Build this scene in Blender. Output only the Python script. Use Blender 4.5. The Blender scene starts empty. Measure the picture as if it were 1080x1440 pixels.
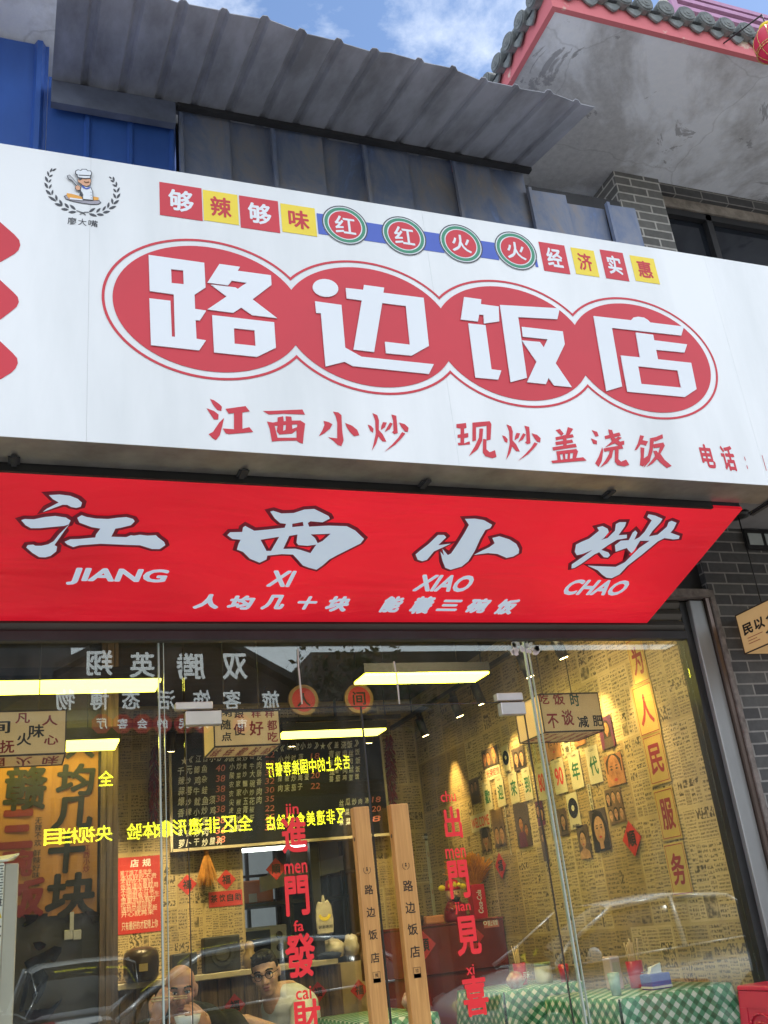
import bpy, bmesh, math, random
from mathutils import Vector, Matrix, Euler
from math import radians, sin, cos, pi
random.seed(7)
S = bpy.context.scene
COL = S.collection
# ---------------------------------------------------------------- camera, world, sun, exposure
YAW, PITCH, ROLL, FPX = 0.3857299, 0.4010415, -0.1125475, 1382.9
CAM = Vector((0, 0, 1.45))
def cam_axes():
    ca, sa, cb, sb, cc, sc = cos(YAW), sin(YAW), cos(PITCH), sin(PITCH), cos(ROLL), sin(ROLL)
    f = Vector((sa*cb, ca*cb, sb)); r = Vector((ca, -sa, 0)); u = r.cross(f)
    return cc*r+sc*u, -sc*r+cc*u, f
RX, UX, FX = cam_axes()
cd = bpy.data.cameras.new('camera'); co = bpy.data.objects.new('camera', cd); COL.objects.link(co)
co.matrix_world = Matrix(((RX.x, UX.x, -FX.x, CAM.x), (RX.y, UX.y, -FX.y, CAM.y), (RX.z, UX.z, -FX.z, CAM.z), (0, 0, 0, 1)))
cd.sensor_fit = 'AUTO'; cd.sensor_width = 36; cd.lens = FPX/1440*36; cd.clip_start = .05; cd.clip_end = 3000
S.camera = co
S.view_settings.view_transform = 'Standard'; S.view_settings.look = 'None'
S.view_settings.exposure = .72; S.view_settings.gamma = 1
S.cycles.transparent_max_bounces = 24; S.cycles.max_bounces = 8
S.cycles.use_denoising = True
SUN_EL, SUN_ROT = radians(56), radians(78)
W = bpy.data.worlds.new('World'); S.world = W; W.use_nodes = True
nt = W.node_tree; nt.nodes.clear()
def wn(t, **k):
    n = nt.nodes.new(t)
    for a, b in k.items(): setattr(n, a, b)
    return n
out = wn('ShaderNodeOutputWorld'); bg = wn('ShaderNodeBackground'); bg.inputs[1].default_value = .115
sky = wn('ShaderNodeTexSky'); sky.sky_type = 'NISHITA'; sky.sun_disc = False
sky.sun_elevation = SUN_EL; sky.sun_rotation = SUN_ROT; sky.air_density = 1.0; sky.dust_density = .15; sky.ozone_density = 2.6
tc = wn('ShaderNodeTexCoord'); mp = wn('ShaderNodeMapping'); mp.inputs['Scale'].default_value = (1, 1, 2.2)
nz = wn('ShaderNodeTexNoise'); nz.inputs['Scale'].default_value = 2.6; nz.inputs['Detail'].default_value = 9; nz.inputs['Roughness'].default_value = .62; nz.inputs['Distortion'].default_value = .35
rp = wn('ShaderNodeValToRGB'); rp.color_ramp.elements[0].position = .485; rp.color_ramp.elements[1].position = .63
sep = wn('ShaderNodeSeparateXYZ')
# bright cloud bank added opposite to light the front, thin scattered cloud over the shop
bank = wn('ShaderNodeMapRange'); bank.inputs['From Min'].default_value = .35; bank.inputs['From Max'].default_value = -.25; bank.inputs['To Min'].default_value = -.02; bank.inputs['To Max'].default_value = .42
add = wn('ShaderNodeMath', operation='ADD'); mixc = wn('ShaderNodeMix', data_type='RGBA')
cb = wn('ShaderNodeMapRange'); cb.inputs['From Min'].default_value = .2; cb.inputs['From Max'].default_value = -.95; cb.inputs['To Min'].default_value = 7.0; cb.inputs['To Max'].default_value = 13.0
cmul = wn('ShaderNodeMix', data_type='RGBA', blend_type='MULTIPLY'); cmul.inputs['Factor'].default_value = 1; cmul.inputs['A'].default_value = (.91, .98, 1.08, 1)
L = nt.links.new
L(tc.outputs['Generated'], mp.inputs[0]); L(mp.outputs[0], nz.inputs['Vector']); L(tc.outputs['Generated'], sep.inputs[0])
L(sep.outputs['Y'], cb.inputs['Value']); L(cb.outputs[0], cmul.inputs['B']); L(cmul.outputs['Result'], mixc.inputs['B']); L(sep.outputs['Y'], bank.inputs['Value']); L(nz.outputs['Fac'], add.inputs[0]); L(bank.outputs[0], add.inputs[1])
L(add.outputs[0], rp.inputs[0]); L(rp.outputs[0], mixc.inputs['Factor']); L(sky.outputs[0], mixc.inputs['A'])
L(mixc.outputs['Result'], bg.inputs[0]); L(bg.outputs[0], out.inputs[0])
sd = bpy.data.lights.new('sun', 'SUN'); sd.energy = 3.2; sd.angle = radians(.5); sd.color = (1, .95, .87)
so = bpy.data.objects.new('sun', sd); COL.objects.link(so)
so.rotation_euler = (-(pi/2-SUN_EL), 0, -SUN_ROT); so.location = (3, 20, 30)

# ---------------------------------------------------------------- helpers
def ray(x, y): return FX + RX*((x-540)/FPX) - UX*((y-720)/FPX)
def PY(x, y, Y): d = ray(x, y); return CAM + d*((Y-CAM.y)/d.y)
def PX(x, y, X): d = ray(x, y); return CAM + d*((X-CAM.x)/d.x)
def PZ(x, y, Z): d = ray(x, y); return CAM + d*((Z-CAM.z)/d.z)
class Plane:
    def __init__(s, O, U, V): s.O, s.U, s.V = Vector(O), Vector(U).normalized(), Vector(V).normalized(); s.N = s.U.cross(s.V)
    def uv(s, x, y):
        d = ray(x, y); t = (s.O-CAM).dot(s.N)/d.dot(s.N); p = CAM+d*t-s.O
        return (p.dot(s.U), p.dot(s.V))
    def at(s, u, v, o=0): return s.O+s.U*u+s.V*v+s.N*o
def tag(o, label, cat, group=None, kind=None):
    if label: o['label'] = label
    if cat: o['category'] = cat
    if group: o['group'] = group
    if kind: o['kind'] = kind
    return o
def thing(name, label, cat, loc, group=None, kind=None):
    o = bpy.data.objects.new(name, None); COL.objects.link(o); o.location = loc; o.empty_display_size = .1
    return tag(o, label, cat, group, kind)
def wloc(o):
    v = Vector((0, 0, 0))
    while o: v += o.location; o = o.parent
    return v
def fin(name, me, mats, parent=None, smooth=False):
    if not isinstance(mats, (list, tuple)): mats = [mats]
    ix = [p.material_index for p in me.polygons]
    me.materials.clear()
    for m in mats: me.materials.append(m)
    if len(mats) > 1: me.polygons.foreach_set('material_index', ix)
    me.name = name
    o = bpy.data.objects.new(name, me); COL.objects.link(o)
    if parent is not None: o.parent = parent; off = wloc(parent)
    else:
        vs = [v.co for v in me.vertices]
        lo = [min(v[i] for v in vs) for i in range(3)]; hi = [max(v[i] for v in vs) for i in range(3)]
        off = Vector(((lo[0]+hi[0])/2, (lo[1]+hi[1])/2, lo[2])); o.location = off
    me.transform(Matrix.Translation(-off))
    if smooth:
        for p in me.polygons: p.use_smooth = True
    return o
class MB:
    def __init__(s): s.b = bmesh.new(); s.uvl = s.b.loops.layers.uv.new('UVMap'); s.mi = 0
    def mat(s, i): s.mi = i; return s
    def face(s, pts, uvs=None):
        vs = [s.b.verts.new(p) for p in pts]
        try: f = s.b.faces.new(vs)
        except ValueError: return None
        f.material_index = s.mi
        if uvs:
            for l, uv in zip(f.loops, uvs): l[s.uvl].uv = uv
        else:
            n = f.normal.copy(); f.normal_update(); n = f.normal
            a = max(range(3), key=lambda i: abs(n[i]))
            for l in f.loops:
                c = l.vert.co
                l[s.uvl].uv = ((c.y, c.z), (c.x, c.z), (c.x, c.y))[a]
        return f
    def box(s, lo, hi):
        (x0, y0, z0), (x1, y1, z1) = lo, hi
        c = [(x0,y0,z0),(x1,y0,z0),(x1,y1,z0),(x0,y1,z0),(x0,y0,z1),(x1,y0,z1),(x1,y1,z1),(x0,y1,z1)]
        return s.hexa(c)
    def hexa(s, c):
        for q in ((3,2,1,0),(4,5,6,7),(0,1,5,4),(1,2,6,5),(2,3,7,6),(3,0,4,7)): s.face([c[i] for i in q])
        return s
    def obox(s, M, lo, hi):
        (x0, y0, z0), (x1, y1, z1) = lo, hi
        c = [M @ Vector(p) for p in ((x0,y0,z0),(x1,y0,z0),(x1,y1,z0),(x0,y1,z0),(x0,y0,z1),(x1,y0,z1),(x1,y1,z1),(x0,y1,z1))]
        return s.hexa(c)
    def prect(s, pl, u0, v0, u1, v1, o0, o1):   # box standing on a plane
        if u0 > u1: u0, u1 = u1, u0
        if v0 > v1: v0, v1 = v1, v0
        if o0 > o1: o0, o1 = o1, o0
        c = [pl.at(u0,v0,o0), pl.at(u1,v0,o0), pl.at(u1,v1,o0), pl.at(u0,v1,o0), pl.at(u0,v0,o1), pl.at(u1,v0,o1), pl.at(u1,v1,o1), pl.at(u0,v1,o1)]
        for q in ((3,2,1,0),(4,5,6,7),(0,1,5,4),(1,2,6,5),(2,3,7,6),(3,0,4,7)):
            s.face([c[i] for i in q], [((u0,v0),(u1,v0),(u1,v1),(u0,v1))[i % 4] for i in q])
        return s
    def tube(s, p0, p1, r0, r1=None, n=10, cap=True):
        r1 = r0 if r1 is None else r1
        p0, p1 = Vector(p0), Vector(p1); d = (p1-p0).normalized()
        a = d.orthogonal().normalized(); b = d.cross(a)
        A = [p0+(a*cos(2*pi*i/n)+b*sin(2*pi*i/n))*r0 for i in range(n)]
        B = [p1+(a*cos(2*pi*i/n)+b*sin(2*pi*i/n))*r1 for i in range(n)]
        va = [s.b.verts.new(p) for p in A]; vb = [s.b.verts.new(p) for p in B]
        for i in range(n):
            f = s.b.faces.new((va[i], va[(i+1) % n], vb[(i+1) % n], vb[i])); f.material_index = s.mi; f.smooth = True
        if cap:
            if r0 > 1e-5: f = s.b.faces.new(va[::-1]); f.material_index = s.mi
            if r1 > 1e-5: f = s.b.faces.new(vb); f.material_index = s.mi
        return s
    def path(s, pts, r, n=8):
        for a, b in zip(pts, pts[1:]): s.tube(a, b, r, r, n)
        return s
    def ell(s, c, r, M=None, nu=14, nv=9):
        c = Vector(c); rows = []
        for j in range(nv+1):
            t = pi*j/nv; row = []
            for i in range(nu):
                p = Vector((sin(t)*cos(2*pi*i/nu)*r[0], sin(t)*sin(2*pi*i/nu)*r[1], cos(t)*r[2]))
                if M: p = M @ p
                row.append(p+c)
            rows.append(row)
        top = s.b.verts.new(rows[0][0]); bot = s.b.verts.new(rows[nv][0])
        R = [[s.b.verts.new(p) for p in row] for row in rows[1:nv]]
        for i in range(nu):
            k = (i+1) % nu
            fs = [s.b.faces.new((top, R[0][i], R[0][k])), s.b.faces.new((R[-1][i], bot, R[-1][k]))]
            for j in range(len(R)-1): fs.append(s.b.faces.new((R[j][i], R[j+1][i], R[j+1][k], R[j][k])))
            for f in fs: f.smooth = True; f.material_index = s.mi
        return s
    def lathe(s, c, prof, n=20, axis=None):
        c = Vector(c); R = []
        for r, z in prof:
            R.append([s.b.verts.new(c+Vector((r*cos(2*pi*i/n), r*sin(2*pi*i/n), z))) for i in range(n)])
        for j in range(len(R)-1):
            for i in range(n):
                k = (i+1) % n
                f = s.b.faces.new((R[j][i], R[j][k], R[j+1][k], R[j+1][i])); f.smooth = True; f.material_index = s.mi
        f = s.b.faces.new(R[0][::-1]); f.material_index = s.mi
        f = s.b.faces.new(R[-1]); f.material_index = s.mi
        return s
    def prism(s, pts, d):      # extrude a closed outline of 3-D points by vector d
        pts = [Vector(p) for p in pts]; q = [p+Vector(d) for p in pts]
        s.face(pts[::-1]); s.face(q)
        for i in range(len(pts)):
            k = (i+1) % len(pts); s.face([pts[i], pts[k], q[k], q[i]])
        return s
    def mesh(s, bevel=0, seg=1, recalc=True):
        if bevel:
            bmesh.ops.remove_doubles(s.b, verts=s.b.verts, dist=1e-5)
            es = [e for e in s.b.edges if len(e.link_faces) == 2 and e.calc_face_angle(0) > .6]
            bmesh.ops.bevel(s.b, geom=es, offset=bevel, segments=seg, affect='EDGES', profile=.5)
        if recalc: bmesh.ops.recalc_face_normals(s.b, faces=s.b.faces)
        me = bpy.data.meshes.new('m'); s.b.to_mesh(me); s.b.free(); return me
    def build(s, name, mats, parent=None, bevel=0, seg=1, smooth=False):
        return fin(name, s.mesh(bevel, seg), mats, parent, smooth)
def curve_mesh(cu):
    o = bpy.data.objects.new('tmp', cu); COL.objects.link(o)
    bpy.context.view_layer.update()
    dg = bpy.context.evaluated_depsgraph_get()
    me = bpy.data.meshes.new_from_object(o.evaluated_get(dg))
    bpy.data.objects.remove(o); bpy.data.curves.remove(cu)
    return me
def flat_mesh(rings, th, ofs=0):
    cu = bpy.data.curves.new('c', 'CURVE'); cu.dimensions = '2D'; cu.fill_mode = 'BOTH'; cu.extrude = th/2; cu.offset = ofs
    for r in rings:
        sp = cu.splines.new('POLY'); sp.points.add(len(r)-1); sp.use_cyclic_u = True
        for p, q in zip(sp.points, r): p.co = (q[0], q[1], 0, 1)
    return curve_mesh(cu)
def to_plane(me, pl, off, th, M=None):
    for v in me.vertices:
        c = v.co
        if M: c = M @ c
        v.co = pl.at(c.x, c.y, off+c.z+th/2)
    return me
def join(mes):
    b = bmesh.new()
    for k, me in enumerate(mes):
        n = len(b.faces); b.from_mesh(me)
        bpy.data.meshes.remove(me)
    me = bpy.data.meshes.new('j'); b.to_mesh(me); b.free(); return me
def flat(name, pl, rings, mat, parent, off=.002, th=.003, ofs=0, px=True):
    if px: rings = [[pl.uv(*p) for p in r] for r in rings]
    return fin(name, to_plane(flat_mesh(rings, th, ofs), pl, off, th), mat, parent)
def text_mesh(s, bold=0., shear=0., th=.003, line=1.0, sp=1.0):
    cu = bpy.data.curves.new('t', 'FONT'); cu.body = s; cu.size = 1; cu.offset = bold; cu.shear = shear; cu.extrude = 0
    cu.space_line = line; cu.space_character = sp; cu.align_x = 'LEFT'; cu.resolution_u = 3
    return curve_mesh(cu)
_TC = {}
def embolden(me, r):     # lay slightly shifted copies of the glyph over each other, each a hair further out
    n = len(me.vertices); k = 6 if r < .03 else 8
    b = bmesh.new()
    for i in range(k+1):
        b.from_mesh(me); vs = list(b.verts)[i*n:]
        dx, dy = (0, 0) if i == k else (r*cos(2*pi*i/k+.3), r*sin(2*pi*i/k+.3))
        for v in vs: v.co.x += dx; v.co.y += dy; v.co.z = i*.00006
    m2 = bpy.data.meshes.new('tb'); b.to_mesh(m2); b.free(); bpy.data.meshes.remove(me); return m2
def text_fit(s, pl, u0, v0, u1, v1, bold=0., shear=0., off=.002, th=.002, line=1.0, sp=1.0, keep=False):
    me = text_mesh(s, 0, shear, th, line, sp)
    if not len(me.vertices): return me
    if bold >= .008: me = embolden(me, bold*.8)
    xs = [v.co.x for v in me.vertices]; ys = [v.co.y for v in me.vertices]
    x0, x1, y0, y1 = min(xs), max(xs), min(ys), max(ys)
    kx, ky = (u1-u0)/max(x1-x0, 1e-6), (v1-v0)/max(y1-y0, 1e-6)
    if keep:
        k = min(abs(kx), abs(ky)); cx, cy = (u0+u1)/2, (v0+v1)/2
        kx, ky = math.copysign(k, kx), math.copysign(k, ky); u0 = cx-(x1-x0)*kx/2; v0 = cy-(y1-y0)*ky/2
    for v in me.vertices:
        v.co = pl.at(u0+(v.co.x-x0)*kx, v0+(v.co.y-y0)*ky, off+v.co.z)
    return me
def lettering(name, pl, items, mat, parent, off=.002, bold=0., shear=0., px=True, keep=False, line=1.0, each=False):
    """items: (string, left-top, right-bottom) given as photo pixels on the plane, or as plane metres"""
    if each: return [lettering(name, pl, [it], mat, parent, off, bold, shear, px, keep, line) for it in items]
    ms = []
    for s, a, b in items:
        if px: a, b = pl.uv(*a), pl.uv(*b)
        ms.append(text_fit(s, pl, a[0], b[1], b[0], a[1], bold, shear, off, keep=keep, line=line))
    return fin(name, join(ms), mat, parent)
def ellipse(c, a, b, n=32, t0=0, rot=0):
    return [(c[0]+a*cos(2*pi*i/n+t0)*cos(rot)-b*sin(2*pi*i/n+t0)*sin(rot), c[1]+a*cos(2*pi*i/n+t0)*sin(rot)+b*sin(2*pi*i/n+t0)*cos(rot)) for i in range(n)]
def copy_tree(o, loc=None, label=None, group=None, parent=None):
    c = o.copy(); COL.objects.link(c)
    if parent: c.parent = parent
    if loc is not None: c.location = loc
    if label: c['label'] = label
    if group: c['group'] = group
    for ch in list(o.children): copy_tree(ch, parent=c)
    return c
# ---------------------------------------------------------------- materials
def nodes(name):
    m = bpy.data.materials.new(name); m.use_nodes = True; t = m.node_tree
    return m, t, t.nodes['Principled BSDF']
def NN(t, typ, ins=None, **k):
    n = t.nodes.new(typ)
    for a, b in k.items(): setattr(n, a, b)
    for a, b in (ins or {}).items(): n.inputs[a].default_value = b
    return n
def rgba(c): return (c[0], c[1], c[2], 1)
def mat(name, col, rough=.6, metal=0, var=.12, scale=8, bump=0, bscale=60, emit=None, es=0, coat=0, spec=None, col2=None, c0=.35, c1=.7, stretch=None):
    m, t, p = nodes(name)
    tc = NN(t, 'ShaderNodeTexCoord'); src = tc.outputs['Object']
    if stretch:
        mp = NN(t, 'ShaderNodeMapping', {'Scale': stretch}); t.links.new(src, mp.inputs[0]); src = mp.outputs[0]
    nz = NN(t, 'ShaderNodeTexNoise', {'Scale': scale, 'Detail': 6, 'Roughness': .6}); t.links.new(src, nz.inputs['Vector'])
    r = NN(t, 'ShaderNodeValToRGB'); e = r.color_ramp.elements
    a = col2 if col2 else [c*(1-var) for c in col]; b = [min(1, c*(1+var*.5)) for c in col]
    e[0].position = c0; e[0].color = rgba(a); e[1].position = c1; e[1].color = rgba(b)
    t.links.new(nz.outputs['Fac'], r.inputs[0]); t.links.new(r.outputs[0], p.inputs['Base Color'])
    p.inputs['Roughness'].default_value = rough; p.inputs['Metallic'].default_value = metal
    if spec is not None: p.inputs['Specular IOR Level'].default_value = spec
    if coat: p.inputs['Coat Weight'].default_value = coat; p.inputs['Coat Roughness'].default_value = .08
    if bump:
        n2 = NN(t, 'ShaderNodeTexNoise', {'Scale': bscale, 'Detail': 4}); t.links.new(src, n2.inputs['Vector'])
        bp = NN(t, 'ShaderNodeBump', {'Strength': bump, 'Distance': .01}); t.links.new(n2.outputs['Fac'], bp.inputs['Height']); t.links.new(bp.outputs[0], p.inputs['Normal'])
    if emit: p.inputs['Emission Color'].default_value = rgba(emit); p.inputs['Emission Strength'].default_value = es
    return m
def wood(name, a, b, scale=14, stretch=(6, 6, .6), rough=.5, lines=.5):
    m = mat(name, b, rough, col2=a, scale=scale, stretch=stretch, bump=.15, bscale=30, c0=.3, c1=.68); return m
# ---------------------------------------------------------------- shared materials
YG = 4.25                      # shopfront glass
YS = 3.10                      # face of the white sign
FLOOR = .33
XW = 3.39                      # papered right wall
YB = 8.2                       # back wall of the dining room
M_blk = mat('black_metal', (.012, .012, .013), .45, var=.3)
M_dark = mat('dark_grey', (.035, .036, .04), .6, var=.25)
M_white_print = mat('white_vinyl', (.70, .745, .80), .42, var=.02, scale=2)
M_signwhite = mat('white_flex_sheet', (.715, .74, .765), .38, col2=(.60, .635, .655), scale=1.9, stretch=(1, 1, .22), c0=.3, c1=.62, bump=.02, bscale=4)
M_signred = mat('red_vinyl', (.55, .014, .034), .45, var=.07, scale=2)
M_redtxt = mat('red_print', (.52, .02, .03), .5, var=.05)
M_yel = mat('yellow_vinyl', (.80, .62, .03), .45, var=.05)
M_blue = mat('blue_vinyl', (.045, .10, .48), .45, var=.06)
M_green = mat('green_vinyl', (.03, .24, .14), .45, var=.05)
M_char = mat('grey_print', (.06, .065, .08), .6, var=.1)
M_skin_print = mat('peach_print', (.66, .36, .22), .5, var=.05)
M_orange_print = mat('orange_print', (.75, .35, .05), .5, var=.05)
M_alu = mat('aluminium', (.42, .41, .39), .38, .7, col2=(.25, .235, .22), scale=5, bump=.03)
M_conc = None
def concrete():
    m, t, p = nodes('stained_plaster')
    tc = NN(t, 'ShaderNodeTexCoord'); l = t.links.new; src = tc.outputs['Object']
    n1 = NN(t, 'ShaderNodeTexNoise', {'Scale': .75, 'Detail': 9, 'Roughness': .62, 'Distortion': .4}); l(src, n1.inputs['Vector'])
    r1 = NN(t, 'ShaderNodeValToRGB'); e = r1.color_ramp.elements
    e[0].position = .46; e[0].color = (.80, .83, .90, 1); e[1].position = .54; e[1].color = (.50, .505, .53, 1)
    l(n1.outputs['Fac'], r1.inputs[0])
    n2 = NN(t, 'ShaderNodeTexNoise', {'Scale': 26, 'Detail': 8, 'Roughness': .7}); l(src, n2.inputs['Vector'])
    mx = NN(t, 'ShaderNodeMix', {'Factor': .4}, data_type='RGBA', blend_type='OVERLAY'); l(r1.outputs[0], mx.inputs['A']); l(n2.outputs['Fac'], mx.inputs['B'])
    n3 = NN(t, 'ShaderNodeTexNoise', {'Scale': 2.1, 'Detail': 7, 'Roughness': .7, 'Distortion': .9}); mp = NN(t, 'ShaderNodeMapping', {'Location': (3.3, 1.2, 0)}); l(src, mp.inputs[0]); l(mp.outputs[0], n3.inputs['Vector'])
    r3 = NN(t, 'ShaderNodeValToRGB'); e = r3.color_ramp.elements
    e[0].position = .605; e[0].color = (0, 0, 0, 1); e[1].position = .625; e[1].color = (1, 1, 1, 1); l(n3.outputs['Fac'], r3.inputs[0])
    m3 = NN(t, 'ShaderNodeMix', data_type='RGBA'); m3.inputs['B'].default_value = (.20, .20, .22, 1); mf = NN(t, 'ShaderNodeMath', operation='MULTIPLY'); mf.inputs[1].default_value = .62; l(r3.outputs[0], mf.inputs[0]); l(mf.outputs[0], m3.inputs['Factor']); l(mx.outputs['Result'], m3.inputs['A'])
    vo = NN(t, 'ShaderNodeTexVoronoi', {'Scale': 1.3}, feature='DISTANCE_TO_EDGE'); wv = NN(t, 'ShaderNodeTexNoise', {'Scale': 5, 'Detail': 5}); av = NN(t, 'ShaderNodeMix', {'Factor': .12}, data_type='RGBA'); l(src, av.inputs['A']); l(src, wv.inputs['Vector']); l(wv.outputs['Color'], av.inputs['B']); l(av.outputs['Result'], vo.inputs['Vector'])
    rv = NN(t, 'ShaderNodeValToRGB'); e = rv.color_ramp.elements; e[0].position = .002; e[0].color = (.45, .45, .45, 1); e[1].position = .006; e[1].color = (1, 1, 1, 1); l(vo.outputs['Distance'], rv.inputs[0])
    m4 = NN(t, 'ShaderNodeMix', {'Factor': .35}, data_type='RGBA', blend_type='MULTIPLY'); l(m3.outputs['Result'], m4.inputs['A']); l(rv.outputs[0], m4.inputs['B'])
    l(m4.outputs['Result'], p.inputs['Base Color']); p.inputs['Roughness'].default_value = .9
    bp = NN(t, 'ShaderNodeBump', {'Strength': .35, 'Distance': .02}); l(n2.outputs['Fac'], bp.inputs['Height']); l(bp.outputs[0], p.inputs['Normal'])
    return m
M_conc = concrete()
def brick(name, c1, c2, mortar, w=.21, h=.062, ms=.006, rough=.85):
    m, t, p = nodes(name); l = t.links.new
    uv = NN(t, 'ShaderNodeUVMap'); b = NN(t, 'ShaderNodeTexBrick', {'Color1': rgba(c1), 'Color2': rgba(c2), 'Mortar': rgba(mortar), 'Scale': 1, 'Mortar Size': ms, 'Brick Width': w, 'Row Height': h, 'Mortar Smooth': .15})
    l(uv.outputs[0], b.inputs['Vector'])
    n = NN(t, 'ShaderNodeTexNoise', {'Scale': 22, 'Detail': 8, 'Roughness': .7}); l(uv.outputs[0], n.inputs['Vector'])
    mx = NN(t, 'ShaderNodeMix', {'Factor': .5}, data_type='RGBA', blend_type='OVERLAY'); l(b.outputs['Color'], mx.inputs['A']); l(n.outputs['Fac'], mx.inputs['B'])
    l(mx.outputs['Result'], p.inputs['Base Color']); p.inputs['Roughness'].default_value = rough
    bp = NN(t, 'ShaderNodeBump', {'Strength': .6, 'Distance': .006}, invert=True); l(b.outputs['Fac'], bp.inputs['Height']); l(bp.outputs[0], p.inputs['Normal'])
    return m
M_brick = brick('grey_brick', (.13, .13, .125), (.19, .19, .18), (.52, .51, .48))
M_brick2 = brick('dark_brick', (.06, .06, .063), (.10, .10, .10), (.26, .25, .24), .20, .063, .005)
M_bluesheet = mat('blue_painted_steel', (.06, .165, .56), .36, .05, col2=(.045, .125, .45), scale=3, stretch=(1, 1, .3))
def rust(name):
    m, t, p = nodes(name); l = t.links.new
    tc = NN(t, 'ShaderNodeTexCoord'); mp = NN(t, 'ShaderNodeMapping', {'Scale': (1, 1, .45)}); l(tc.outputs['Object'], mp.inputs[0])
    n = NN(t, 'ShaderNodeTexNoise', {'Scale': 4.5, 'Detail': 9, 'Roughness': .72, 'Distortion': .5}); l(mp.outputs[0], n.inputs['Vector'])
    r = NN(t, 'ShaderNodeValToRGB'); e = r.color_ramp.elements
    e[0].position = .33; e[0].color = (.20, .29, .52, 1); e[1].position = .72; e[1].color = (.40, .36, .35, 1)
    for q, c in ((.42, (.17, .22, .35, 1)), (.54, (.25, .28, .36, 1)), (.63, (.30, .29, .31, 1))):
        x = e.new(q); x.color = c
    l(n.outputs['Fac'], r.inputs[0]); l(r.outputs[0], p.inputs['Base Color']); p.inputs['Roughness'].default_value = .62; p.inputs['Metallic'].default_value = .15
    bp = NN(t, 'ShaderNodeBump', {'Strength': .3, 'Distance': .01}); l(n.outputs['Fac'], bp.inputs['Height']); l(bp.outputs[0], p.inputs['Normal'])
    return m
M_rust = rust('rusty_blue_steel')
M_awn = mat('weathered_grey_steel', (.38, .40, .46), .62, .05, col2=(.22, .23, .255), scale=4.5, stretch=(1.6, .5, 1), bump=.05, bscale=12, c0=.32, c1=.62)
M_pink = mat('flaking_pink_paint', (.56, .15, .17), .8, col2=(.60, .52, .42), scale=7, c0=.34, c1=.40, bump=.3, bscale=25)
M_tile = mat('grey_clay_tile', (.20, .215, .215), .85, col2=(.10, .115, .12), scale=18, bump=.5, bscale=70)
M_tile2 = mat('dark_clay_tile', (.085, .095, .105), .85, col2=(.045, .05, .06), scale=14, bump=.4, bscale=60)
M_glassdk = mat('dark_window_glass', (.02, .025, .035), .08, var=.1, spec=.7)
def glass(name, refl=.075, edge=.75, tint=(.93, .97, .95)):
    m, t, p = nodes(name); t.nodes.remove(p); l = t.links.new
    o = t.nodes['Material Output']
    tr = NN(t, 'ShaderNodeBsdfTransparent', {'Color': rgba(tint)}); gl = NN(t, 'ShaderNodeBsdfGlossy', {'Roughness': .0, 'Color': (.95, 1, .98, 1)})
    lw = NN(t, 'ShaderNodeLayerWeight', {'Blend': .5}); pw = NN(t, 'ShaderNodeMath', operation='POWER'); pw.inputs[1].default_value = 5
    l(lw.outputs['Facing'], pw.inputs[0])
    mr = NN(t, 'ShaderNodeMapRange', {'To Min': refl, 'To Max': edge}); l(pw.outputs[0], mr.inputs['Value'])
    mx = NN(t, 'ShaderNodeMixShader'); l(mr.outputs[0], mx.inputs[0]); l(tr.outputs[0], mx.inputs[1]); l(gl.outputs[0], mx.inputs[2])
    tcg = NN(t, 'ShaderNodeTexCoord'); mpg = NN(t, 'ShaderNodeMapping', {'Scale': (1, 1, .35), 'Rotation': (0, .5, 0)}); l(tcg.outputs['Object'], mpg.inputs[0])
    ng = NN(t, 'ShaderNodeTexNoise', {'Scale': 2.6, 'Detail': 9, 'Roughness': .72, 'Distortion': 1.2}); l(mpg.outputs[0], ng.inputs['Vector'])
    rg = NN(t, 'ShaderNodeMapRange', {'From Min': .45, 'From Max': .8, 'To Min': .004, 'To Max': .05}); l(ng.outputs['Fac'], rg.inputs['Value'])
    df = NN(t, 'ShaderNodeBsdfDiffuse', {'Color': (.7, .7, .68, 1)}); m2 = NN(t, 'ShaderNodeMixShader'); l(rg.outputs[0], m2.inputs[0]); l(mx.outputs[0], m2.inputs[1]); l(df.outputs[0], m2.inputs[2]); l(m2.outputs[0], o.inputs[0])
    return m
M_glass = glass('shop_glass')
M_edge = mat('glass_edge', (.42, .50, .46), .25, var=.1, spec=.8)
# ---------------------------------------------------------------- the setting: street
M_asph = mat('concrete_road', (.25, .245, .235), .9, var=.4, scale=40, bump=.4, bscale=200)  # road surface made paler to bounce light up under the eaves
M_pave = brick('paving_slabs', (.24, .235, .225), (.29, .28, .27), (.14, .135, .13), .4, .4, .006)
b = MB(); b.face([(-400, -400, 0), (400, -400, 0), (400, 400, 0), (-400, 400, 0)]); tag(b.build('ground', M_asph), None, None, kind='structure')
b = MB(); b.box((-40, -1.0, .004), (40, YG-.5, .13)); tag(b.build('pavement', M_pave), None, None, kind='structure')
b = MB(); b.box((-40, -1.16, .004), (40, -1.003, .14)); tag(b.build('kerb', mat('kerb_stone', (.34, .34, .33), .85, scale=20)), None, None, kind='structure')
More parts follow.
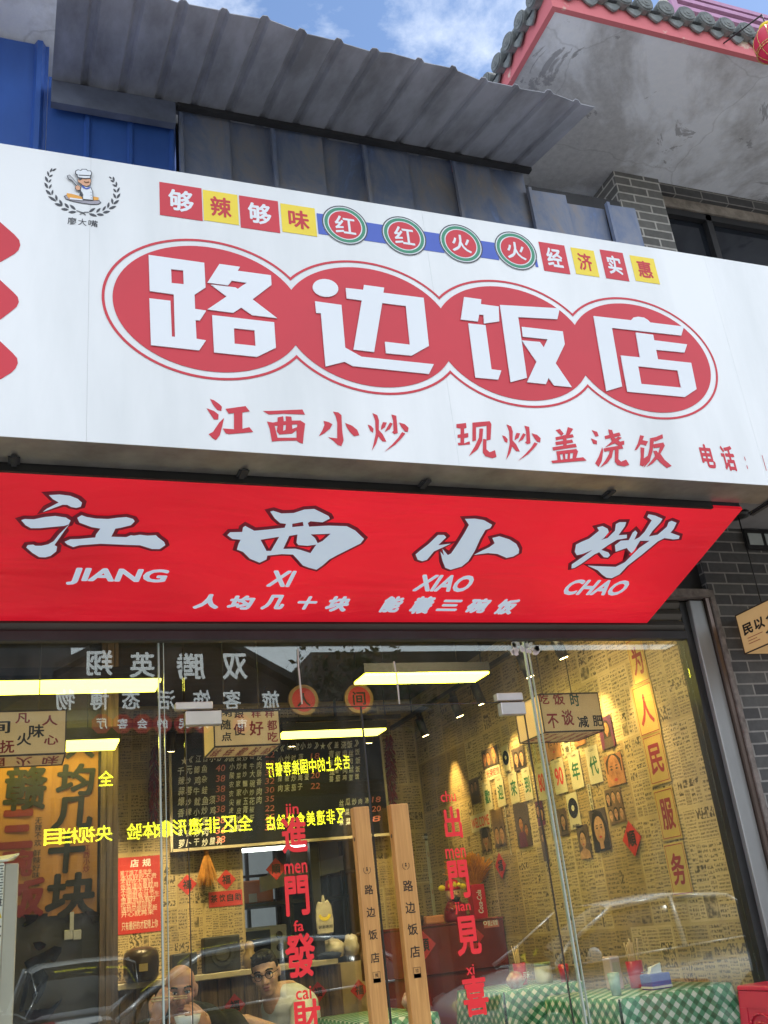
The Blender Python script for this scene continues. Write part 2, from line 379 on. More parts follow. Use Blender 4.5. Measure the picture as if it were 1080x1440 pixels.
# ---------------------------------------------------------------- the shop building (shell, interior surfaces)
shop = thing('shop_building', 'single shop unit with papered dining room behind a glass front', 'building', (1.2, YG, 0))
M_paperbase = mat('yellowed_paper', (.36, .27, .14), .75, var=.12, scale=6)
M_ceil = mat('dark_ceiling', (.03, .029, .028), .8, var=.2)
M_floor = brick('floor_tiles', (.33, .30, .27), (.36, .33, .30), (.2, .18, .16), .6, .6, .004, .35)
CEIL = 3.35
b = MB(); b.box((-2.3, YG-.5, 0), (XW+.3, YB+2.6, FLOOR-.01)); b.build('plinth', mat('cement', (.3, .29, .28), .85), shop)
b = MB(); b.box((-2.3, YG-.35, FLOOR-.008), (XW-.002, YB+2.6, FLOOR)); b.build('floor', M_floor, shop)
b = MB(); b.box((-2.3, YG+.12, CEIL), (XW-.002, YB+2.6, CEIL+.1)); b.build('ceiling', M_ceil, shop)
b = MB(); b.box((XW, YG+.03, FLOOR-.3), (XW+.25, YB+2.6, 3.8)); b.build('side_wall', M_paperbase, shop)
b = MB(); b.box((-2.4, YG+.03, 0), (-2.302, YB+2.6, 3.8)); b.build('side_wall', mat('brown_panel', (.10, .065, .04), .6), shop)
# unseen upper wall and roof, added to keep the high sun off the front
b = MB(); b.box((-3.0, 4.32, 3.46), (3.70, 4.6, 5.95)); b.box((-3.0, 4.62, 5.75), (3.70, 11, 5.9)); b.box((-3, 10.8, 0), (3.7, 11, 5.74)); b.build('upper_wall', M_conc, shop)
b = MB(); b.box((-3.0, YG-.015, 2.935), (3.62, 4.31, 3.6)); b.build('lintel', M_dark, shop)
# back wall with the kitchen opening
BW = Plane((0, YB, 0), (1, 0, 0), (0, 0, 1))
def bw(x, y): return BW.uv(x, y)
oL = bw(340, 1190)[0]; ledge_z = bw(300, 1368)[1]; open_top = bw(390, 1187)[1]
oR = XW-.62
b = MB()
b.box((-2.3, YB, FLOOR), (oL, YB+.15, CEIL)); b.box((oL, YB, open_top), (XW-.003, YB+.15, CEIL)); b.box((oL, YB, FLOOR), (XW-.003, YB+.15, ledge_z-.04))
b.build('back_wall', M_paperbase, shop)
M_wains = wood('wainscot_boards', (.07, .042, .024), (.20, .125, .07), 5, (9, 1, .7), .55)
b = MB()
x = .2
while x < XW-.9:
    w = random.uniform(.09, .14); b.box((x, YB-.03-random.uniform(0, .006), FLOOR), (x+w-.005, YB-.002, ledge_z-.045)); x += w
b.build('wainscot', M_wains, shop)
M_ledge = mat('pale_ledge', (.50, .43, .32), .5, var=.15)
b = MB(); b.box((.2, YB-.16, ledge_z-.04), (XW-.93, YB+.4, ledge_z)); b.build('ledge', M_ledge, shop, bevel=.004)
# kitchen shell seen through the opening
M_kwall = mat('kitchen_wall', (.16, .165, .17), .5, var=.3, scale=2)
b = MB(); b.box((-.5, YB+2.45, FLOOR), (XW-.003, YB+2.6, CEIL)); b.build('kitchen_wall', M_kwall, shop)
M_pane = mat('frosted_daylight_pane', (.6, .63, .65), .3, emit=(.85, .93, 1.0), es=.12)
fr = MB(); x0, z0 = oL-.05, 1.35
for i in range(4): fr.box((x0+i*.3, YB+2.38, z0), (x0+.03+i*.3, YB+2.44, z0+1.0))
for j in range(5): fr.box((x0, YB+2.385, z0+j*.25), (x0+.93, YB+2.435, z0+.025+j*.25))
f = fr.build('kitchen_window', M_blk, shop); b = MB(); b.box((x0, YB+2.44, z0), (x0+.93, YB+2.449, z0+1.0)); b.build('pane', M_pane, f)
for px_ in (447, 603):
    u = bw(px_, 1260)[0]; b = MB(); b.box((u-.035, YB+.02, ledge_z+.002), (u+.035, YB+.09, open_top-.004)); b.build('opening_post', M_blk, shop)
b = MB(); u = bw(470, 1225)
b.hexa([(u[0]-.25, YB+.9, 1.95), (u[0]+1.2, YB+.9, 2.05), (u[0]+1.2, YB+1.6, 2.05), (u[0]-.25, YB+1.6, 1.95), (u[0]+.1, YB+1.2, 2.5), (u[0]+1.0, YB+1.2, 2.5), (u[0]+1.0, YB+1.6, 2.5), (u[0]+.1, YB+1.6, 2.5)])
b.build('extractor_hood', mat('greasy_steel', (.40, .30, .19), .4, .4), shop)
b = MB(); b.hexa([(oL+.25, YB+.5, 1.86), (oL+1.0, YB+.5, 1.98), (oL+1.0, YB+.52, 1.98), (oL+.25, YB+.52, 1.86), (oL+.25, YB+.5, 1.98), (oL+1.0, YB+.5, 2.1), (oL+1.0, YB+.52, 2.1), (oL+.25, YB+.52, 1.98)]); b.build('cross_rail', mat('grey_rail', (.3, .3, .3), .5), shop)
# ---------------------------------------------------------------- old newspapers pasted on the walls
def paper_mat(name, kind, tint=(1, 1, 1)):
    m, t, p = nodes(name); l = t.links.new; uv = NN(t, 'ShaderNodeUVMap')
    base, ink = [a*b_ for a, b_ in zip((.40, .295, .15), tint)], (.045, .034, .02)
    n0 = NN(t, 'ShaderNodeTexNoise', {'Scale': 3, 'Detail': 4}); l(uv.outputs[0], n0.inputs['Vector'])
    r0 = NN(t, 'ShaderNodeValToRGB'); r0.color_ramp.elements[0].color = rgba([c*.8 for c in base]); r0.color_ramp.elements[1].color = rgba([min(1, c*1.15) for c in base]); r0.color_ramp.elements[0].position = .3; r0.color_ramp.elements[1].position = .7
    l(n0.outputs['Fac'], r0.inputs[0])
    if kind == 'text': sx, sz, lo, hi, am = 85, 60, .44, .56, .85
    elif kind == 'small': sx, sz, lo, hi, am = 110, 80, .42, .60, .75
    elif kind == 'head': sx, sz, lo, hi, am = 55, 42, .47, .52, .92
    else: sx, sz, lo, hi, am = 26, 26, .42, .62, .85
    mp = NN(t, 'ShaderNodeMapping', {'Scale': (sx, sz, 1)}); l(uv.outputs[0], mp.inputs[0])
    n = NN(t, 'ShaderNodeTexNoise', {'Scale': 1, 'Detail': 2 if kind != 'pic' else 6, 'Roughness': .6}); l(mp.outputs[0], n.inputs['Vector'])
    r = NN(t, 'ShaderNodeValToRGB'); r.color_ramp.elements[0].position = lo; r.color_ramp.elements[1].position = hi; r.color_ramp.elements[0].color = (am, am, am, 1); r.color_ramp.elements[1].color = (0, 0, 0, 1)
    l(n.outputs['Fac'], r.inputs[0]); fac = r.outputs[0]
    if kind in ('text', 'small'):
        w = NN(t, 'ShaderNodeTexWave', {'Scale': 13 if kind == 'text' else 18, 'Distortion': 0}, bands_direction='Y'); l(uv.outputs[0], w.inputs['Vector'])
        rw = NN(t, 'ShaderNodeValToRGB'); rw.color_ramp.elements[0].position = .25; rw.color_ramp.elements[1].position = .45; l(w.outputs['Fac'], rw.inputs[0])
        mu = NN(t, 'ShaderNodeMath', operation='MULTIPLY'); l(rw.outputs[0], mu.inputs[0]); l(fac, mu.inputs[1]); fac = mu.outputs[0]
    mx = NN(t, 'ShaderNodeMix', data_type='RGBA'); mx.inputs['B'].default_value = rgba(ink); l(r0.outputs[0], mx.inputs['A']); l(fac, mx.inputs['Factor'])
    l(mx.outputs['Result'], p.inputs['Base Color']); p.inputs['Roughness'].default_value = .6
    bn = NN(t, 'ShaderNodeTexNoise', {'Scale': 7, 'Detail': 4}); l(uv.outputs[0], bn.inputs['Vector']); bb = NN(t, 'ShaderNodeBump', {'Strength': .3, 'Distance': .02}); l(bn.outputs['Fac'], bb.inputs['Height']); l(bb.outputs[0], p.inputs['Normal'])
    return m
TINTS = ((1, 1, 1), (1.18, 1.2, 1.28), (.80, .76, .70))
M_paper = []
for i, tn in enumerate(TINTS): M_paper += [mat('newsprint_blank_%d' % i, [a*b_ for a, b_ in zip((.46, .345, .17), tn)], .75, col2=[a*b_ for a, b_ in zip((.36, .265, .13), tn)], scale=5, bump=.25, bscale=7)]+[paper_mat('newsprint_%s_%d' % (k, i), k, tn) for k in ('text', 'small', 'head', 'pic')]
def newspaper(pl, u0, v0, u1, v1, name, parent, seed, skip=None):
    R = random.Random(seed); b = MB(); TI = [0]
    def quad(a, c, d, e, o, mi):
        if skip and skip((a+d)/2, (c+e)/2): return
        b.mi = mi+TI[0]*5
        ou, ov = R.uniform(0, 9), R.uniform(0, 9)
        b.face([pl.at(a, c, o), pl.at(d, c, o), pl.at(d, e, o), pl.at(a, e, o)], [(a+ou, c+ov), (d+ou, c+ov), (d+ou, e+ov), (a+ou, e+ov)])
    def art(a, c, d, e, o, dep):
        w, h = d-a, e-c
        if w*h < .006 or dep > 6 or (w*h < .02 and R.random() < .35) or min(w, h) < .055:
            g = .0045; k = R.random()
            if w/h > 2.3 and h < .075: mi = 3 if k < .5 else 1
            else: mi = 1 if k < .50 else 2 if k < .90 else 3 if k < .96 else 4
            quad(a+g, c+g, d-g, e-g, o+.0004, mi); return
        s = R.uniform(.3, .7)
        if w > h*R.uniform(.8, 1.3): art(a, c, a+w*s, e, o, dep+1); art(a+w*s, c, d, e, o, dep+1)
        else: art(a, c, d, c+h*s, o, dep+1); art(a, c+h*s, d, e, o, dep+1)
    v = v0; k = 0
    while v < v1-.02:
        H = min(R.uniform(.34, .56), v1-v); u = u0-R.uniform(0, .3)
        while u < u1-.01:
            w = R.uniform(.27, .42); a, d = max(u, u0), min(u+w, u1)
            if d-a > .03:
                o = .001+.0006*(k % 3); k += 1; TI[0] = R.choice((0, 0, 1, 2))
                quad(a+.0008, v, d-.0008, min(v+H-.001, v1), o, 0); art(a+.008, v+.008, d-.008, v+H-.01, o, 0)
            u += w
        v += H
    return b.build(name, M_paper, parent)
RW = Plane((XW, 0, 0), (0, -1, 0), (0, 0, 1))
newspaper(RW, -(YB), FLOOR+.05, -(YG+.06), CEIL-.02, 'newspaper', shop, 3)
newspaper(BW, .3, ledge_z+.01, oL-.01, CEIL-.02, 'newspaper', shop, 5)
newspaper(BW, oL, open_top+.02, XW-.01, CEIL-.02, 'newspaper', shop, 8)
newspaper(BW, oR, ledge_z+.05, XW-.01, open_top+.02, 'newspaper', shop, 9)
b = MB(); b.box((oR, YB-.001, FLOOR), (XW-.004, YB+.15, open_top-.002)); b.build('back_wall', M_paperbase, shop)
# left partition, wood post
YP = 5.45
b = MB(); b.box((-2.3, YP, FLOOR), (PY(146, 1200, YP).x, YP+.08, CEIL)); b.build('partition', mat('brown_partition', (.055, .045, .038), .45, var=.25, scale=3), shop)
b = MB(); a, c = PY(141, 1200, YP-.03).x, PY(166, 1200, YP-.03).x
for i in range(3): b.box((a+(c-a)*i/3, YP-.05-.006*(i % 2), FLOOR), (a+(c-a)*(i+.96)/3, YP+.1, CEIL))
b.build('wood_post', M_wains, shop)
# jamb on the right: steel guide rail, grey pier, plaster edge
M_jamb = mat('grey_steel_jamb', (.30, .31, .31), .35, .35, col2=(.23, .235, .235), scale=4, stretch=(1, 1, .2))
jx = PY(983, 960, YG).x
b = MB(); b.box((jx-.045, YG-.04, 0), (jx+.002, YG+.05, 2.92)); b.build('guide_rail', M_blk, shop)
b = MB(); b.box((jx+.003, YG-.07, 0), (jx+.095, YG+.2, 2.92)); b.build('jamb', M_jamb, shop, bevel=.004)
b = MB(); b.box((jx+.097, YG-.09, 0), (jx+.125, YG+.1, 2.94)); b.build('trim_strip', mat('bronze_trim', (.16, .12, .10), .25, .7), shop)
b = MB(); b.box((jx+.126, YG-.10, 0), (jx+.155, YG+.1, 2.97)); b.box((jx-.25, YG-.10, 2.93), (jx+.125, YG-.025, 2.975)); b.build('plaster_edge', mat('rough_plaster', (.22, .19, .175), .95, var=.4, scale=25, bump=.8, bscale=40), shop)
b = MB(); b.box((jx+.156, YG-.06, 0), (jx+2.6, YG+.2, 3.55)); b.build('brick_pier', M_brick2, shop)
M_sof2 = mat('grey_render', (.26, .26, .265), .9, col2=(.19, .19, .2), scale=3, bump=.2)
b = MB(); b.box((jx+.0, 3.02, 3.36), (jx+2.6, YG-.062, 3.5)); b.build('porch_ceiling', M_sof2, shop)
w = MB(); q = PY(1064, 757, YG-.1); w.box((q.x-.06, YG-.085, q.z-.06), (q.x+.6, YG-.063, q.z+.06)); wf = w.build('porch_window', M_blk, shop)
b = MB(); b.box((q.x-.045, YG-.09, q.z-.035), (q.x+.05, YG-.086, q.z+.035)); b.box((q.x+.075, YG-.09, q.z-.035), (q.x+.3, YG-.086, q.z+.035)); b.build('pane', mat('bright_pane', (.45, .5, .5), .2, var=.2, scale=4), wf)
# roller shutter
sh = thing('roller_shutter', 'rolled up grey steel roller shutter under the red banner', 'shutter', (1.2, YG+.1, 2.65))
M_slat = mat('shutter_steel', (.105, .10, .09), .5, .25, col2=(.07, .066, .06), scale=3, stretch=(.3, 1, 3))
b = MB(); z = 2.94; k = 0
zb = PY(540, 878, YG-.04).z
while z > zb+.02:
    h = .062; c = [(-2.2, YG-.035, z), (-2.2, YG-.055, z-h*.5), (-2.2, YG-.035, z-h+.004), (-2.2, YG-.02, z-h+.004), (-2.2, YG-.02, z)]
    b.prism(c, (jx+2.15, 0, 0)); z -= h
b.build('slats', M_slat, sh)
b = MB(); b.box((-2.2, YG-.058, z-.045), (jx-.047, YG-.012, z)); b.build('bottom_bar', M_dark, sh, bevel=.004)
# ---------------------------------------------------------------- white sign
SG = Plane((0, YS, 0), (1, 0, 0), (0, 0, 1))
zb_, zt_ = PY(540, 646.5, YS).z, PY(540, 289, YS).z
sign = thing('shop_sign', 'long white shop sign with four big white characters on red ovals', 'sign', (1.3, YS+.1, zb_))
SX0, SX1 = -1.6, 3.72; RXE = 2.95
b = MB(); b.box((SX0, YS+.004, zb_), (SX1, YS+.2, zt_)); b.build('sign_box', M_alu, sign)
b = MB()
xs = [SX0, .2, PY(632, 560, YS).x, 3.1, SX1]
for a, c in zip(xs, xs[1:]): b.box((a+.0003, YS, zb_-.004), (c-.0003, YS+.0039, zt_+.004))
b.build('sign_face', M_signwhite, sign)
for px_ in (20, 345, 600, 855, 1075):
    x = PY(px_, 640, YS+.12).x; b = MB(); b.box((x-.010, YS+.13, zb_-.014), (x+.010, YS+.3, zb_-.006)); b.box((x-.02, YS+.15, zb_-.0055), (x+.02, YS+.3, zb_-.001)); b.build('bracket', M_dark, sign)
b = MB(); b.box((SX0, YS+.205, zb_-.03), (RXE, YS+.235, zb_+.02)); b.build('rear_tube', M_blk, sign)
def envelope(a, bb, n=40):
    cs = [.647+.647*i for i in range(4)]; top = []
    for i, c in enumerate(cs):
        lo = c-.3235 if i else c-a; hi = c+.3235 if i < 3 else c+a
        t0 = math.acos(max(-1, min(1, (lo-c)/a))); t1 = math.acos(max(-1, min(1, (hi-c)/a)))
        for k in range(n):
            t = t0+(t1-t0)*k/(n-1); top.append((c+a*cos(t), bb*sin(t)))
    v = 3.69
    return [(u, v+y) for u, y in top]+[(u, v-y) for u, y in top[::-1][1:-1]]
flat('oval_outline', SG, [envelope(.402, .318), envelope(.392, .308)], M_signred, sign, .0008, .001, px=False)
flat('red_ovals', SG, [envelope(.363, .284)], M_signred, sign, .0008, .0012, px=False)
def Z(o, k, pts): return [(o[0]+x/k, o[1]+y/k) for x, y in pts]
k1 = 1080/220; o = (190, 340)
flat('white_character', SG, [Z(o, k1, [(92,98),(475,152),(484,322),(408,372),(412,470),(488,482),(445,550),(415,547),(422,676),(487,687),(440,756),(108,720),(97,397),(242,414),(252,661),(274,663),(265,370),(100,347)]), Z(o, k1, [(247,196),(330,205),(334,300),(250,292)]),
    Z(o, k1, [(580,160),(722,180),(705,207),(935,238),(939,304),(808,404),(978,534),(805,513),(730,461),(675,497),(497,474),(630,384),(520,302),(690,322),(706,332),(768,290),(665,275),(640,307),(497,289)]),
    Z(o, k1, [(530,513),(957,562),(969,738),(838,801),(543,770)]), Z(o, k1, [(680,603),(822,618),(829,725),(684,710)])], M_white_print, sign, .003, .004)
o = (420, 370)
flat('white_character', SG, [Z(o, k1, ellipse((182,178), 89, 61, 26, 0, .14)), Z(o, k1, [(110,270),(292,295),(318,590),(430,652),(929,704),(895,771),(370,717),(314,687),(182,720),(150,352),(118,350)]),
    Z(o, k1, [(322,178),(442,191),(448,157),(587,176),(581,211),(859,246),(895,577),(775,645),(599,628),(592,549),(764,569),(736,302),(573,282),(517,620),(375,603),(432,264),(328,250)])], M_white_print, sign, .003, .004)
o = (630, 400)
flat('white_character', SG, [Z(o, 5.4, [(118,102),(248,120),(245,156),(380,174),(384,287),(268,303),(265,238),(232,235),(222,288),(92,273)]), Z(o, 5.4, [(150,302),(280,316),(325,650),(400,660),(376,729),(203,713)]),
    Z(o, 5.4, [(390,162),(843,188),(825,270),(528,254),(594,715),(470,748)]), Z(o, 5.4, [(555,328),(866,363),(881,460),(812,605),(935,786),(800,773),(758,716),(738,763),(595,748),(667,592),(556,431),(692,443),(722,484),(750,423),(563,403)])], M_white_print, sign, .003, .004)
o = (810, 420)
flat('white_character', SG, [Z(o, 5.4, [(128,138),(412,170),(430,150),(465,143),(510,150),(540,168),(558,187),(813,218),(793,286),(267,228),(344,672),(224,708)]),
    Z(o, 5.4, [(448,263),(580,280),(588,322),(837,353),(817,415),(602,394),(616,466),(868,493),(909,692),(820,752),(384,712),(334,437),(480,452)]), Z(o, 5.4, [(466,519),(765,551),(792,681),(490,653)])], M_white_print, sign, .003, .004)
# slogan tags along the top
for i, (ch, tl, br, red) in enumerate([('够', (224,256), (285,311), 1), ('辣', (285,267), (336,317), 0), ('够', (336,275), (394,328), 1), ('味', (394,286), (446,333), 0),
        ('经', (757,340), (802,386), 1), ('济', (802,348), (843,390), 0), ('实', (843,351), (885,396), 1), ('惠', (885,359), (928,400), 0)]):
    a, c = SG.uv(*tl), SG.uv(*br)
    b = MB(); b.prect(SG, a[0], a[1], c[0], c[1], .0006, .0018); t = b.build('slogan_tile', M_signred if red else M_yel, sign)
    w, h = c[0]-a[0], a[1]-c[1]
    lettering('character', SG, [(ch, (a[0]+w*.2, a[1]-h*.16), (c[0]-w*.2, c[1]+h*.18))], M_white_print if red else M_redtxt, t, .0022, .035, px=False)
for a, c in (((445,300),(462,331)), ((509,312),(545,343)), ((592,325),(625,356)), ((671,338),(702,366)), ((748,349),(757,376))):
    a, c = SG.uv(*a), SG.uv(*c); b = MB(); b.prect(SG, a[0], a[1], c[0], c[1], .0006, .0016); b.build('blue_band', M_blue, sign)
for ch, c, r in (('红', (485,317), 31.5), ('红', (568,332), 30.5), ('火', (648,343), 29.5), ('火', (725,353), 28.5)):
    u, v = SG.uv(*c); R = (SG.uv(c[0]+r, c[1])[0]-SG.uv(c[0]-r, c[1])[0])/2
    g = flat('round_badge', SG, [ellipse((u, v), R, R, 40)], M_white_print, sign, .0016, .001, px=False)
    flat('rim', SG, [ellipse((u, v), R, R, 40), ellipse((u, v), R*.95, R*.95, 40)], M_char, g, .0027, .0006, px=False)
    flat('green_ring', SG, [ellipse((u, v), R*.90, R*.90, 40), ellipse((u, v), R*.76, R*.76, 40)], M_green, g, .0027, .0006, px=False)
    flat('red_disc', SG, [ellipse((u, v), R*.71, R*.71, 40)], M_signred, g, .0027, .0006, px=False)
    lettering('character', SG, [(ch, (u-R*.45, v+R*.45), (u+R*.45, v-R*.46))], M_white_print, g, .0037, .02, px=False)
def brush(nm, o, k, polys, holes=(), dx=0, dy=0, sx=1, sy=1):
    f = lambda P: [SG.uv(o[0]+dx+x*sx/k, o[1]+dy+y*sy/k) for x, y in P]
    if holes: ms = [to_plane(flat_mesh([f(polys[0])]+[f(h) for h in holes], .0008), SG, .0008, .0008)]; rest = polys[1:]
    else: ms = []; rest = polys
    for i, P in enumerate(rest): ms.append(to_plane(flat_mesh([f(P)], .0008), SG, .0008+.00012*(i+1), .0008))
    return fin(nm, join(ms), M_signred, sign)
o = (280, 550); k = 3.375
brush('dish_character', o, k, [[(52,38),(70,44),(95,62),(108,75),(105,95),(85,90),(65,65)], [(35,82),(70,95),(92,112),(90,135),(70,135),(50,105)], [(45,205),(65,195),(95,150),(118,128),(110,165),(98,210),(80,233),(65,225)],
    [(125,85),(150,82),(220,72),(240,97),(205,102),(205,180),(238,172),(256,195),(140,205),(125,200),(112,178),(165,182),(165,105),(140,108)]])
brush('dish_character', o, k, [[(322,145),(350,150),(372,146),(372,126),(398,120),(402,144),(412,143),(410,120),(437,122),(440,141),(480,140),(503,155),(497,200),(492,250),(475,245),(462,235),(375,237),(345,240),(335,180)], [(303,95),(330,95),(490,88),(502,112),(400,108),(330,112)]],
    [[(358,165),(372,165),(368,190),(380,207),(440,202),(462,187),(462,222),(372,222)], [(400,162),(412,161),(410,184),(398,190)], [(440,160),(466,158),(464,172),(442,180)]])
brush('dish_character', o, k, [[(635,98),(660,102),(675,115),(678,180),(685,235),(675,262),(655,255),(635,235),(612,220),(655,225),(655,150),(648,120)], [(590,142),(615,148),(632,158),(620,180),(595,200),(568,215),(585,185),(595,160)], [(693,152),(725,165),(750,185),(760,210),(735,215),(715,195),(700,172)]])
CHAO = [[(800,160),(815,165),(828,180),(825,198),(812,190)], [(822,105),(845,115),(853,140),(852,185),(870,205),(888,240),(870,240),(850,215),(840,250),(820,282),(828,250),(838,200),(835,140)], [(872,148),(890,150),(882,172),(862,185),(865,165)],
    [(912,112),(935,118),(938,150),(942,200),(925,205),(915,195),(922,190),(920,140)], [(905,150),(918,155),(905,180),(880,195),(892,172)], [(948,150),(975,158),(993,175),(990,195),(975,192),(960,172)], [(962,195),(978,202),(960,225),(930,255),(880,288),(915,255),(945,222)]]
brush('dish_character', o, k, CHAO)
brush('dish_character', (706-800*.945/k, 597-105*.945/k), k, CHAO, sx=.945, sy=.945)
o = (630, 580); k = 2.4
brush('dish_character', o, k, [[(28,40),(60,36),(62,52),(54,55),(54,72),(68,70),(68,84),(54,87),(54,105),(72,98),(74,108),(36,112),(32,104),(42,102),(42,86),(32,86),(32,76),(42,74),(42,55),(28,52)], [(82,35),(140,30),(146,40),(143,92),(130,95),(130,45),(94,50),(94,95),(82,98)], [(106,55),(118,55),(115,95),(100,125),(70,148),(90,115),(104,85)], [(118,90),(129,92),(129,125),(140,135),(158,128),(163,150),(150,155),(125,148),(117,135)]])
brush('dish_character', o, k, [[(363,60),(377,56),(390,72),(382,80)], [(404,50),(422,56),(408,78),(397,76)], [(362,84),(420,74),(424,84),(364,94)], [(362,100),(418,92),(422,102),(364,111)], [(352,118),(430,106),(434,117),(354,129)], [(387,78),(399,76),(400,118),(389,120)],
    [(365,132),(432,124),(438,132),(430,160),(419,160),(422,137),(377,142),(381,164),(370,165)], [(386,140),(394,139),(396,162),(389,163)], [(404,138),(412,137),(410,160),(402,161)], [(348,164),(455,152),(467,163),(352,172)]])
brush('dish_character', o, k, [[(485,60),(503,66),(508,80),(497,82)], [(482,88),(502,96),(502,108),(490,106)], [(496,172),(508,150),(520,118),(523,130),(518,165),(508,184)], [(528,80),(578,68),(582,79),(530,91)], [(540,58),(553,60),(561,85),(580,99),(594,96),(594,109),(576,113),(553,99),(545,80)], [(574,82),(586,86),(562,105),(530,118),(550,100)], [(524,122),(586,111),(591,122),(527,133)], [(545,128),(557,128),(552,152),(536,172),(513,186),(532,160),(543,140)], [(563,124),(575,124),(574,158),(583,167),(600,160),(611,177),(595,183),(570,178),(562,166)]])
brush('dish_character', o, k, [[(648,77),(661,80),(656,94),(675,98),(667,113),(660,110),(650,108),(637,126),(629,128),(640,105)], [(649,118),(662,120),(660,156),(678,143),(676,160),(658,183),(647,178),(650,150)], [(680,88),(702,83),(723,74),(725,87),(702,97),(690,99)], [(681,92),(694,95),(690,130),(680,165),(660,187),(673,150),(680,120)], [(692,108),(726,102),(731,113),(716,140),(730,160),(754,181),(738,188),(718,172),(705,158),(690,173),(670,184),(686,164),(698,148),(692,130),(703,130),(709,138),(715,118),(694,121)]])
lettering('phone_line', SG, [('电', (981,624), (1008,659)), ('话', (1010,626), (1038,663)), (':', (1046,642), (1052,660)), ('1', (1071,640), (1078,662))], M_signred, sign, .0008, .04, each=True)
# red zigzag at the left end
o = (0, 180)
rz = []
for top, pts in ((0, [(0,265),(40,300),(54,316),(57,330),(52,344),(40,355),(0,378)]), (1, [(0,428),(38,463),(50,476),(53,490),(47,503),(34,514),(0,540)]), (2, [(0,600),(36,634),(48,648),(50,662),(44,676),(32,688),(0,708)])):
    P = [SG.uv(x/2, 180+y/2) for x, y in pts]; P = [(-.45, P[0][1])]+P+[(-.45, P[-1][1])]; rz.append(P)
flat('red_pattern', SG, rz, M_signred, sign, .0008, .0012, px=False)
# chef emblem with laurel wreath
o = (40, 230); K = 6.75
em = flat('emblem_wreath', SG, [], M_char, sign) if False else None
def leaf(x0, y0, x1, y1):
    L_ = math.hypot(x1-x0, y1-y0); dx, dy = (x1-x0)/L_, (y1-y0)/L_; w = min(L_*.19, 12)
    f = ((0, 0), (.25, .8), (.55, 1), (.8, .6), (1, 0), (.8, -.6), (.55, -1), (.25, -.8))
    return Z(o, K, [(x0+dx*L_*t-dy*w*s, y0+dy*L_*t+dx*w*s) for t, s in f])
LV = [(205,85,225,45),(225,72,265,50),(195,122,180,75),(196,128,232,108),(185,178,158,122),(190,182,217,150),(185,235,152,182),(195,240,220,198),(215,300,163,250),(222,300,232,250),(265,360,188,312),(272,355,258,297),(320,405,248,380),(323,400,293,345),(382,440,308,432),(385,425,342,378),(455,460,378,464),(448,440,392,392),
    (790,145,765,125),(812,178,778,158),(814,172,803,125),(840,220,797,200),(838,215,832,172),(835,274,805,240),(840,274,865,228),(832,332,805,285),(838,332,871,285),(800,385,790,330),(806,387,860,348),(752,425,765,368),(762,432,835,405),(702,450,735,405),(705,467,775,455),(643,465,685,424),(648,482,718,490),(575,460,635,425),(575,477,650,502)]
em = flat('emblem_branch', SG, [leaf(*l) for l in LV[:18]], M_char, sign, .0006, .001); flat('emblem_branch', SG, [leaf(*l) for l in LV[18:]], M_char, sign, .0006, .001)
flat('stem', SG, [Z(o, K, [(455,445),(520,468),(545,490),(540,495),(515,473),(455,450)]), Z(o, K, [(575,462),(535,462),(485,482),(488,487),(537,467),(575,467)])], M_char, em, .0018, .001)
lettering('name', SG, [('廖', (95,305), (107.5,317)), ('大', (110,307), (121.5,318)), ('嘴', (124.5,309), (137.5,320))], M_char, em, .0008, .01)
def lay(pts, m, n, nm='emblem_shape', ol=0):
    if ol: flat('outline', SG, [Z(o, K, pts)], M_char, em, .0006+n*.0008, .0006, ofs=ol)
    flat(nm, SG, [Z(o, K, pts)], m, em, .0006+n*.0008+(.0004 if ol else 0), .0006)
lay([(345,315),(365,305),(480,335),(600,350),(670,358),(682,372),(660,386),(600,388),(520,378),(420,358),(360,338)], mat('tray_grey', (.35, .34, .40), .5), 1, 'tray', .003)
lay([(365,285),(440,300),(515,325),(510,352),(390,345),(360,305)], M_orange_print, 3, 'food'); lay([(615,318),(668,328),(662,352),(612,355)], M_orange_print, 3, 'food')
lay([(390,330),(515,348),(513,358),(392,347)], M_white_print, 5, 'plate')
lay([(500,235),(545,222),(590,240),(605,275),(608,352),(520,345),(512,290),(492,300)], M_white_print, 5, 'jacket', .003)
lay([(505,215),(545,245),(590,232),(575,250),(545,256),(512,240)], M_blue, 8, 'collar')
lay([(488,255),(512,290),(520,312),(505,325),(488,290)], M_char, 7, 'sleeve')
lay([(445,230),(465,218),(488,232),(490,260),(465,266),(447,252)], M_skin_print, 8, 'hand', .002)
lay([(370,128),(390,122),(415,150),(465,212),(458,218),(408,165),(382,155)], mat('steel_print', (.45, .47, .5), .5), 7, 'spatula', .002)
lay([(480,150),(585,150),(592,180),(580,215),(550,228),(515,218),(495,200),(475,190),(468,175)], M_skin_print, 8, 'face', .002)
lay([(478,148),(508,152),(500,170),(478,172)], M_char, 10, 'hair')
lay([(525,180),(545,190),(572,184),(576,195),(548,200),(526,192)], mat('moustache_print', (.18, .08, .03), .6), 10, 'moustache')
lay([(470,145),(465,118),(450,112),(450,90),(470,80),(497,88),(510,75),(545,75),(560,90),(585,90),(594,105),(590,122),(582,126),(582,152),(530,155)], M_white_print, 11, 'hat', .0035)
lay([(474,125),(580,130),(580,136),(474,131)], M_char, 13, 'hat_band')
lay(ellipse((593,285), 3, 4, 8), M_char, 8, 'button'); lay(ellipse((594,312), 3, 4, 8), M_char, 8, 'button'); lay(ellipse((595,338), 3, 4, 8), M_char, 8, 'button')
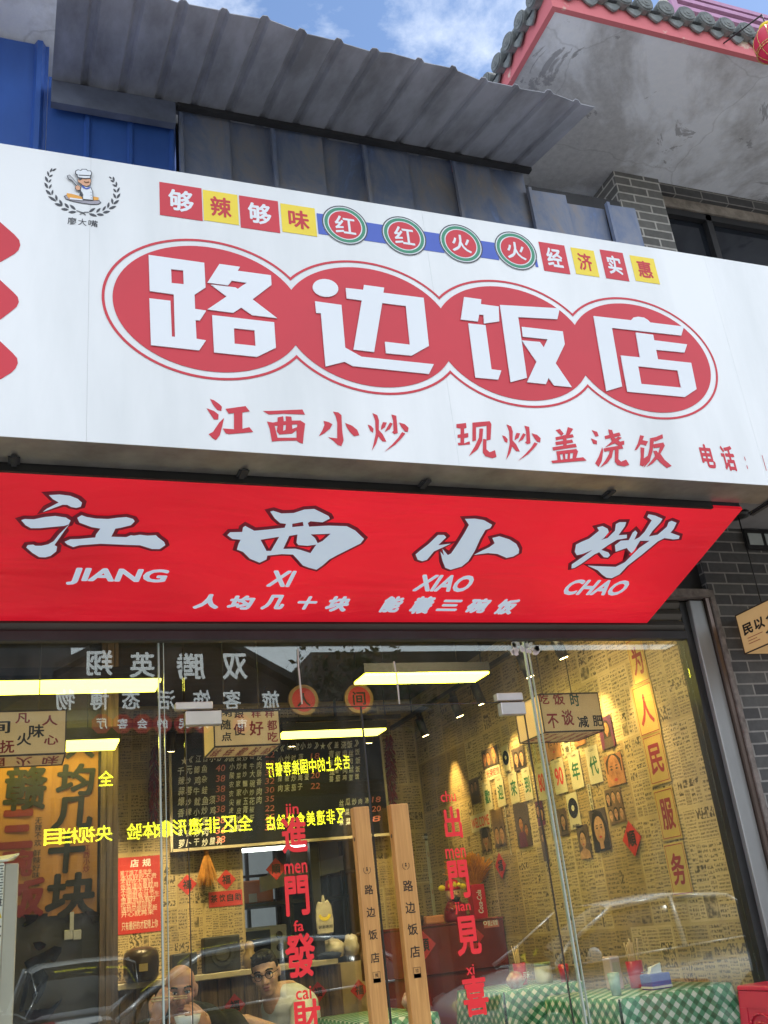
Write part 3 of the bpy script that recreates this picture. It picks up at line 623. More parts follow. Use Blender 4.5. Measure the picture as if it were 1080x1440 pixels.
# ---------------------------------------------------------------- red sloping banner below
Bp = PY(910, 876, YG-.06); Tp = PX(1044, 716, Bp.x)
RP = Plane((0, Bp.y, Bp.z), (1, 0, 0), (0, Tp.y-Bp.y, Tp.z-Bp.z)); RL = math.hypot(Tp.y-Bp.y, Tp.z-Bp.z)
RX0, RX1 = -1.6, Bp.x
ban = thing('red_banner', 'red sloping cloth sign with pale blue brush characters above glass', 'sign', (1, Bp.y, Bp.z))
def cloth_red():
    m = mat('red_banner_cloth', (.80, .012, .030), .5, var=.1, scale=1.3, stretch=(.6, 1, 1)); t = m.node_tree; p = t.nodes['Principled BSDF']
    tc = NN(t, 'ShaderNodeTexCoord'); n = NN(t, 'ShaderNodeTexNoise', {'Scale': 3.2, 'Detail': 3, 'Distortion': .6}); mp = NN(t, 'ShaderNodeMapping', {'Scale': (.35, 1, 1.6)})
    t.links.new(tc.outputs['Object'], mp.inputs[0]); t.links.new(mp.outputs[0], n.inputs['Vector'])
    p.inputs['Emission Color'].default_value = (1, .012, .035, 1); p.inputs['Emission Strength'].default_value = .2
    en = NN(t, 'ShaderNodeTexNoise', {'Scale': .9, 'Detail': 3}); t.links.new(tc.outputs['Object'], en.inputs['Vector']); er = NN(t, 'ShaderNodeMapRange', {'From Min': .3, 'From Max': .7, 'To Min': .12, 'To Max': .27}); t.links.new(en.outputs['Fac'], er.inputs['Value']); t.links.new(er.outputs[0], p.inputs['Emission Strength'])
    bp = NN(t, 'ShaderNodeBump', {'Strength': .8, 'Distance': .06}); t.links.new(n.outputs['Fac'], bp.inputs['Height']); t.links.new(bp.outputs[0], p.inputs['Normal'])
    return m
b = MB(); b.prect(RP, RX0, 0, RX1, RL, -.015, 0); b.build('cloth', cloth_red(), ban)
b = MB(); b.box((RX0, Tp.y+.012, Tp.z+.012), (RX1, Tp.y+.35, Tp.z+.085)); b.prect(RP, RX0, .0, RX1-.002, RL-.002, -.05, -.017); b.build('frame', mat('grey_blue_steel', (.085, .09, .105), .5, .2, var=.25, scale=3), ban)
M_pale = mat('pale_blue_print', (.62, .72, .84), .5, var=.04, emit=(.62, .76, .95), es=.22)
M_mar = mat('maroon_print', (.28, .012, .035), .55, var=.08)
K7, K8 = 4.696, 5.4
BR = [
 ((20,680), K7, [[(230,70),(300,66),(370,75),(420,95),(447,120),(440,145),(410,153),(375,147),(350,133),(320,132),(190,180),(215,160),(295,118),(255,95)],
   [(47,235),(70,228),(130,230),(200,215),(270,208),(340,218),(372,238),(360,262),(330,272),(240,280),(170,287),(110,287),(75,268)],
   [(362,265),(335,300),(265,400),(283,410),(278,440),(240,470),(205,480),(165,478),(120,450),(80,415),(90,400),(125,397),(140,405),(180,405),(225,395),(260,375),(300,325)],
   [(417,220),(445,203),(480,215),(540,225),(620,228),(680,220),(740,215),(785,228),(795,243),(770,268),(700,285),(668,290),(640,345),(740,348),(770,335),(790,338),(830,332),(880,338),(935,335),(950,350),(990,380),(997,400),(960,425),(910,425),(830,400),(760,398),(570,390),(430,400),(390,412),(350,395),(333,378),(370,362),(430,360),(535,350),(540,330),(570,290),(510,280),(430,250)]], []),
 ((300,700), K7, [[(375,85),(395,80),(450,98),(530,95),(600,72),(665,68),(700,85),(760,115),(768,130),(720,155),(640,148),(622,160),(632,185),(760,178),(880,182),(935,210),(993,265),(970,295),(900,330),(820,370),(765,400),(720,440),(680,468),(630,455),(590,440),(555,400),(525,368),(450,365),(355,375),(350,400),(305,422),(240,395),(195,350),(155,335),(165,300),(180,270),(125,265),(92,240),(110,222),(190,220),(195,190),(210,180),(270,212),(350,205),(470,192),(480,165),(440,160),(405,130)]],
   [[(520,165),(590,152),(595,180),(520,188)], [(310,270),(435,250),(380,345),(350,345)], [(500,245),(555,235),(548,290),(560,305),(620,310),(680,302),(640,360),(580,340),(540,330),(460,332)], [(640,235),(775,230),(720,280),(688,294),(670,260)]]),
 ((560,710), K8, [[(505,100),(580,98),(650,110),(710,145),(695,170),(660,182),(620,250),(580,340),(530,420),(480,460),(430,475),(395,485),(355,470),(335,420),(318,348),(345,378),(333,325),(375,375),(400,362),(450,290),(500,210),(535,145)],
   [(300,222),(345,222),(362,238),(320,280),(300,300),(395,288),(330,318),(270,345),(215,410),(180,420),(145,408),(130,370),(165,340),(230,290)],
   [(712,245),(765,232),(840,255),(895,290),(915,330),(912,360),(870,385),(820,395),(750,365),(680,358),(575,372),(620,348),(690,315),(730,285)]], []),
 ((780,710), K8, [[(320,165),(360,155),(400,175),(408,200),(370,245),(345,262),(400,245),(455,190),(462,140),(490,125),(540,125),(530,155),(480,225),(545,220),(545,245),(470,258),(400,300),(350,335),(405,355),(418,375),(400,393),(370,390),(335,352),(300,368),(200,440),(150,470),(125,475),(128,445),(180,410),(290,332),(210,365),(165,375),(150,350),(160,295),(200,275),(260,250),(310,210),(335,190)],
   [(455,300),(500,266),(560,262),(590,205),(610,188),(625,205),(600,260),(640,240),(680,200),(735,110),(700,85),(710,65),(760,75),(815,100),(800,125),(740,190),(710,235),(780,220),(850,160),(862,125),(885,115),(922,130),(900,175),(875,205),(945,230),(940,250),(900,255),(830,245),(780,270),(660,370),(550,455),(490,520),(430,550),(390,545),(355,520),(325,490),(250,455),(330,460),(460,465),(530,430),(640,320),(720,265),(645,265),(600,340),(580,360),(555,335),(545,320),(500,335),(460,348)]], [])]
def grow(r, d):     # outward copy of a closed outline (plane metres)
    A = sum(p[0]*q[1]-q[0]*p[1] for p, q in zip(r, r[1:]+r[:1])); s = 1 if A > 0 else -1
    n = len(r); out = []
    for i in range(n):
        a, c, e = Vector(r[i-1]), Vector(r[i]), Vector(r[(i+1) % n])
        t0, t1 = (c-a).normalized(), (e-c).normalized(); n0, n1 = Vector((t0.y, -t0.x))*s, Vector((t1.y, -t1.x))*s
        m_ = n0+n1; m_ = m_.normalized() if m_.length > .2 else n0
        f = min(1/max(m_.dot(n0), .45), 1.8); out.append(tuple(c+m_*d*f))
    return out
for o, k, outs, holes in BR:
    ro = [[RP.uv(*p) for p in Z(o, k, r)] for r in outs]; rh = [[RP.uv(*p) for p in Z(o, k, r)] for r in holes]
    ms = []
    for i, r in enumerate(ro): ms.append(to_plane(flat_mesh([grow(r, .016)], .0006), RP, .0008+.0007*i, .0006))
    back = join(ms)
    ch = fin('brush_character', to_plane(flat_mesh(ro+rh, .0012), RP, .0045, .0012), M_pale, ban)
    for h in rh: pass
    fin('outline', back, M_mar, ch)
    for h in rh: fin('counter', to_plane(flat_mesh([grow(h, -.013)], .0006), RP, .0031, .0006), bpy.data.materials['red_banner_cloth'], ch)
def on_banner(nm, items, bold):
    for st, (x0, y0), (x1, y1) in items:
        h = y1-y0; ym = (y0+y1)/2; sl = .32*h; q = RP.uv(x0+sl, ym), RP.uv(x1-sl, ym); t_, bt = RP.uv((x0+x1)/2, y0), RP.uv((x0+x1)/2, y1)
        lettering(nm, RP, [(st, (q[0][0], t_[1]), (q[1][0], bt[1]))], M_pale, ban, .001, bold, .12, px=False)
on_banner('pinyin', [('JIANG', (86,799), (244,823)), ('XI', (370,802), (421,825)), ('XIAO', (577,808), (672,832)), ('CHAO', (788,815), (889,837))], .05)
on_banner('slogan', [('人', (266,835), (316,856)), ('均', (314,837), (364,857)), ('几', (362,836), (408,857)), ('十', (412,838), (452,857)), ('块', (452,838), (498,860)),
    ('能', (530,838), (573,861)), ('赣', (571,838), (617,863)), ('三', (611,843), (652,859)), ('碗', (651,841), (694,862)), ('饭', (692,842), (733,864))], .075)
# ---------------------------------------------------------------- steel sheets behind the sign, steel awning
YW = 3.56
def corr(name, pl, u0, u1, prof, period, rib, h, mats, parent, th=.003, out=None):
    """trapezoid-ribbed sheet on a plane: prof(u) -> (v0, v1); ribs stand off the plane along +N by h"""
    us = []; u = u0
    while u < u1-1e-4:
        for du, o_ in ((0, 0), (period-rib, 0), (period-rib*.72, h), (period-rib*.28, h)):
            if u+du <= u1: us.append((u+du, o_))
        u += period
    us.append((u1, 0)); b = MB(); rows = []
    for u, o_ in us:
        v0, v1 = prof(u); rows.append([pl.at(u, v0, o_), pl.at(u, v1, o_), pl.at(u, v0, o_+th), pl.at(u, v1, o_+th)])
    for p, q in zip(rows, rows[1:]):
        b.face([p[2], q[2], q[3], p[3]]); b.face([p[0], p[1], q[1], q[0]]); b.face([p[0], q[0], q[2], p[2]]); b.face([p[1], p[3], q[3], q[1]])
    for p in (rows[0], rows[-1]): b.face([p[0], p[2], p[3], p[1]])
    bmesh.ops.remove_doubles(b.b, verts=b.b.verts, dist=1e-6)
    return b.build(name, mats, parent)
SW = Plane((0, YW, 0), (1, 0, 0), (0, 0, 1))
xb = PY(250, 200, YW).x; xr = PY(893, 320, YW).x
lft = thing('blue_sheet_cladding', 'bright blue ribbed steel cladding next to the rusty sheets', 'cladding', (-.4, YW, 3.6))
zs = PY(34, 60, YW).z
corr('blue_sheet', SW, -1.7, PY(68, 100, YW).x+.0, lambda u: (3.55, zs), .215, .05, .028, M_bluesheet, lft)
x69 = PY(68, 100, YW).x
corr('blue_sheet', SW, x69+.002, xb-.01, lambda u: (3.55, PY(235, 150, YW).z+.05), .19, .03, .014, M_bluesheet, lft)
rus = thing('rusty_sheet_hoarding', 'rust stained dark steel sheets standing behind the white sign', 'hoarding', (1.7, YW, 3.6))
b = MB(); b.box((xb-.3, YW+.04, 3.5), (xr-.03, YW+.06, PY(500, 205, YW).z-.02)); b.box((xb-.12, YW+.061, 3.5), (xb+.2, YW+.075, PY(250, 150, YW).z+.02)); b.build('backing_rail', M_dark, rus)
xs = [xb]+[PY(p, 280, YW).x for p in (322, 385, 455, 515, 575, 640, 690, 740, 790, 845)]+[xr]
for i, (a, c) in enumerate(zip(xs, xs[1:])):
    ztop = PY(a and 500, 205, YW).z+.05 if i < 8 else PY(815, 286, YW).z+random.uniform(-.02, .03)
    b = MB(); d = (-.014, .014)[i % 2]+random.uniform(-.003, .003)
    b.prism([(a+.002, YW+d, 3.5), (a+.002, YW+d-.025, 3.5), (a+.02, YW+d-.025, 3.5), (a+.026, YW+d-.004, 3.5), (c+.012, YW+d-.004-.006*random.random(), 3.5), (c+.012, YW+d, 3.5)], (0, 0, ztop-3.5))
    b.build('steel_sheet', M_rust, rus)
Ar = PY(740, 245, YW-.02); Ao = PX(836, 150, Ar.x); Al = PY(72, 126, YW-.02)
awn = thing('steel_awning', 'grey ribbed steel awning sloping out over the white sign', 'awning', (1.3, Ar.y, Ar.z))
zi = (Ar.z+PY(320, 162, YW-.02).z)/2
Ai = Vector((0, YW-.02, zi)); nv = Vector((0, Ao.y-(YW-.02), Ao.z-zi)); AL = nv.length
AP = Plane(Ai, (1, 0, 0), nv)      # normal looks down at the street
if AP.N.z > 0: AP = Plane(Ai, (-1, 0, 0), nv)
sg = 1 if AP.U.x > 0 else -1
vo = AP.uv(410, 40)[1]; uo = AP.uv(410, 40)[0]; ur = AP.uv(836, 150)[0]
def aprof(u):
    f = (u-ur)/(uo-ur); return (-.05, AL+(vo-AL)*min(f, 1.6)+.012*sin(u*9)+.008*sin(u*23))
ua, uc = sorted((sg*Al.x, ur)); um = AP.uv(508, 140)[0]
b = MB(); b.hexa([AP.at(um-.03, 0, .0075), AP.at(um+.03, 0, .0075), AP.at(um+.03, AL*.98, .0075), AP.at(um-.03, AL*.98, .0075), AP.at(um-.03, 0, .012), AP.at(um+.03, 0, .012), AP.at(um+.03, AL*.98, .012), AP.at(um-.03, AL*.98, .012)]) if False else None
for a, c in ((ua, um), (um+.0002, uc)):
    corr('awning_sheet', AP, a, c, aprof, .165, .045, -.016, M_awn, awn)
b = MB(); x0, x1 = PY(72, 130, YW-.06).x, PY(246, 150, YW-.06).x; b.box((x0, YW-.075, PY(160, 158, YW-.075).z), (x1, YW-.035, zi-.02)); b.build('gutter', mat('dark_blue_grey', (.17, .20, .28), .6, var=.25), awn)
b = MB(); b.box((x1+.01, YW-.08, zi-.04), (Ar.x, YW-.045, zi-.018)); b.build('support_beam', M_dark, awn)
# ---------------------------------------------------------------- tiled eave of the taller house on the right
YPL = 3.76
pil = PY(862, 240, YPL); ZS = pil.z
cor = PZ(780, 15, ZS)
house = thing('tiled_eave_house', 'taller brick house with plastered eave and grey clay tile edge', 'building', (cor.x+1.4, YPL, 3.3))
b = MB(); b.box((cor.x, cor.y, ZS), (cor.x+6, 9, ZS+.1)); b.build('soffit', M_conc, house)
FH = .095
b = MB(); b.box((cor.x-.03, cor.y-.03, ZS-.012), (cor.x+6, cor.y-.002, ZS+FH)); b.box((cor.x-.03, cor.y-.0019, ZS-.012), (cor.x-.002, 9, ZS+FH)); b.build('fascia', M_pink, house)
b = MB()
b.hexa([(cor.x-.06, cor.y-.06, ZS+FH+.005), (cor.x+6, cor.y-.06, ZS+FH+.005), (cor.x+6, 9, ZS+FH+.005), (cor.x-.06, 9, ZS+FH+.005), (cor.x+.75, cor.y+1.1, ZS+.8), (cor.x+6, cor.y+1.1, ZS+.8), (cor.x+6, 9, ZS+.8), (cor.x+.75, 9, ZS+.8)])
b.build('roof', M_tile2, house)
def cap_mesh():
    b = MB(); R = .052; n = 12
    prof = [(R*cos(pi*i/n-.35*cos(pi*i/n)*0), R*sin(pi*i/n)) for i in range(n+1)]
    pts = [(x, 0, z) for x, z in prof]; 
    b.prism([Vector((x, 0, z-.012)) for x, z in [(R*cos(2*pi*i/18), R*sin(2*pi*i/18)) for i in range(18)]], (0, .5, .02))
    for r, d in ((.046, .006), (.028, .009), (.012, .012)):
        ring = [(r*cos(2*pi*i/18), -d, r*sin(2*pi*i/18)-.012) for i in range(18)]; b.prism(ring, (0, d-.0005, 0))
    return b.mesh(bevel=.002)
def drip_mesh():
    b = MB(); w = .058
    prof = [(-w, .012), (-w*.5, -.008), (0, -.014), (w*.5, -.008), (w, .012), (w*.75, -.028), (w*.4, -.052), (0, -.068), (-w*.4, -.052), (-w*.75, -.028)]
    b.prism([(x, 0, z) for x, z in prof], (0, .012, 0))
    b.prism([(-w, .0125, .012), (-w*.5, .0125, -.008), (0, .0125, -.014), (w*.5, .0125, -.008), (w, .0125, .012), (w, .0125, .02), (0, .0125, -.004), (-w, .0125, .02)], (0, .4, .015))
    return b.mesh(bevel=.0015)
cm, dm = cap_mesh(), drip_mesh(); cm.materials.append(M_tile); dm.materials.append(M_tile)
def tiles(n, start, step, rot, off):
    for i in range(n):
        for k, (me, nm) in enumerate(((cm, 'cap_tile'), (dm, 'drip_tile'))):
            o_ = bpy.data.objects.new(nm, me); COL.objects.link(o_); o_.parent = house
            p = start+step*(i+(.5 if k else 0)); p = p+Vector((0, 0, .052 if k == 0 else .012)) - off*(.02 if k == 0 else 0)
            o_.location = p-wloc(house); o_.rotation_euler = (random.uniform(-.05, .05), random.uniform(-.06, .06), rot+random.uniform(-.05, .05))
tiles(22, Vector((cor.x+.0, cor.y-.048, ZS+FH)), Vector((.128, 0, 0)), 0, Vector((0, 1, 0)))
tiles(14, Vector((cor.x-.055, cor.y+.06, ZS+FH)), Vector((0, .135, 0)), -pi/2, Vector((1, 0, 0)))
# brick pier, window under the eave
zlo = 3.55
b = MB(); pr = PY(928, 262, YPL).x
b.box((pil.x, YPL, zlo), (pr, YPL+.9, ZS-.001)); b.build('brick_pier', M_brick, house)
b = MB(); b.box((pr+.001, YPL+.02, ZS-.075), (pr+3, YPL+.3, ZS-.001)); b.build('brick_course', M_brick2, house)
b = MB(); b.box((pr+.001, YPL+.05, ZS-.15), (pr+3, YPL+.3, ZS-.076)); b.build('lintel', mat('old_cement', (.33, .29, .25), .95, var=.4, scale=12, bump=.6), house)
wz = MB(); wz.box((pr+.001, YPL+.10, zlo), (pr+3, YPL+.12, ZS-.151)); win = wz.build('window', M_glassdk, house)
b = MB(); mx_ = PY(1003, 330, YPL+.06).x
for xx in (pr+.02, mx_, mx_+.75): b.box((xx-.02, YPL+.06, zlo), (xx+.022, YPL+.099, ZS-.152))
b.box((pr+.045, YPL+.06, ZS-.2), (pr+3, YPL+.098, ZS-.155)); b.build('frame', M_dark, win)
b = MB(); b.box((pr+.001, YPL+.4, zlo), (pr+3, YPL+.6, ZS-.002)); b.build('wall', M_dark, house)
# left eave slab
lf = thing('plaster_eave', 'grey plaster eave slab above the blue steel cladding', 'eave', (-1, YW, ZS))
zl = PY(34, 60, YW).z+.03
b = MB(); b.box((-3, 2.3, zl), (PY(72, 60, 3.5).x+.3, 4.31, zl+.12)); b.build('slab', M_conc, lf)
# parapet far up on the right and the red lantern
par = thing('parapet_wall', 'white parapet with mauve frame rising above the tile edge', 'parapet', (5, 6, 8))
PPl = Plane((0, 6.0, 0), (1, 0, 0), (0, 0, 1))
q0, q1, q2 = PPl.uv(940, 0), PPl.uv(1080, 45), PPl.uv(960, 40)
b = MB(); b.prect(PPl, q0[0], q1[1]-.6, q1[0]+3, q0[1]+.15, -.3, 0); b.build('panel', mat('cream_render', (.62, .58, .50), .85, var=.1), par)
M_mauve = mat('mauve_paint', (.42, .22, .36), .7, var=.15)
b = MB()
for dz in (-.02, .11, .20): b.prect(PPl, q0[0]-.02, q0[1]-.13+dz, q1[0]+3, q0[1]-.075+dz, .001, .05)
b.prect(PPl, q0[0]-.06, q1[1]-.6, q0[0]+.02, q0[1]+.15, .051, .09); b.build('frame', M_mauve, par)
lt = thing('red_lantern', 'round red lantern with gold pattern hanging past the tile edge', 'lantern', PY(1088, 62, 2.55))
c = PY(1086, 62, 2.55)
M_lan = mat('lantern_silk', (.62, .02, .07), .5, var=.2, scale=6)
b = MB(); b.ell(c, (.085, .085, .105), nu=24, nv=14); b.build('shade', M_lan, lt)
b = MB()
for i in range(10):
    a = 2*pi*i/10
    b.path([c+Vector((sin(t)*cos(a)*.0865, sin(t)*sin(a)*.0865, cos(t)*.1065)) for t in [pi*(k+1)/12 for k in range(11)]], .0018, 5)
for dz in (-.045, -.03): b.path([c+Vector((cos(t)*.087*.94, sin(t)*.087*.94, dz)) for t in [2*pi*k/24 for k in range(25)]], .0022, 5)
b.build('gold_rib', mat('gold', (.65, .45, .15), .35, .6), lt)
b = MB(); b.lathe(c-Vector((0, 0, .125)), [(.03, 0), (.035, .02)], 16); b.build('base_ring', M_yel, lt); b = MB(); b.lathe(c+Vector((0, 0, .1)), [(.035, 0), (.035, .02), (.02, .03)], 16); b.build('cap', M_yel, lt); b = MB(); b.tube(c+Vector((0, 0, .13)), c+Vector((0, 0, .2)), .003); b.tube(c+Vector((0, 0, .2)), Vector((c.x, cor.y-.031, c.z+.2 if c.z+.2 > ZS else ZS+.03)), .004); b.build('hanging_bracket', M_dark, lt)
# porch: pendant cord and lamp box on the far right
# ---------------------------------------------------------------- glass shopfront and doors
GP = Plane((0, YG, 0), (1, 0, 0), (0, 0, 1))
dL, dC, dR = PY(260, 1005, YG).x, PY(508, 1000, YG).x, PY(737, 1000, YG).x
dT = PY(506, 994, YG).z; gT = 2.93
sL, sR = PY(224, 1000, YG).x, PY(752, 1000, YG).x
sf = thing('glass_shopfront', 'fixed glass panes and transom around the double glass door', 'shopfront', (1.3, YG, FLOOR))
def pane(x0, x1, z0, z1, parent, y=YG, th=.006):
    b = MB(); b.box((x0, y-th/2, z0), (x1, y+th/2, z1)); return b.build('pane', M_glass, parent)
pane(-2.29, sL-.004, FLOOR, gT, sf); pane(sL+.004, dL-.006, FLOOR, gT, sf)
xm = PY(255, 930, YG).x
pane(dL-.0, dR+.0, dT+.008, gT, sf); pane(dR+.006, sR-.004, FLOOR, gT, sf); pane(sR+.004, jx-.047, FLOOR, gT, sf)
b = MB()
for x in (sL, sR):
    b = MB(); b.box((x-.0035, YG-.007, FLOOR), (x+.0035, YG+.012, gT)); b.build('joint', M_edge, sf)
    b = MB(); b.box((x+.02, YG-.0048, FLOOR), (x+.023, YG+.009, gT)); b.build('joint', M_edge, sf)
M_chrome = mat('brushed_steel_fitting', (.62, .62, .60), .3, .6, var=.1)
for tl, br in (((246,989),(299,1015)), ((696,976),(736,1001))):
    a, c = GP.uv(*tl), GP.uv(*br); m_ = dT+.004
    b = MB(); b.box((a[0], YG-.022, m_+.002), (c[0], YG+.022, a[1])); b.build('patch_fitting', M_chrome, sf, bevel=.003)
M_wood = wood('pale_oak', (.43, .205, .06), (.60, .325, .105), 7, (10, 10, .5), .42)
M_burn = mat('burnt_black', (.03, .018, .01), .7)
def door(x0, x1, hx, label, items, pin):
    d = thing('glass_door', label, 'glass door', ((x0+x1)/2, YG, FLOOR), 'double glass entrance doors')
    pane(x0+.003, x1-.003, FLOOR+.012, dT, d)
    b = MB()
    b.box((x0, YG-.006, FLOOR+.012), (x0+.0028, YG+.006, dT)); b.box((x1-.0028, YG-.006, FLOOR+.012), (x1, YG+.006, dT)); b.box((x0, YG-.006, dT+.0003), (x1, YG+.006, dT+.004))
    b.build('edge', M_dark, d)
    b = MB(); fx0, fx1 = (x0, x0+.155) if x0 < dC-.1 else (x1-.13, x1)
    b.box((fx0, YG-.022, dT-.062), (fx1, YG+.022, dT-.002)); b.build('patch_fitting', M_chrome, d, bevel=.003)
    b = MB(); b.box((fx0, YG-.022, FLOOR+.012), (fx1, YG+.022, FLOOR+.07)); b.build('patch_fitting', M_chrome, d, bevel=.003)
    # wooden pull bar
    hp = Plane((0, YG-.085, 0), (1, 0, 0), (0, 0, 1)); z1 = hp.uv(hx[0][0], hx[0][1])[1]; a, c = hp.uv(*hx[0])[0], hp.uv(*hx[1])[0]
    b = MB(); b.box((a, YG-.085, .62), (c, YG-.035, z1)); h = b.build('pull_bar', M_wood, d, bevel=.004, seg=2)
    b = MB()
    for z in (z1-.16, z1-.62, .75): b.tube(((a+c)/2, YG-.0352, z), ((a+c)/2, YG-.004, z), .014, .014, 14)
    b.build('standoff', M_blk, h)
    b = MB()
    for z in (z1-.13, z1-.98): b.tube((a-.0012, YG-.06, z), (a+.002, YG-.06, z), .009, .009, 12)
    b.build('bolt_plug', mat('dark_bolt', (.10, .06, .03), .5), h)
    w = c-a; its = []; cx = (a+c)/2
    for ch, py_ in zip('路边饭店', hx[2]):
        v = hp.uv(hx[0][0]+12, py_)[1]; its.append((ch, (cx-w*.27, v+w*.27), (cx+w*.27, v-w*.27)))
    lettering('burnt_name', hp, its, M_burn, h, .0006, .02, px=False)
    v = hp.uv(hx[0][0]+12, hx[3])[1]; R = []
    R += [ellipse((cx, v), .0035, .0045, 10), ellipse((cx, v+.008), .0035, .003, 10), ellipse((cx, v-.006), .008, .002, 12)]
    for s_ in (-1, 1):
        for k in range(5): t = -pi/2+s_*(.35+.42*k); R.append(ellipse((cx+cos(t)*.0155, v+sin(t)*.0155), .0032, .0013, 8, 0, t+pi/2))
    flat('burnt_emblem', hp, R, M_burn, h, .0006, .0006, px=False)
    v = hp.uv(hx[0][0]+12, hx[4])[1]
    g = flat('burnt_stamp', hp, [[(cx-.016, v+.02), (cx+.016, v+.02), (cx+.016, v-.02), (cx-.016, v-.02)], [(cx-.0148, v+.0188), (cx+.0148, v+.0188), (cx+.0148, v-.0188), (cx-.0148, v-.0188)], [(cx-.015, v-.004), (cx+.015, v-.004), (cx+.015, v-.0052), (cx-.015, v-.0052)]], M_burn, h, .0006, .0006, px=False)
    lettering('seal', hp, [('推' if x0 < dC-.1 else '拉', (cx-.007, v+.015), (cx+.007, v))], M_burn, g, .0006, .01, px=False)
    lettering('red_wish', GP, items[0], M_wish, d, .0055, .038); lettering('red_pinyin', GP, items[1], M_wish, d, .0055, .015)
    return d
M_wish = mat('red_sticker', (.86, .035, .045), .4, var=.03, emit=(.9, .03, .04), es=.0)
door(dL, dC, ((497, 1135), (519, 1135), (1252, 1284, 1316, 1349), 1224, 1377), 'glass door leaf with the red wish ending in fortune',
    ([('進', (394,1150), (433,1198)), ('門', (399,1233), (436,1286)), ('發', (399,1315), (445,1372)), ('財', (410,1408), (452,1450))], [('jin', (400,1131), (420,1150)), ('men', (399,1215), (432,1227)), ('fa', (412,1295), (427,1309)), ('cai', (415,1389), (438,1404))]), '推')
door(dC, dR, ((549, 1131), (574, 1131), (1247, 1278, 1309, 1341), 1218, 1371), 'glass door leaf with the red wish ending in joy',
    ([('出', (621,1135), (651,1178)), ('門', (627,1211), (662,1262)), ('見', (637,1290), (678,1341)), ('喜', (647,1374), (689,1426))], [('chu', (618,1113), (641,1127)), ('men', (625,1194), (655,1206)), ('jian', (638,1269), (662,1284)), ('xi', (654,1357), (667,1370))]), '拉')
b = MB()
for pts in ([(553,930),(556,945),(558,960),(561,990)], [(418,912),(419,940),(424,990)]):
    P = [PY(x, y, YG-.0065) for x, y in pts]
    for p, q in zip(P, P[1:]): b.hexa([p, p+Vector((.008, 0, 0)), p+Vector((.008, .001, 0)), p+Vector((0, .001, 0)), q, q+Vector((.006, 0, 0)), q+Vector((.006, .001, 0)), q+Vector((0, .001, 0))])
b.build('sealant_smear', mat('dry_sealant', (.55, .55, .52), .6), sf)
R_ = random.Random(4); b = MB()
for i in range(26):
    c = PY(720+R_.uniform(0, 38), 904+R_.uniform(0, 14)+.2*i*.3, YG-.0062); r = R_.uniform(.006, .02)
    b.prism([c+Vector((cos(t)*r*R_.uniform(.5, 1.2), 0, sin(t)*r*R_.uniform(.5, 1.2))) for t in [2*pi*k/7 for k in range(7)]], (0, .0008+.00003*i, 0))
b.build('torn_sticker', mat('torn_white_sticker', (.75, .75, .73), .7), sf)
# ---------------------------------------------------------------- ceiling lamps
M_led = mat('led_panel', (.9, .9, .8), .4, emit=(1, .85, .04), es=15)
M_led2 = mat('dim_led_panel', (.9, .9, .8), .4, emit=(1, .86, .10), es=5.0)
M_led3 = mat('warm_panel', (.9, .9, .8), .4, emit=(1, .76, .42), es=22)  # for two unseen lamps added to brighten the dining room
def led(p0, p1, Y, label, ext=0, ml=None):
    a, c = PY(p0[0], p0[1], Y), PY(p1[0], p1[1], Y); x0, x1, z = a.x-ext, c.x, (a.z+c.z)/2
    t = thing('linear_ceiling_lamp', label, 'ceiling lamp', ((x0+x1)/2, Y+.1, z), 'black linear ceiling lamps')
    b = MB(); b.box((x0, Y, z+.014), (x1, Y+.24, z+.075)); b.build('housing', M_blk, t)
    b = MB(); b.box((x0+.008, Y+.008, z), (x1-.008, Y+.232, z+.0138)); b.build('diffuser', ml or M_led, t)
    b = MB()
    for f in (.2, .8): x = x0+(x1-x0)*f; b.tube((x, Y+.12, z+.075), (x, Y+.12, CEIL-.001), .0025, .0025, 6)
    b.build('suspension_wire', M_dark, t)
led((513,949), (690,947), 5.6, 'glowing linear lamp with black housing nearest the spotlight track')
led((0,962), (229,956), 4.95, 'longest glowing linear lamp, crossing behind the glass joint', .35, M_led2)
led((397,1030), (545,1027), 7.2, 'glowing linear lamp just above the menu board', 0, M_led2)
led((92,1045), (170,1042), 5.15, 'short glowing lamp end showing beside the worldly smoke lightbox', .5, M_led2)
led((330,820), (560,820), 4.75, 'warm linear lamp high behind the shutter over the entrance', .0, M_led3)
led((600,820), (800,820), 4.75, 'warm linear lamp high behind the shutter over the papered tables', .0, M_led3)
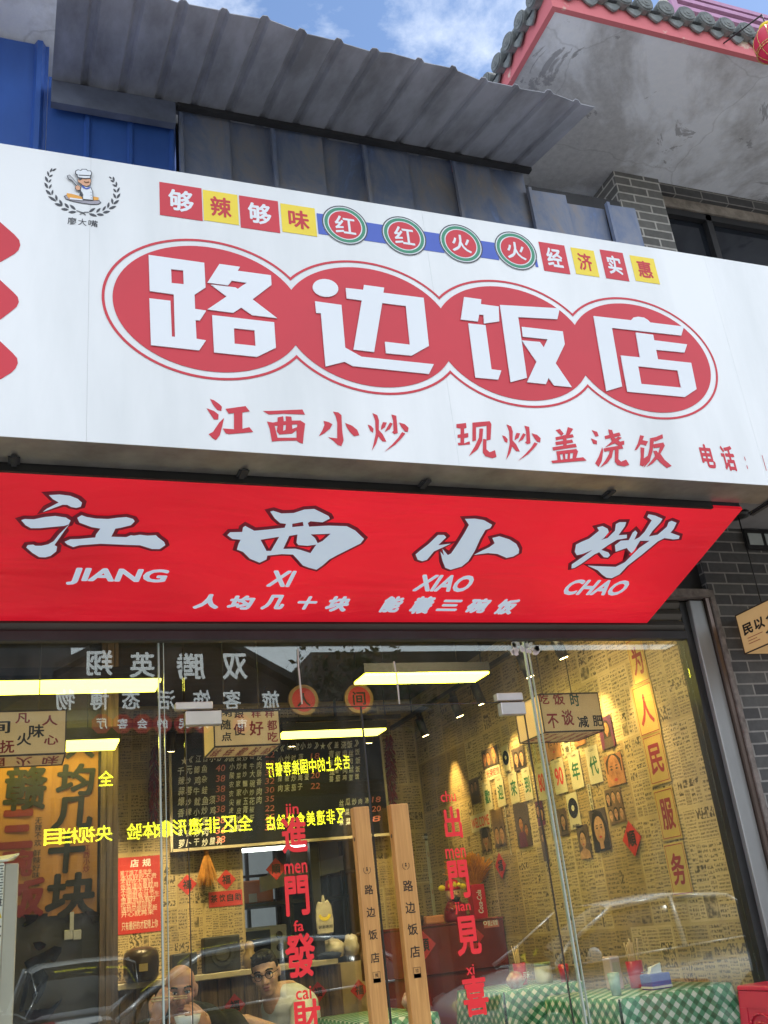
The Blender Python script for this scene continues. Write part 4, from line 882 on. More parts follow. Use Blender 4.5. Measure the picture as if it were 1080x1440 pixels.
# track with spot lamps along the right wall
tk = thing('lighting_track', 'black ceiling track running back along the papered wall', 'light track', (3.13, 6, 3.05))
XT = 3.13; zt = 3.06
b = MB(); b.box((XT-.018, YG+.3, zt), (XT+.018, YB-.1, zt+.03)); b.build('rail', M_blk, tk)
b = MB()
for y in (4.9, 6.2, 7.6): b.tube((XT, y, zt+.03), (XT, y, CEIL-.001), .006, .006, 6)
b.build('hanger', M_blk, tk)
sp = []
for i, y in enumerate((4.75, 5.15, 5.6, 6.35, 6.75, 7.45)):
    def mk(y):
        t = thing('track_spotlight', '', 'spotlight', (XT, y, zt), 'black track spotlights')
        M_ = Matrix.Translation((XT, y, zt-.06)) @ Matrix.Rotation(-.30, 4, 'Y')
        b = MB(); b.tube(M_ @ Vector((0, 0, .02)), M_ @ Vector((0, 0, -.13)), .034, .034, 18); b.build('head', M_blk, t)
        b = MB(); b.box((XT-.012, y-.03, zt-.035), (XT+.012, y+.03, zt-.001)); b.tube((XT, y, zt-.03), (XT, y, zt-.075), .008, .008, 8); b.build('bracket', M_blk, t)
        b = MB(); b.tube(M_ @ Vector((0, 0, -.1301)), M_ @ Vector((0, 0, -.133)), .026, .026, 16); b.build('lens', mat('warm_lens', (.9, .8, .5), .3, emit=(1, .72, .3), es=18), t)
        return t
    if i == 0: t = mk(y); sp.append(t)
    else: t = copy_tree(sp[0], (XT, y, zt)); sp.append(t)
    t['label'] = ['black track spotlight nearest the glass front', 'second black spotlight from the glass, beside the first', 'third black spotlight from the glass, above the hanging lightbox', 'fourth black spotlight from the glass, half way along track', 'fifth black spotlight from the glass, next to last', 'black spotlight at the far end of the track'][i]
    ld = bpy.data.lights.new('spot', 'SPOT'); ld.energy = 32; ld.color = (1, .66, .24); ld.spot_size = radians(50); ld.spot_blend = 1.0; ld.shadow_soft_size = .025
    lo = bpy.data.objects.new('spot', ld); COL.objects.link(lo); lo.parent = t; lo.location = Vector((.045, 0, -.215)); lo.rotation_euler = (0, -.42, 0)
bt = thing('lighting_track', 'black ceiling track running along the papered back wall', 'light track', (1.4, 7.62, 3.05))
b = MB(); b.box((.5, 7.602, zt), (XT-.1, 7.638, zt+.03)); b.build('rail', M_blk, bt)
b = MB()
for x in (.7, 1.9, 2.9): b.tube((x, 7.62, zt+.03), (x, 7.62, CEIL-.001), .006, .006, 6)
b.build('hanger', M_blk, bt)
for i, x in enumerate((.72, 1.15, 1.6, 2.1, 2.75)):
    c = copy_tree(sp[0], (x, 7.62, zt)); c.rotation_euler = (0, 0, pi/2); c['group'] = 'black track spotlights'
    c['label'] = ['black track spotlight over the dark chilli string', 'black track spotlight over the straw bundle side of the menu', 'black track spotlight over the middle of the menu board', 'black track spotlight over the short end of the menu board', 'black track spotlight over the bright chilli string'][i]
    for ch in c.children:
        if ch.type == 'LIGHT': ch.data = ch.data.copy(); ch.data.energy = (95, 80, 60, 50, 60)[i]; ch.data.color = (1, .74, .36)
# ---------------------------------------------------------------- hanging paper lightboxes
M_box = mat('lit_paper_box', (.60, .42, .21), .6, col2=(.50, .33, .15), scale=3, emit=(1, .60, .24), es=.13)
M_boxe = mat('box_edge', (.05, .03, .02), .6)
M_inkr = mat('dark_red_ink', (.32, .025, .02), .6); M_inkb = mat('black_ink', (.015, .014, .014), .6); M_inkg = mat('dark_green_ink', (.02, .09, .06), .6)
def hang(tl, br, Y, dep, label, parts, cords, top, ext=0, bott=''):
    pl = Plane((0, Y, 0), (1, 0, 0), (0, 0, 1)); a, c = pl.uv(*tl), pl.uv(*br); x0, x1, z1, z0 = a[0]-ext, c[0], a[1], c[1]
    t = thing('hanging_lightbox', label, 'lightbox', ((x0+x1)/2, Y+dep/2, z0), 'hanging paper lightboxes with brush writing')
    b = MB(); b.box((x0+.003, Y, z0+.003), (x1-.003, Y+dep, z1-.003)); b.build('shade', M_box, t)
    b = MB(); e = .006
    for y in (Y-.002, Y+dep-.004):
        b.box((x0-.002, y, z0-.002), (x1+.002, y+.006, z0+e)); b.box((x0-.002, y, z1-e), (x1+.002, y+.006, z1+.002)); b.box((x0-.002, y, z0+e), (x0+e*.6, y+.006, z1-e)); b.box((x1-e*.6, y, z0+e), (x1+.002, y+.006, z1-e))
    for x in (x0-.002, x1-.004):
        b.box((x, Y+.004, z0-.002), (x+.006, Y+dep-.004, z0+.004)); b.box((x, Y+.004, z1-.004), (x+.006, Y+dep-.004, z1+.002))
    b.build('edge_frame', M_boxe, t)
    for nm, m_, its in parts: lettering(nm, pl, its, m_, t, .0008, .03)
    # same brush writing, faint, on the underside
    up = Plane((0, 0, z0+.003), (1, 0, 0), (0, -1, 0))
    if bott:
        w = (x1-x0)/len(bott); lettering('underside_writing', Plane((0, Y+dep, z0+.003), (1, 0, 0), (0, 1, 0)), [(ch, (x0+w*(i+.2), -.03), (x0+w*(i+.8), -dep+.03)) for i, ch in enumerate(bott)], M_inkr, t, -.004, .02, px=False)
    b = MB()
    for f in cords: x = x0+(x1-x0)*f; b.tube((x, Y+dep/2, z1), (x, Y+dep/2, top), .003, .003, 6)
    b.build('cord', M_blk, t)
    return t
hang((0,1000), (92,1060), 4.75, .28, 'paper lightbox over the orange banners about worldly smoke and comfort', [('red_writing', M_inkr, [('凡', (22,1003), (42,1017)), ('人', (59,1006), (81,1020)), ('抚', (0,1041), (20,1059)), ('心', (62,1034), (82,1047))]),
    ('black_writing', M_inkb, [('间', (-14,1014), (14,1031)), ('味', (41,1019), (62,1037)), ('火', (24,1031), (44,1048)), ('烟', (-28,1014), (-3,1031))])], (.25, .8), CEIL-.001, .30, '人间烟火味')
hang((300,1001), (395,1047), 4.62, .28, 'paper lightbox over the door and menu saying dishes taste good', [('black_writing', M_inkb, [('闲', (310,998), (326,1008)), ('随', (310,1012), (325,1026)), ('点', (311,1030), (326,1042)), ('跟', (329,998), (343,1010)), ('便', (328,1018), (345,1034))]),
    ('red_writing', M_inkr, [('样', (353,999), (367,1009)), ('样', (372,998), (386,1009)), ('好', (350,1014), (371,1034)), ('都', (375,1013), (390,1027)), ('吃', (376,1029), (391,1043))])], (.25, .8), CEIL-.001, 0, '样样都好吃')
hang((757,976), (850,1027), 4.75, .30, 'paper lightbox over the wall posters warning against dieting talk', [('red_writing', M_inkr, [('吃', (756,976), (773,990)), ('饭', (776,975), (795,991)), ('不', (768,1004), (787,1024)), ('谈', (788,998), (808,1020))]),
    ('green_writing', M_inkg, [('时', (800,975), (816,993))]), ('black_writing', M_inkb, [('减', (811,1007), (829,1023)), ('肥', (832,1006), (849,1021))])], (.3, .8), CEIL-.001, 0, '吃饭不谈减肥')
LX = 3.66; OBP = Plane((LX, 0, 0), (0, -1, 0), (0, 0, 1)); q0 = PX(1034, 866, LX); q1 = PX(1046, 919, LX)
yb_ = q0.y; zt2, zb2 = q0.z, q1.z-.005; yf_ = yb_-.85
t = thing('hanging_lightbox', 'paper lightbox hanging outside by the grey brick pier', 'lightbox', (LX+.13, (yb_+yf_)/2, zb2), 'hanging paper lightboxes with brush writing')
b = MB(); b.box((LX, yf_, zb2), (LX+.26, yb_, zt2)); b.build('shade', M_box, t)
b = MB()
for x in (LX-.002, LX+.256):
    for z in (zb2-.002, zt2-.004): b.box((x, yf_-.002, z), (x+.006, yb_+.002, z+.006))
    for y in (yf_-.002, yb_-.004): b.box((x, y, zb2+.0045), (x+.006, y+.006, zt2-.0045))
for y in (yf_-.002, yb_-.004):
    for z in (zb2-.002, zt2-.004): b.box((LX+.0045, y, z), (LX+.2555, y+.006, z+.006))
b.build('edge_frame', M_boxe, t)
w = .093; h_ = zt2-zb2
lettering('black_writing', OBP, [(ch, (-yb_+.03+w*i, zt2-h_*.30), (-yb_+.03+w*i+w*.84, zt2-h_*.58)) for i, ch in enumerate('民以食为天')]+[(ch, (-yb_+.19+w*i, zt2-h_*.63), (-yb_+.19+w*i+w*.84, zt2-h_*.90)) for i, ch in enumerate('食以安为先')], M_inkb, t, .0008, .05, px=False)
b = MB()
for i in range(3): b.prect(OBP, -yb_+.05, zt2-h_*(.66+.07*i), -yb_+.05+(.12, .07, .09)[i], zt2-h_*(.675+.07*i), .0005, .0012)
b.build('red_small_writing', M_inkr, t)
b = MB(); cy_ = yb_-.13
for yy in (yb_-.16, yf_+.18): b.tube((LX+.05, yy, zt2), (LX+.05, yy, 3.345), .004, .004, 6)
b.build('cord', M_blk, t)
for yy in (yb_-.16, yf_+.18): b = MB(); b.lathe((LX+.05, yy, 3.335), [(.03, 0), (.062, .006), (.062, .0249)], 20); b.build('ceiling_rose', M_blk, t)
# two round hanging signs near the ceiling
for ch, c, lab in (('人', (427, 984), 'round red hanging sign with the character for people'), ('间', (505, 982), 'round red hanging sign with a gate shaped character')):
    pl = Plane((0, 6.4, 0), (1, 0, 0), (0, 0, 1)); u, v = pl.uv(*c); R = .105
    t = thing('round_hanging_sign', lab, 'sign', pl.at(u, v-R), 'round hanging signs')
    b = MB(); b.tube(pl.at(u, v, 0), pl.at(u, v, -.03), R, R, 28); b.build('board', mat('tan_board', (.36, .22, .09), .6), t)
    flat('disc', pl, [ellipse((u, v), R*.78, R*.78, 28)], M_redtxt, t, .0005, .001, px=False)
    lettering('character', pl, [(ch, (u-R*.45, v+R*.45), (u+R*.45, v-R*.45))], M_inkb, t, .002, .03, px=False)
    b = MB(); b.tube((u, 6.415, v+R-.002), (u, 6.415, CEIL-.001), .003, .003, 6); b.build('cord', M_blk, t)
# ---------------------------------------------------------------- menu blackboard
YM = 8.10
BP = Plane((0, YM, 0), (1, 0, 0), (0, 0, 1))
a, c = BP.uv(241, 1050), BP.uv(533, 1171); mz0 = BP.uv(390, 1183)[1]; mz1 = BP.uv(390, 1035)[1]+.05
mb = thing('menu_blackboard', 'large black menu board with chalk dish names and prices', 'menu board', ((a[0]+c[0])/2, YM, mz0))
M_chalkb = mat('blackboard', (.010, .010, .011), .45, var=.3, scale=3, spec=.25)
b = MB(); b.box((a[0], YM, mz0), (c[0]+.09, YM+.03, mz1)); b.build('board', M_chalkb, mb)
b = MB(); b.box((a[0]-.012, YM-.006, mz0-.022), (c[0]+.10, YM+.03, mz0-.001)); b.box((a[0]-.022, YM-.006, mz0-.022), (a[0]-.001, YM+.03, mz1)); b.box((c[0]+.091, YM-.006, mz0-.0), (c[0]+.11, YM+.03, mz1)); b.build('frame', M_ledge, mb)
b = MB()
for x in (a[0]+.3, c[0]-.3): b.box((x, YM+.005, mz1), (x+.02, YM+.02, CEIL-.001))
b.build('hanger', M_dark, mb)
M_chalk = mat('chalk_white', (.8, .78, .70), .8, var=.35, scale=60); M_chalkr = mat('chalk_red', (.7, .22, .17), .8, var=.35, scale=60)
W_, Rr = [], []; RJ = random.Random(21)
def row(x, y, s, w=11.5, h=12, price=None, px_=None):
    for i, ch in enumerate(s):
        dx, dy, k = RJ.uniform(-.6, .6), RJ.uniform(-.9, .9), RJ.uniform(.78, 1.04); W_.append((ch, (x+i*w+dx, y-i*.7+dy-h*k/2), (x+i*w+dx+w*.9*k, y-i*.7+dy+h*k/2)))
    if price: Rr.append((price, (px_, y-h*.4-len(s)*.9), (px_+14, y+h*.35-len(s)*.9)))
for i, (s, p) in enumerate((('千元鲫鱼', '40'), ('辣炒鸡杂', '38'), ('蒜蓉牛蛙', '38'), ('爆炒鱿鱼须', '38'), ('香辣小炒鸡', '38'), ('小炒肥肠', '38'), ('农家炒肉', '36'), ('萝卜干炒腊肉', '38'))): row(250, 1084+i*14.6, '·'+s if 0 else s, 11, 11.5, p, 303)
for i, (s, p) in enumerate((('酸菜炒粉皮', '22'), ('小炒黄牛肉', '58'), ('酸菜炒大肠', '38'), ('农家一碗香', '32'), ('农家小炒肉', '30'), ('尖椒五花肉', '35'), ('虎皮青椒', '22'), ('爆炒猪肝', '35'), ('土鸭', '38'))): row(322, 1066+i*12.4, s, 9.5, 10, p, 372)
for i, (s, p) in enumerate((('小炒时蔬', '18'), ('手撕包菜', '16'), ('辣椒炒鸡蛋', '20'), ('肉末茄子', '22'))): row(390, 1067+i*14, s, 9.5, 10, p, 436)
for i, (s, p) in enumerate((('青椒肉丝饭', ''), ('辣椒炒肉饭', ''), ('鱼香肉丝饭', ''), ('番茄鸡蛋饭', ''))): row(462, 1061+i*11.5, s, 9.3, 9.5)
for i, (s, p) in enumerate((('丝瓜炒肉汤', '18'), ('青菜肉片汤', '20'), ('紫菜蛋汤', '8'))): row(476, 1129+i*13, s, 9, 9.5, p or None, 522)
row(352, 1041, '饭店', 15, 14); row(255, 1069, '★《江西小炒》', 10, 11); row(314, 1056, '★《下饭菜》', 10, 10); row(384, 1052, '★《家常小炒》', 9.5, 10); row(450, 1049, '★《盖浇饭》', 9.5, 10)
lettering('chalk_dishes', BP, W_, M_chalk, mb, .0008, .02, .18); lettering('chalk_prices', BP, Rr, M_chalkr, mb, .0008, .012, .15)
# ---------------------------------------------------------------- orange banners on the left partition
PP = Plane((0, YP-.012, 0), (1, 0, 0), (0, 0, 1))
M_ban = mat('orange_cloth', (.42, .185, .06), .75, col2=(.35, .15, .045), scale=4, bump=.15, bscale=9)
M_maroon = mat('maroon_ink', (.19, .018, .022), .6)
def banner(tl, br, label, parts, ext=0):
    a, c = PP.uv(*tl), PP.uv(*br)
    t = thing('cloth_banner', label, 'banner', ((a[0]+c[0])/2, YP-.012, c[1]), 'orange calligraphy banners')
    b = MB(); n = 12
    u0, u1 = a[0]-ext, c[0]
    for i in range(n):
        p, q = u0+(u1-u0)*i/n, u0+(u1-u0)*(i+1)/n
        o0, o1 = .0035*sin(i*1.1), .0035*sin((i+1)*1.1)
        b.hexa([PP.at(p, c[1], o0-.004), PP.at(q, c[1], o1-.004), PP.at(q, c[1], o1-.002), PP.at(p, c[1], o0-.002), PP.at(p, a[1], o0-.004), PP.at(q, a[1], o1-.004), PP.at(q, a[1], o1-.002), PP.at(p, a[1], o0-.002)])
    b.build('cloth', M_ban, t)
    for nm, m_, its, bo in parts: lettering(nm, PP, its, m_, t, .0035, bo, .06)
banner((74,1040), (136,1282), 'orange banner beside the wood post with black brush strokes only', [('black_brush', M_inkb, [('人', (92,1030), (133,1066)), ('均', (79,1075), (134,1118)), ('几', (72,1122), (130,1165)), ('十', (68,1170), (120,1226)), ('块', (64,1230), (133,1288))], .045), ('red_seal', M_maroon, [('江\n西\n小\n炒', (117,1188), (126,1226))], .01)])
banner((0,1050), (68,1284), 'orange banner with black and maroon brush strokes above air conditioner', [('black_brush', M_inkb, [('赣', (6,1078), (66,1138))], .035), ('maroon_brush', M_maroon, [('三', (0,1140), (46,1192)), ('碗', (2,1196), (46,1232)), ('饭', (10,1236), (62,1288))], .05),
    ('small_writing', M_inkb, [('无\n辣\n不\n欢', (49,1150), (58,1190)), ('鲜\n辣\n好\n味\n道', (46,1195), (56,1246))], .012)], .35)
# big glossy black characters mounted below the banners
t = thing('wall_characters', 'glossy black brush strokes on the brown panel under the banners', 'wall lettering', PP.at(.12, .9))
M_gloss = mat('glossy_black_acrylic', (.012, .013, .018), .08, spec=.8)
flat('stroke', PP, [Z((0,1240), 4.32, r) for r in ([(145,200),(235,200),(215,240),(150,275),(130,270),(160,235)], [(510,180),(560,175),(605,190),(600,240),(565,258),(545,215)], [(200,370),(245,362),(282,380),(270,400),(235,420),(215,405)],
    [(145,490),(175,470),(280,420),(330,390),(375,400),(370,430),(330,490),(305,470),(215,520),(195,530),(160,700),(135,790),(115,790),(135,680),(170,540)],
    [(215,545),(260,530),(295,575),(270,660),(225,740),(205,735),(195,690),(240,620),(180,600)], [(150,780),(300,770),(380,705),(350,760),(290,830),(190,845),(160,820)])], M_gloss, t, .001, .008)
sw = thing('switch_plates', 'pair of white switch plates on the brown panel', 'switch', PP.at(.3, .95))
for x0 in (390, 443): a, c = PP.uv(x0/4.32, 1240+295/4.32), PP.uv((x0+50)/4.32, 1240+350/4.32); b = MB(); b.prect(PP, a[0], a[1], c[0], c[1], .0, .012); b.build('plate', mat('ivory_plastic', (.5, .45, .38), .4), sw, bevel=.003)
a, c = PP.uv(425/4.32, 1240+185/4.32), PP.uv(447/4.32, 1240+294/4.32); b = MB(); b.prect(PP, a[0], a[1], c[0], c[1], .0, .014); b.build('conduit', bpy.data.materials['ivory_plastic'], sw)
# ---------------------------------------------------------------- red house rules poster, couplets and chilli strings on the back wall
def poster(pl, tl, br, m_, name, label, cat, th=.0015, off=.004, group=None):
    a, c = pl.uv(*tl), pl.uv(*br); b = MB(); b.prect(pl, a[0], a[1], c[0], c[1], off, off+th); o_ = b.build(name, m_); tag(o_, label, cat, group); return o_, a, c
M_rp = mat('red_paper', (.47, .03, .028), .55, var=.1)
t, a, c = poster(BW, (165,1207), (226,1309), M_rp, 'rules_poster', 'red paper poster of house rules with white lines of text', 'poster')
lettering('heading', BW, [('店', (183,1209), (195,1219)), ('规', (200,1208), (212,1218))], M_white_print, t, .006, .03)
RT = ['累了饿了来坐坐', '本店好吃不贵', '不好吃不要钱', '饭菜请适量取用', '不喝酒不开车', '文明用餐讲卫生', '贵重物品看好', '吃完饭早回家', '遇到问题找老板', '开心就再来']
lettering('rules', BW, [(s, (169+i*.15, 1225+i*6.4), (169+(44+(i*7) % 12), 1228.4+i*6.4)) for i, s in enumerate(RT)], mat('cream_print', (.68, .58, .48), .6), t, .006, .0)
lettering('last_line', BW, [('只有最好的才配得上你', (171,1297), (222,1304))], bpy.data.materials['cream_print'], t, .006, .015)
def diamond(pl, c, r, ch, label, off=.0045, rx=None):
    u, v = pl.uv(*c); a_ = pl.uv(c[0], c[1]-r)[1]-v; w = a_
    o_ = flat('paper_diamond', pl, [[(u-w, v), (u, v+w), (u+w, v), (u, v-w)]], M_rp, None, off, .0012, px=False); tag(o_, label, 'paper charm', 'red paper diamonds')
    lettering('character', pl, [(ch, (u-w*.45, v+w*.45), (u+w*.45, v-w*.45))], M_inkb, o_, off+.0018, .035, px=False)
diamond(BW, (263,1244), 14.5, '福', 'red paper diamond between the glass joint and the straw bundle')
diamond(BW, (318,1237), 14.5, '福', 'red paper diamond just above the tea self service notice')
o_, a, c = poster(BW, (293,1255), (341,1272), M_rp, 'red_notice', 'small red notice reading tea self service in black', 'notice'); lettering('writing', BW, [('茶', (296,1259), (306,1269)), ('饮', (308,1258), (317,1268)), ('自', (319,1257), (328,1267)), ('助', (330,1256), (339,1266))], M_inkb, o_, .0062, .03)
WP = Plane((0, YB-.037, 0), (1, 0, 0), (0, 0, 1))
diamond(WP, (330,1414), 17, '福', 'red paper diamond on the wainscot between the two diners')
diamond(WP, (447,1395), 15, '福', 'red paper diamond on the wainscot behind the grey T-shirt')
diamond(WP, (505,1392), 15, '福', 'red paper diamond on wainscot behind a wooden pull bar')
KP = Plane((0, YB+.03, 0), (1, 0, 0), (0, 0, 1))
diamond(KP, (388,1222), 15.5, '順', 'red paper diamond hanging in the kitchen opening')
diamond(RW, (706,1217), 19, '福', 'small red paper diamond below the couple posters', .012)
diamond(RW, (891,1179), 26, '順', 'red paper diamond beside the column of big characters', .012)
M_chili = mat('dried_chilli', (.30, .025, .015), .35, col2=(.14, .012, .01), scale=30); M_stem = mat('chilli_stem', (.20, .15, .06), .7)
def chilli(pl, top, bot, label, seed):
    R = random.Random(seed); a, c = pl.uv(*top), pl.uv(*bot); t = thing('chilli_string', label, 'dried chillies', pl.at(c[0], c[1], .05), 'strings of dried chillies')
    b = MB(); n = 190
    for i in range(n):
        f = R.random(); v = a[1]+(c[1]-a[1])*f; u = a[0]+(c[0]-a[0])*f; ang = R.uniform(0, 2*pi); wd = .045*(.6+.4*sin(pi*min(1, f*1.05+.05)))
        p = pl.at(u, v, .05)+Vector((cos(ang)*.012, sin(ang)*.012, 0)); L_ = R.uniform(.05, .085); d = Vector((cos(ang)*R.uniform(.5, 1)*wd/.05, sin(ang)*wd/.05*.7, -R.uniform(.5, 1.3))).normalized()
        m_ = p+d*L_*.5; e = m_+(d+Vector((R.uniform(-.5, .5), R.uniform(-.3, .3), -.5))).normalized()*L_*.5
        if i % 12 == 0: b.mi = 1
        else: b.mi = 0
        b.tube(p, m_, .0045, .0055, 5, False); b.tube(m_, e, .0055, .0008, 5, False)
    b.build('chillies', [M_chili, M_stem], t); b = MB(); b.tube(pl.at(a[0], a[1]+.12, .05), pl.at(c[0], c[1], .05), .003, .003, 6); b.build('string', M_stem, t)
chilli(BW, (217,1050), (215,1150), 'string of dark dried chillies behind the bright glass joint', 1)
chilli(Plane((0, YB, 0), (1, 0, 0), (0, 0, 1)), (544,1035), (549,1140), 'string of bright dried chillies between menu board and room corner', 2)
M_straw = mat('orange_straw', (.56, .24, .03), .7, var=.4, scale=40)
t = thing('straw_bundle', 'orange straw tassel hanging upside down under the menu board', 'dried bundle', BW.at(*BW.uv(289, 1237), .05)); b = MB(); R = random.Random(3); p0 = BW.at(*BW.uv(288, 1199), .06)
for i in range(150):
    a_ = R.uniform(0, 2*pi); r = R.uniform(.02, .09); e = p0+Vector((cos(a_)*r, sin(a_)*r*.6, -R.uniform(.17, .26))); b.tube(p0+Vector((cos(a_)*.012, sin(a_)*.012, 0)), e, .0025, .002, 4, False)
b.build('straws', M_straw, t); b = MB(); b.tube(p0+Vector((0, 0, -.02)), p0+Vector((0, 0, .03)), .018, .02, 12); b.tube(p0+Vector((0, 0, .03)), p0+Vector((0, 0, .09)), .004, .002, 6); b.build('tie', M_straw, t)
# ---------------------------------------------------------------- posters and cards on the papered wall
def zz(x, y): return (660+x/4.5, 1010+y/4.5)
M_card = mat('cream_card', (.44, .39, .27), .6, var=.06); M_photo = mat('dark_photo', (.035, .03, .028), .4, col2=(.09, .06, .04), scale=14)
M_photo2 = mat('brown_photo', (.20, .12, .05), .4, col2=(.08, .05, .03), scale=9); M_photo3 = mat('red_photo', (.16, .02, .05), .4, col2=(.05, .02, .06), scale=7); M_photo4 = mat('orange_photo', (.42, .20, .07), .4, col2=(.25, .10, .04), scale=8)
M_pskin = mat('printed_skin', (.46, .26, .14), .5, col2=(.25, .13, .06), scale=22); M_pskin2 = mat('printed_warm_skin', (.46, .20, .08), .5, col2=(.2, .08, .03), scale=20); M_phair = mat('printed_black_hair', (.014, .012, .012), .5); M_plip = mat('printed_lips', (.36, .03, .03), .5); M_disc = mat('vinyl_disc', (.012, .016, .024), .25)
OFF = .0075; GR = 'posters pasted over the newspapers'
def card(tl, br, m_, label, cat='poster'):
    return poster(RW, zz(*tl), zz(*br), m_, 'poster' if cat == 'poster' else 'card', label, cat, .0015, OFF, GR)
def face(o_, a, c, cx, cy, s, hair='long', skin=None, body=None):
    """a drawn head inside the poster rect: cx, cy in 0..1, s = face half width / poster width"""
    w, h = c[0]-a[0], a[1]-c[1]; u, v = a[0]+w*cx, c[1]+h*cy; r = s*w; e = OFF+.0016
    cl = lambda P: [(min(max(x, a[0]), c[0]), min(max(y, c[1]), a[1])) for x, y in P]
    R = []
    if body: R.append((cl([(u-r*2, c[1]), (u+r*2, c[1]), (u+r*1.7, v-r*2.1), (u+r*.5, v-r*1.5), (u-r*.5, v-r*1.5), (u-r*1.7, v-r*2.1)]), body, 0))
    if hair == 'long': R.append((cl([(u-r*1.5, v-r*2.2), (u-r*1.55, v+r*.3), (u-r*.9, v+r*1.7), (u, v+r*2.0), (u+r*.9, v+r*1.7), (u+r*1.5, v+r*.3), (u+r*1.55, v-r*2.2)]), M_phair, 1))
    else: R.append((cl([(u-r*1.15, v-r*.1), (u-r*1.2, v+r*.9), (u-r*.5, v+r*1.75), (u+r*.5, v+r*1.75), (u+r*1.2, v+r*.9), (u+r*1.15, v-r*.1)]), M_phair, 1))
    R.append((cl([(u-r*.35, v-r*1.9), (u+r*.35, v-r*1.9), (u+r*.4, v-r*.7), (u-r*.4, v-r*.7)]), skin, 1.5))
    R.append((cl(ellipse((u, v), r, r*1.38, 20)), skin, 2))
    if hair == 'fringe': R.append((cl([(u-r*1.05, v+r*.25), (u+r*1.05, v+r*.25), (u+r*.9, v+r*1.5), (u-r*.9, v+r*1.5)]), M_phair, 3))
    for sx in (-1, 1):
        R.append((cl(ellipse((u+sx*r*.42, v+r*.2), r*.2, r*.09, 8)), M_phair, 3)); R.append((cl([(u+sx*r*.2, v+r*.42), (u+sx*r*.65, v+r*.4), (u+sx*r*.65, v+r*.5), (u+sx*r*.2, v+r*.5)]), M_phair, 3))
    R.append((cl([(u-r*.09, v-r*.3), (u+r*.12, v-r*.32), (u+r*.04, v+r*.1)]), M_photo4, 3)); R.append((cl(ellipse((u, v-r*.72), r*.28, r*.13, 10)), M_plip, 3))
    by = {}
    for P, m_, k in R: by.setdefault((m_.name, k), []).append((P, m_, k))
    ms, mats = [], []
    for (nm, k), L_ in by.items():
        me = join([to_plane(flat_mesh([P], .0002), RW, e+.00025*k, .0002) for P, _, _ in L_])
        m_ = L_[0][1]
        if m_ not in mats: mats.append(m_)
        i = mats.index(m_); 
        for p in me.polygons: p.material_index = i
        ms.append(me)
    fin('printed_face', join(ms), mats, o_)
def portrait(tl, br, m_, label, faces, skin=M_pskin):
    o_, a, c = card(tl, br, m_, label)
    for f in faces: face(o_, a, c, *f[:3], hair=f[3], skin=skin, body=f[4] if len(f) > 4 else None)
    return o_, a, c
portrait((80,212), (195,288), M_photo, 'wide dark photo of three faces beside the upper record card', [(.15,.55,.1,'short'), (.4,.5,.1,'short'), (.75,.6,.13,'short')], M_pskin2)
portrait((272,200), (370,310), M_photo, 'dark couple photo between the upper record card and lyric strips', [(.3,.5,.15,'long'), (.72,.48,.15,'long')])
portrait((465,118), (592,245), M_photo4, 'large orange portrait of a short haired man under the lightbox', [(.6,.5,.24,'short',M_phair)], M_pskin2)
portrait((665,115), (745,158), M_photo4, 'small orange picture directly under the dieting lightbox', [(.35,.5,.14,'short')], M_pskin2)
portrait((815,10), (935,172), M_photo3, 'tall purple red picture of a woman half behind the lightbox', [(.55,.62,.17,'long',M_photo)], M_pskin2)
portrait((855,248), (1000,405), M_photo4, 'close up orange face poster at the end of the welcome cards', [(.5,.45,.36,'short')], M_pskin2)
portrait((0,395), (80,530), M_photo2, 'brown group photo hung before the first welcome card', [(.3,.66,.12,'short',M_photo), (.68,.7,.12,'short',M_photo)])
portrait((70,700), (150,832), M_photo2, 'portrait of a woman with a straight black fringe', [(.5,.5,.27,'fringe',M_phair)])
portrait((140,590), (245,800), M_photo2, 'tall couple picture under the second welcome card', [(.3,.32,.17,'short',M_photo), (.7,.30,.17,'short',M_photo)])
portrait((280,552), (410,802), M_photo, 'tall dark film poster with an orange sky at the top', [(.4,.52,.13,'short',M_photo3), (.72,.38,.1,'short')], M_pskin2)
portrait((420,530), (490,672), M_photo3, 'narrow purple picture beside the tall dark film poster', [(.3,.6,.2,'long'), (.7,.45,.2,'long')])
portrait((445,690), (512,900), M_photo2, 'narrow lowest picture of a standing person beside glass joint', [(.5,.68,.2,'short',M_photo)])
portrait((560,580), (640,735), M_photo2, 'brown portrait of a woman beside the lower record card', [(.55,.5,.24,'long',M_photo)], M_pskin)
portrait((680,685), (788,880), M_photo, 'dark portrait of a woman resting her chin below the record', [(.45,.55,.24,'short',M_pskin)])
portrait((760,588), (912,826), M_photo, 'largest portrait of a long haired woman with red lips', [(.48,.5,.3,'long',M_pskin)])
portrait((860,458), (1000,648), M_photo2, 'collage poster of six small faces above a red diamond', [(x, y, .11, h) for (x, y, h) in ((.17,.72,'long'), (.5,.75,'short'), (.83,.72,'short'), (.17,.25,'short'), (.5,.27,'long'), (.83,.25,'short'))])
def record(tl, br, label):
    o_, a, c = card(tl, br, M_card, label); w, h = c[0]-a[0], a[1]-c[1]; u, v = a[0]+w*.5, c[1]+h*.58; r = w*.43
    flat('disc', RW, [ellipse((u, v), r, r*1.06, 32)], M_disc, o_, OFF+.002, .0006, px=False); flat('centre_label', RW, [ellipse((u, v), r*.3, r*.3, 16), ellipse((u, v), r*.07, r*.07, 8)], M_card, o_, OFF+.003, .0004, px=False)
    lettering('caption', RW, [('爱的歌声', (u-w*.3, c[1]+h*.13), (u+w*.3, c[1]+h*.05))], M_inkb, o_, OFF+.002, .01, px=False)
record((205,185), (275,345), 'cream card with a black vinyl record, above the welcome cards'); record((615,485), (722,690), 'cream card with a black vinyl record below the welcome cards')
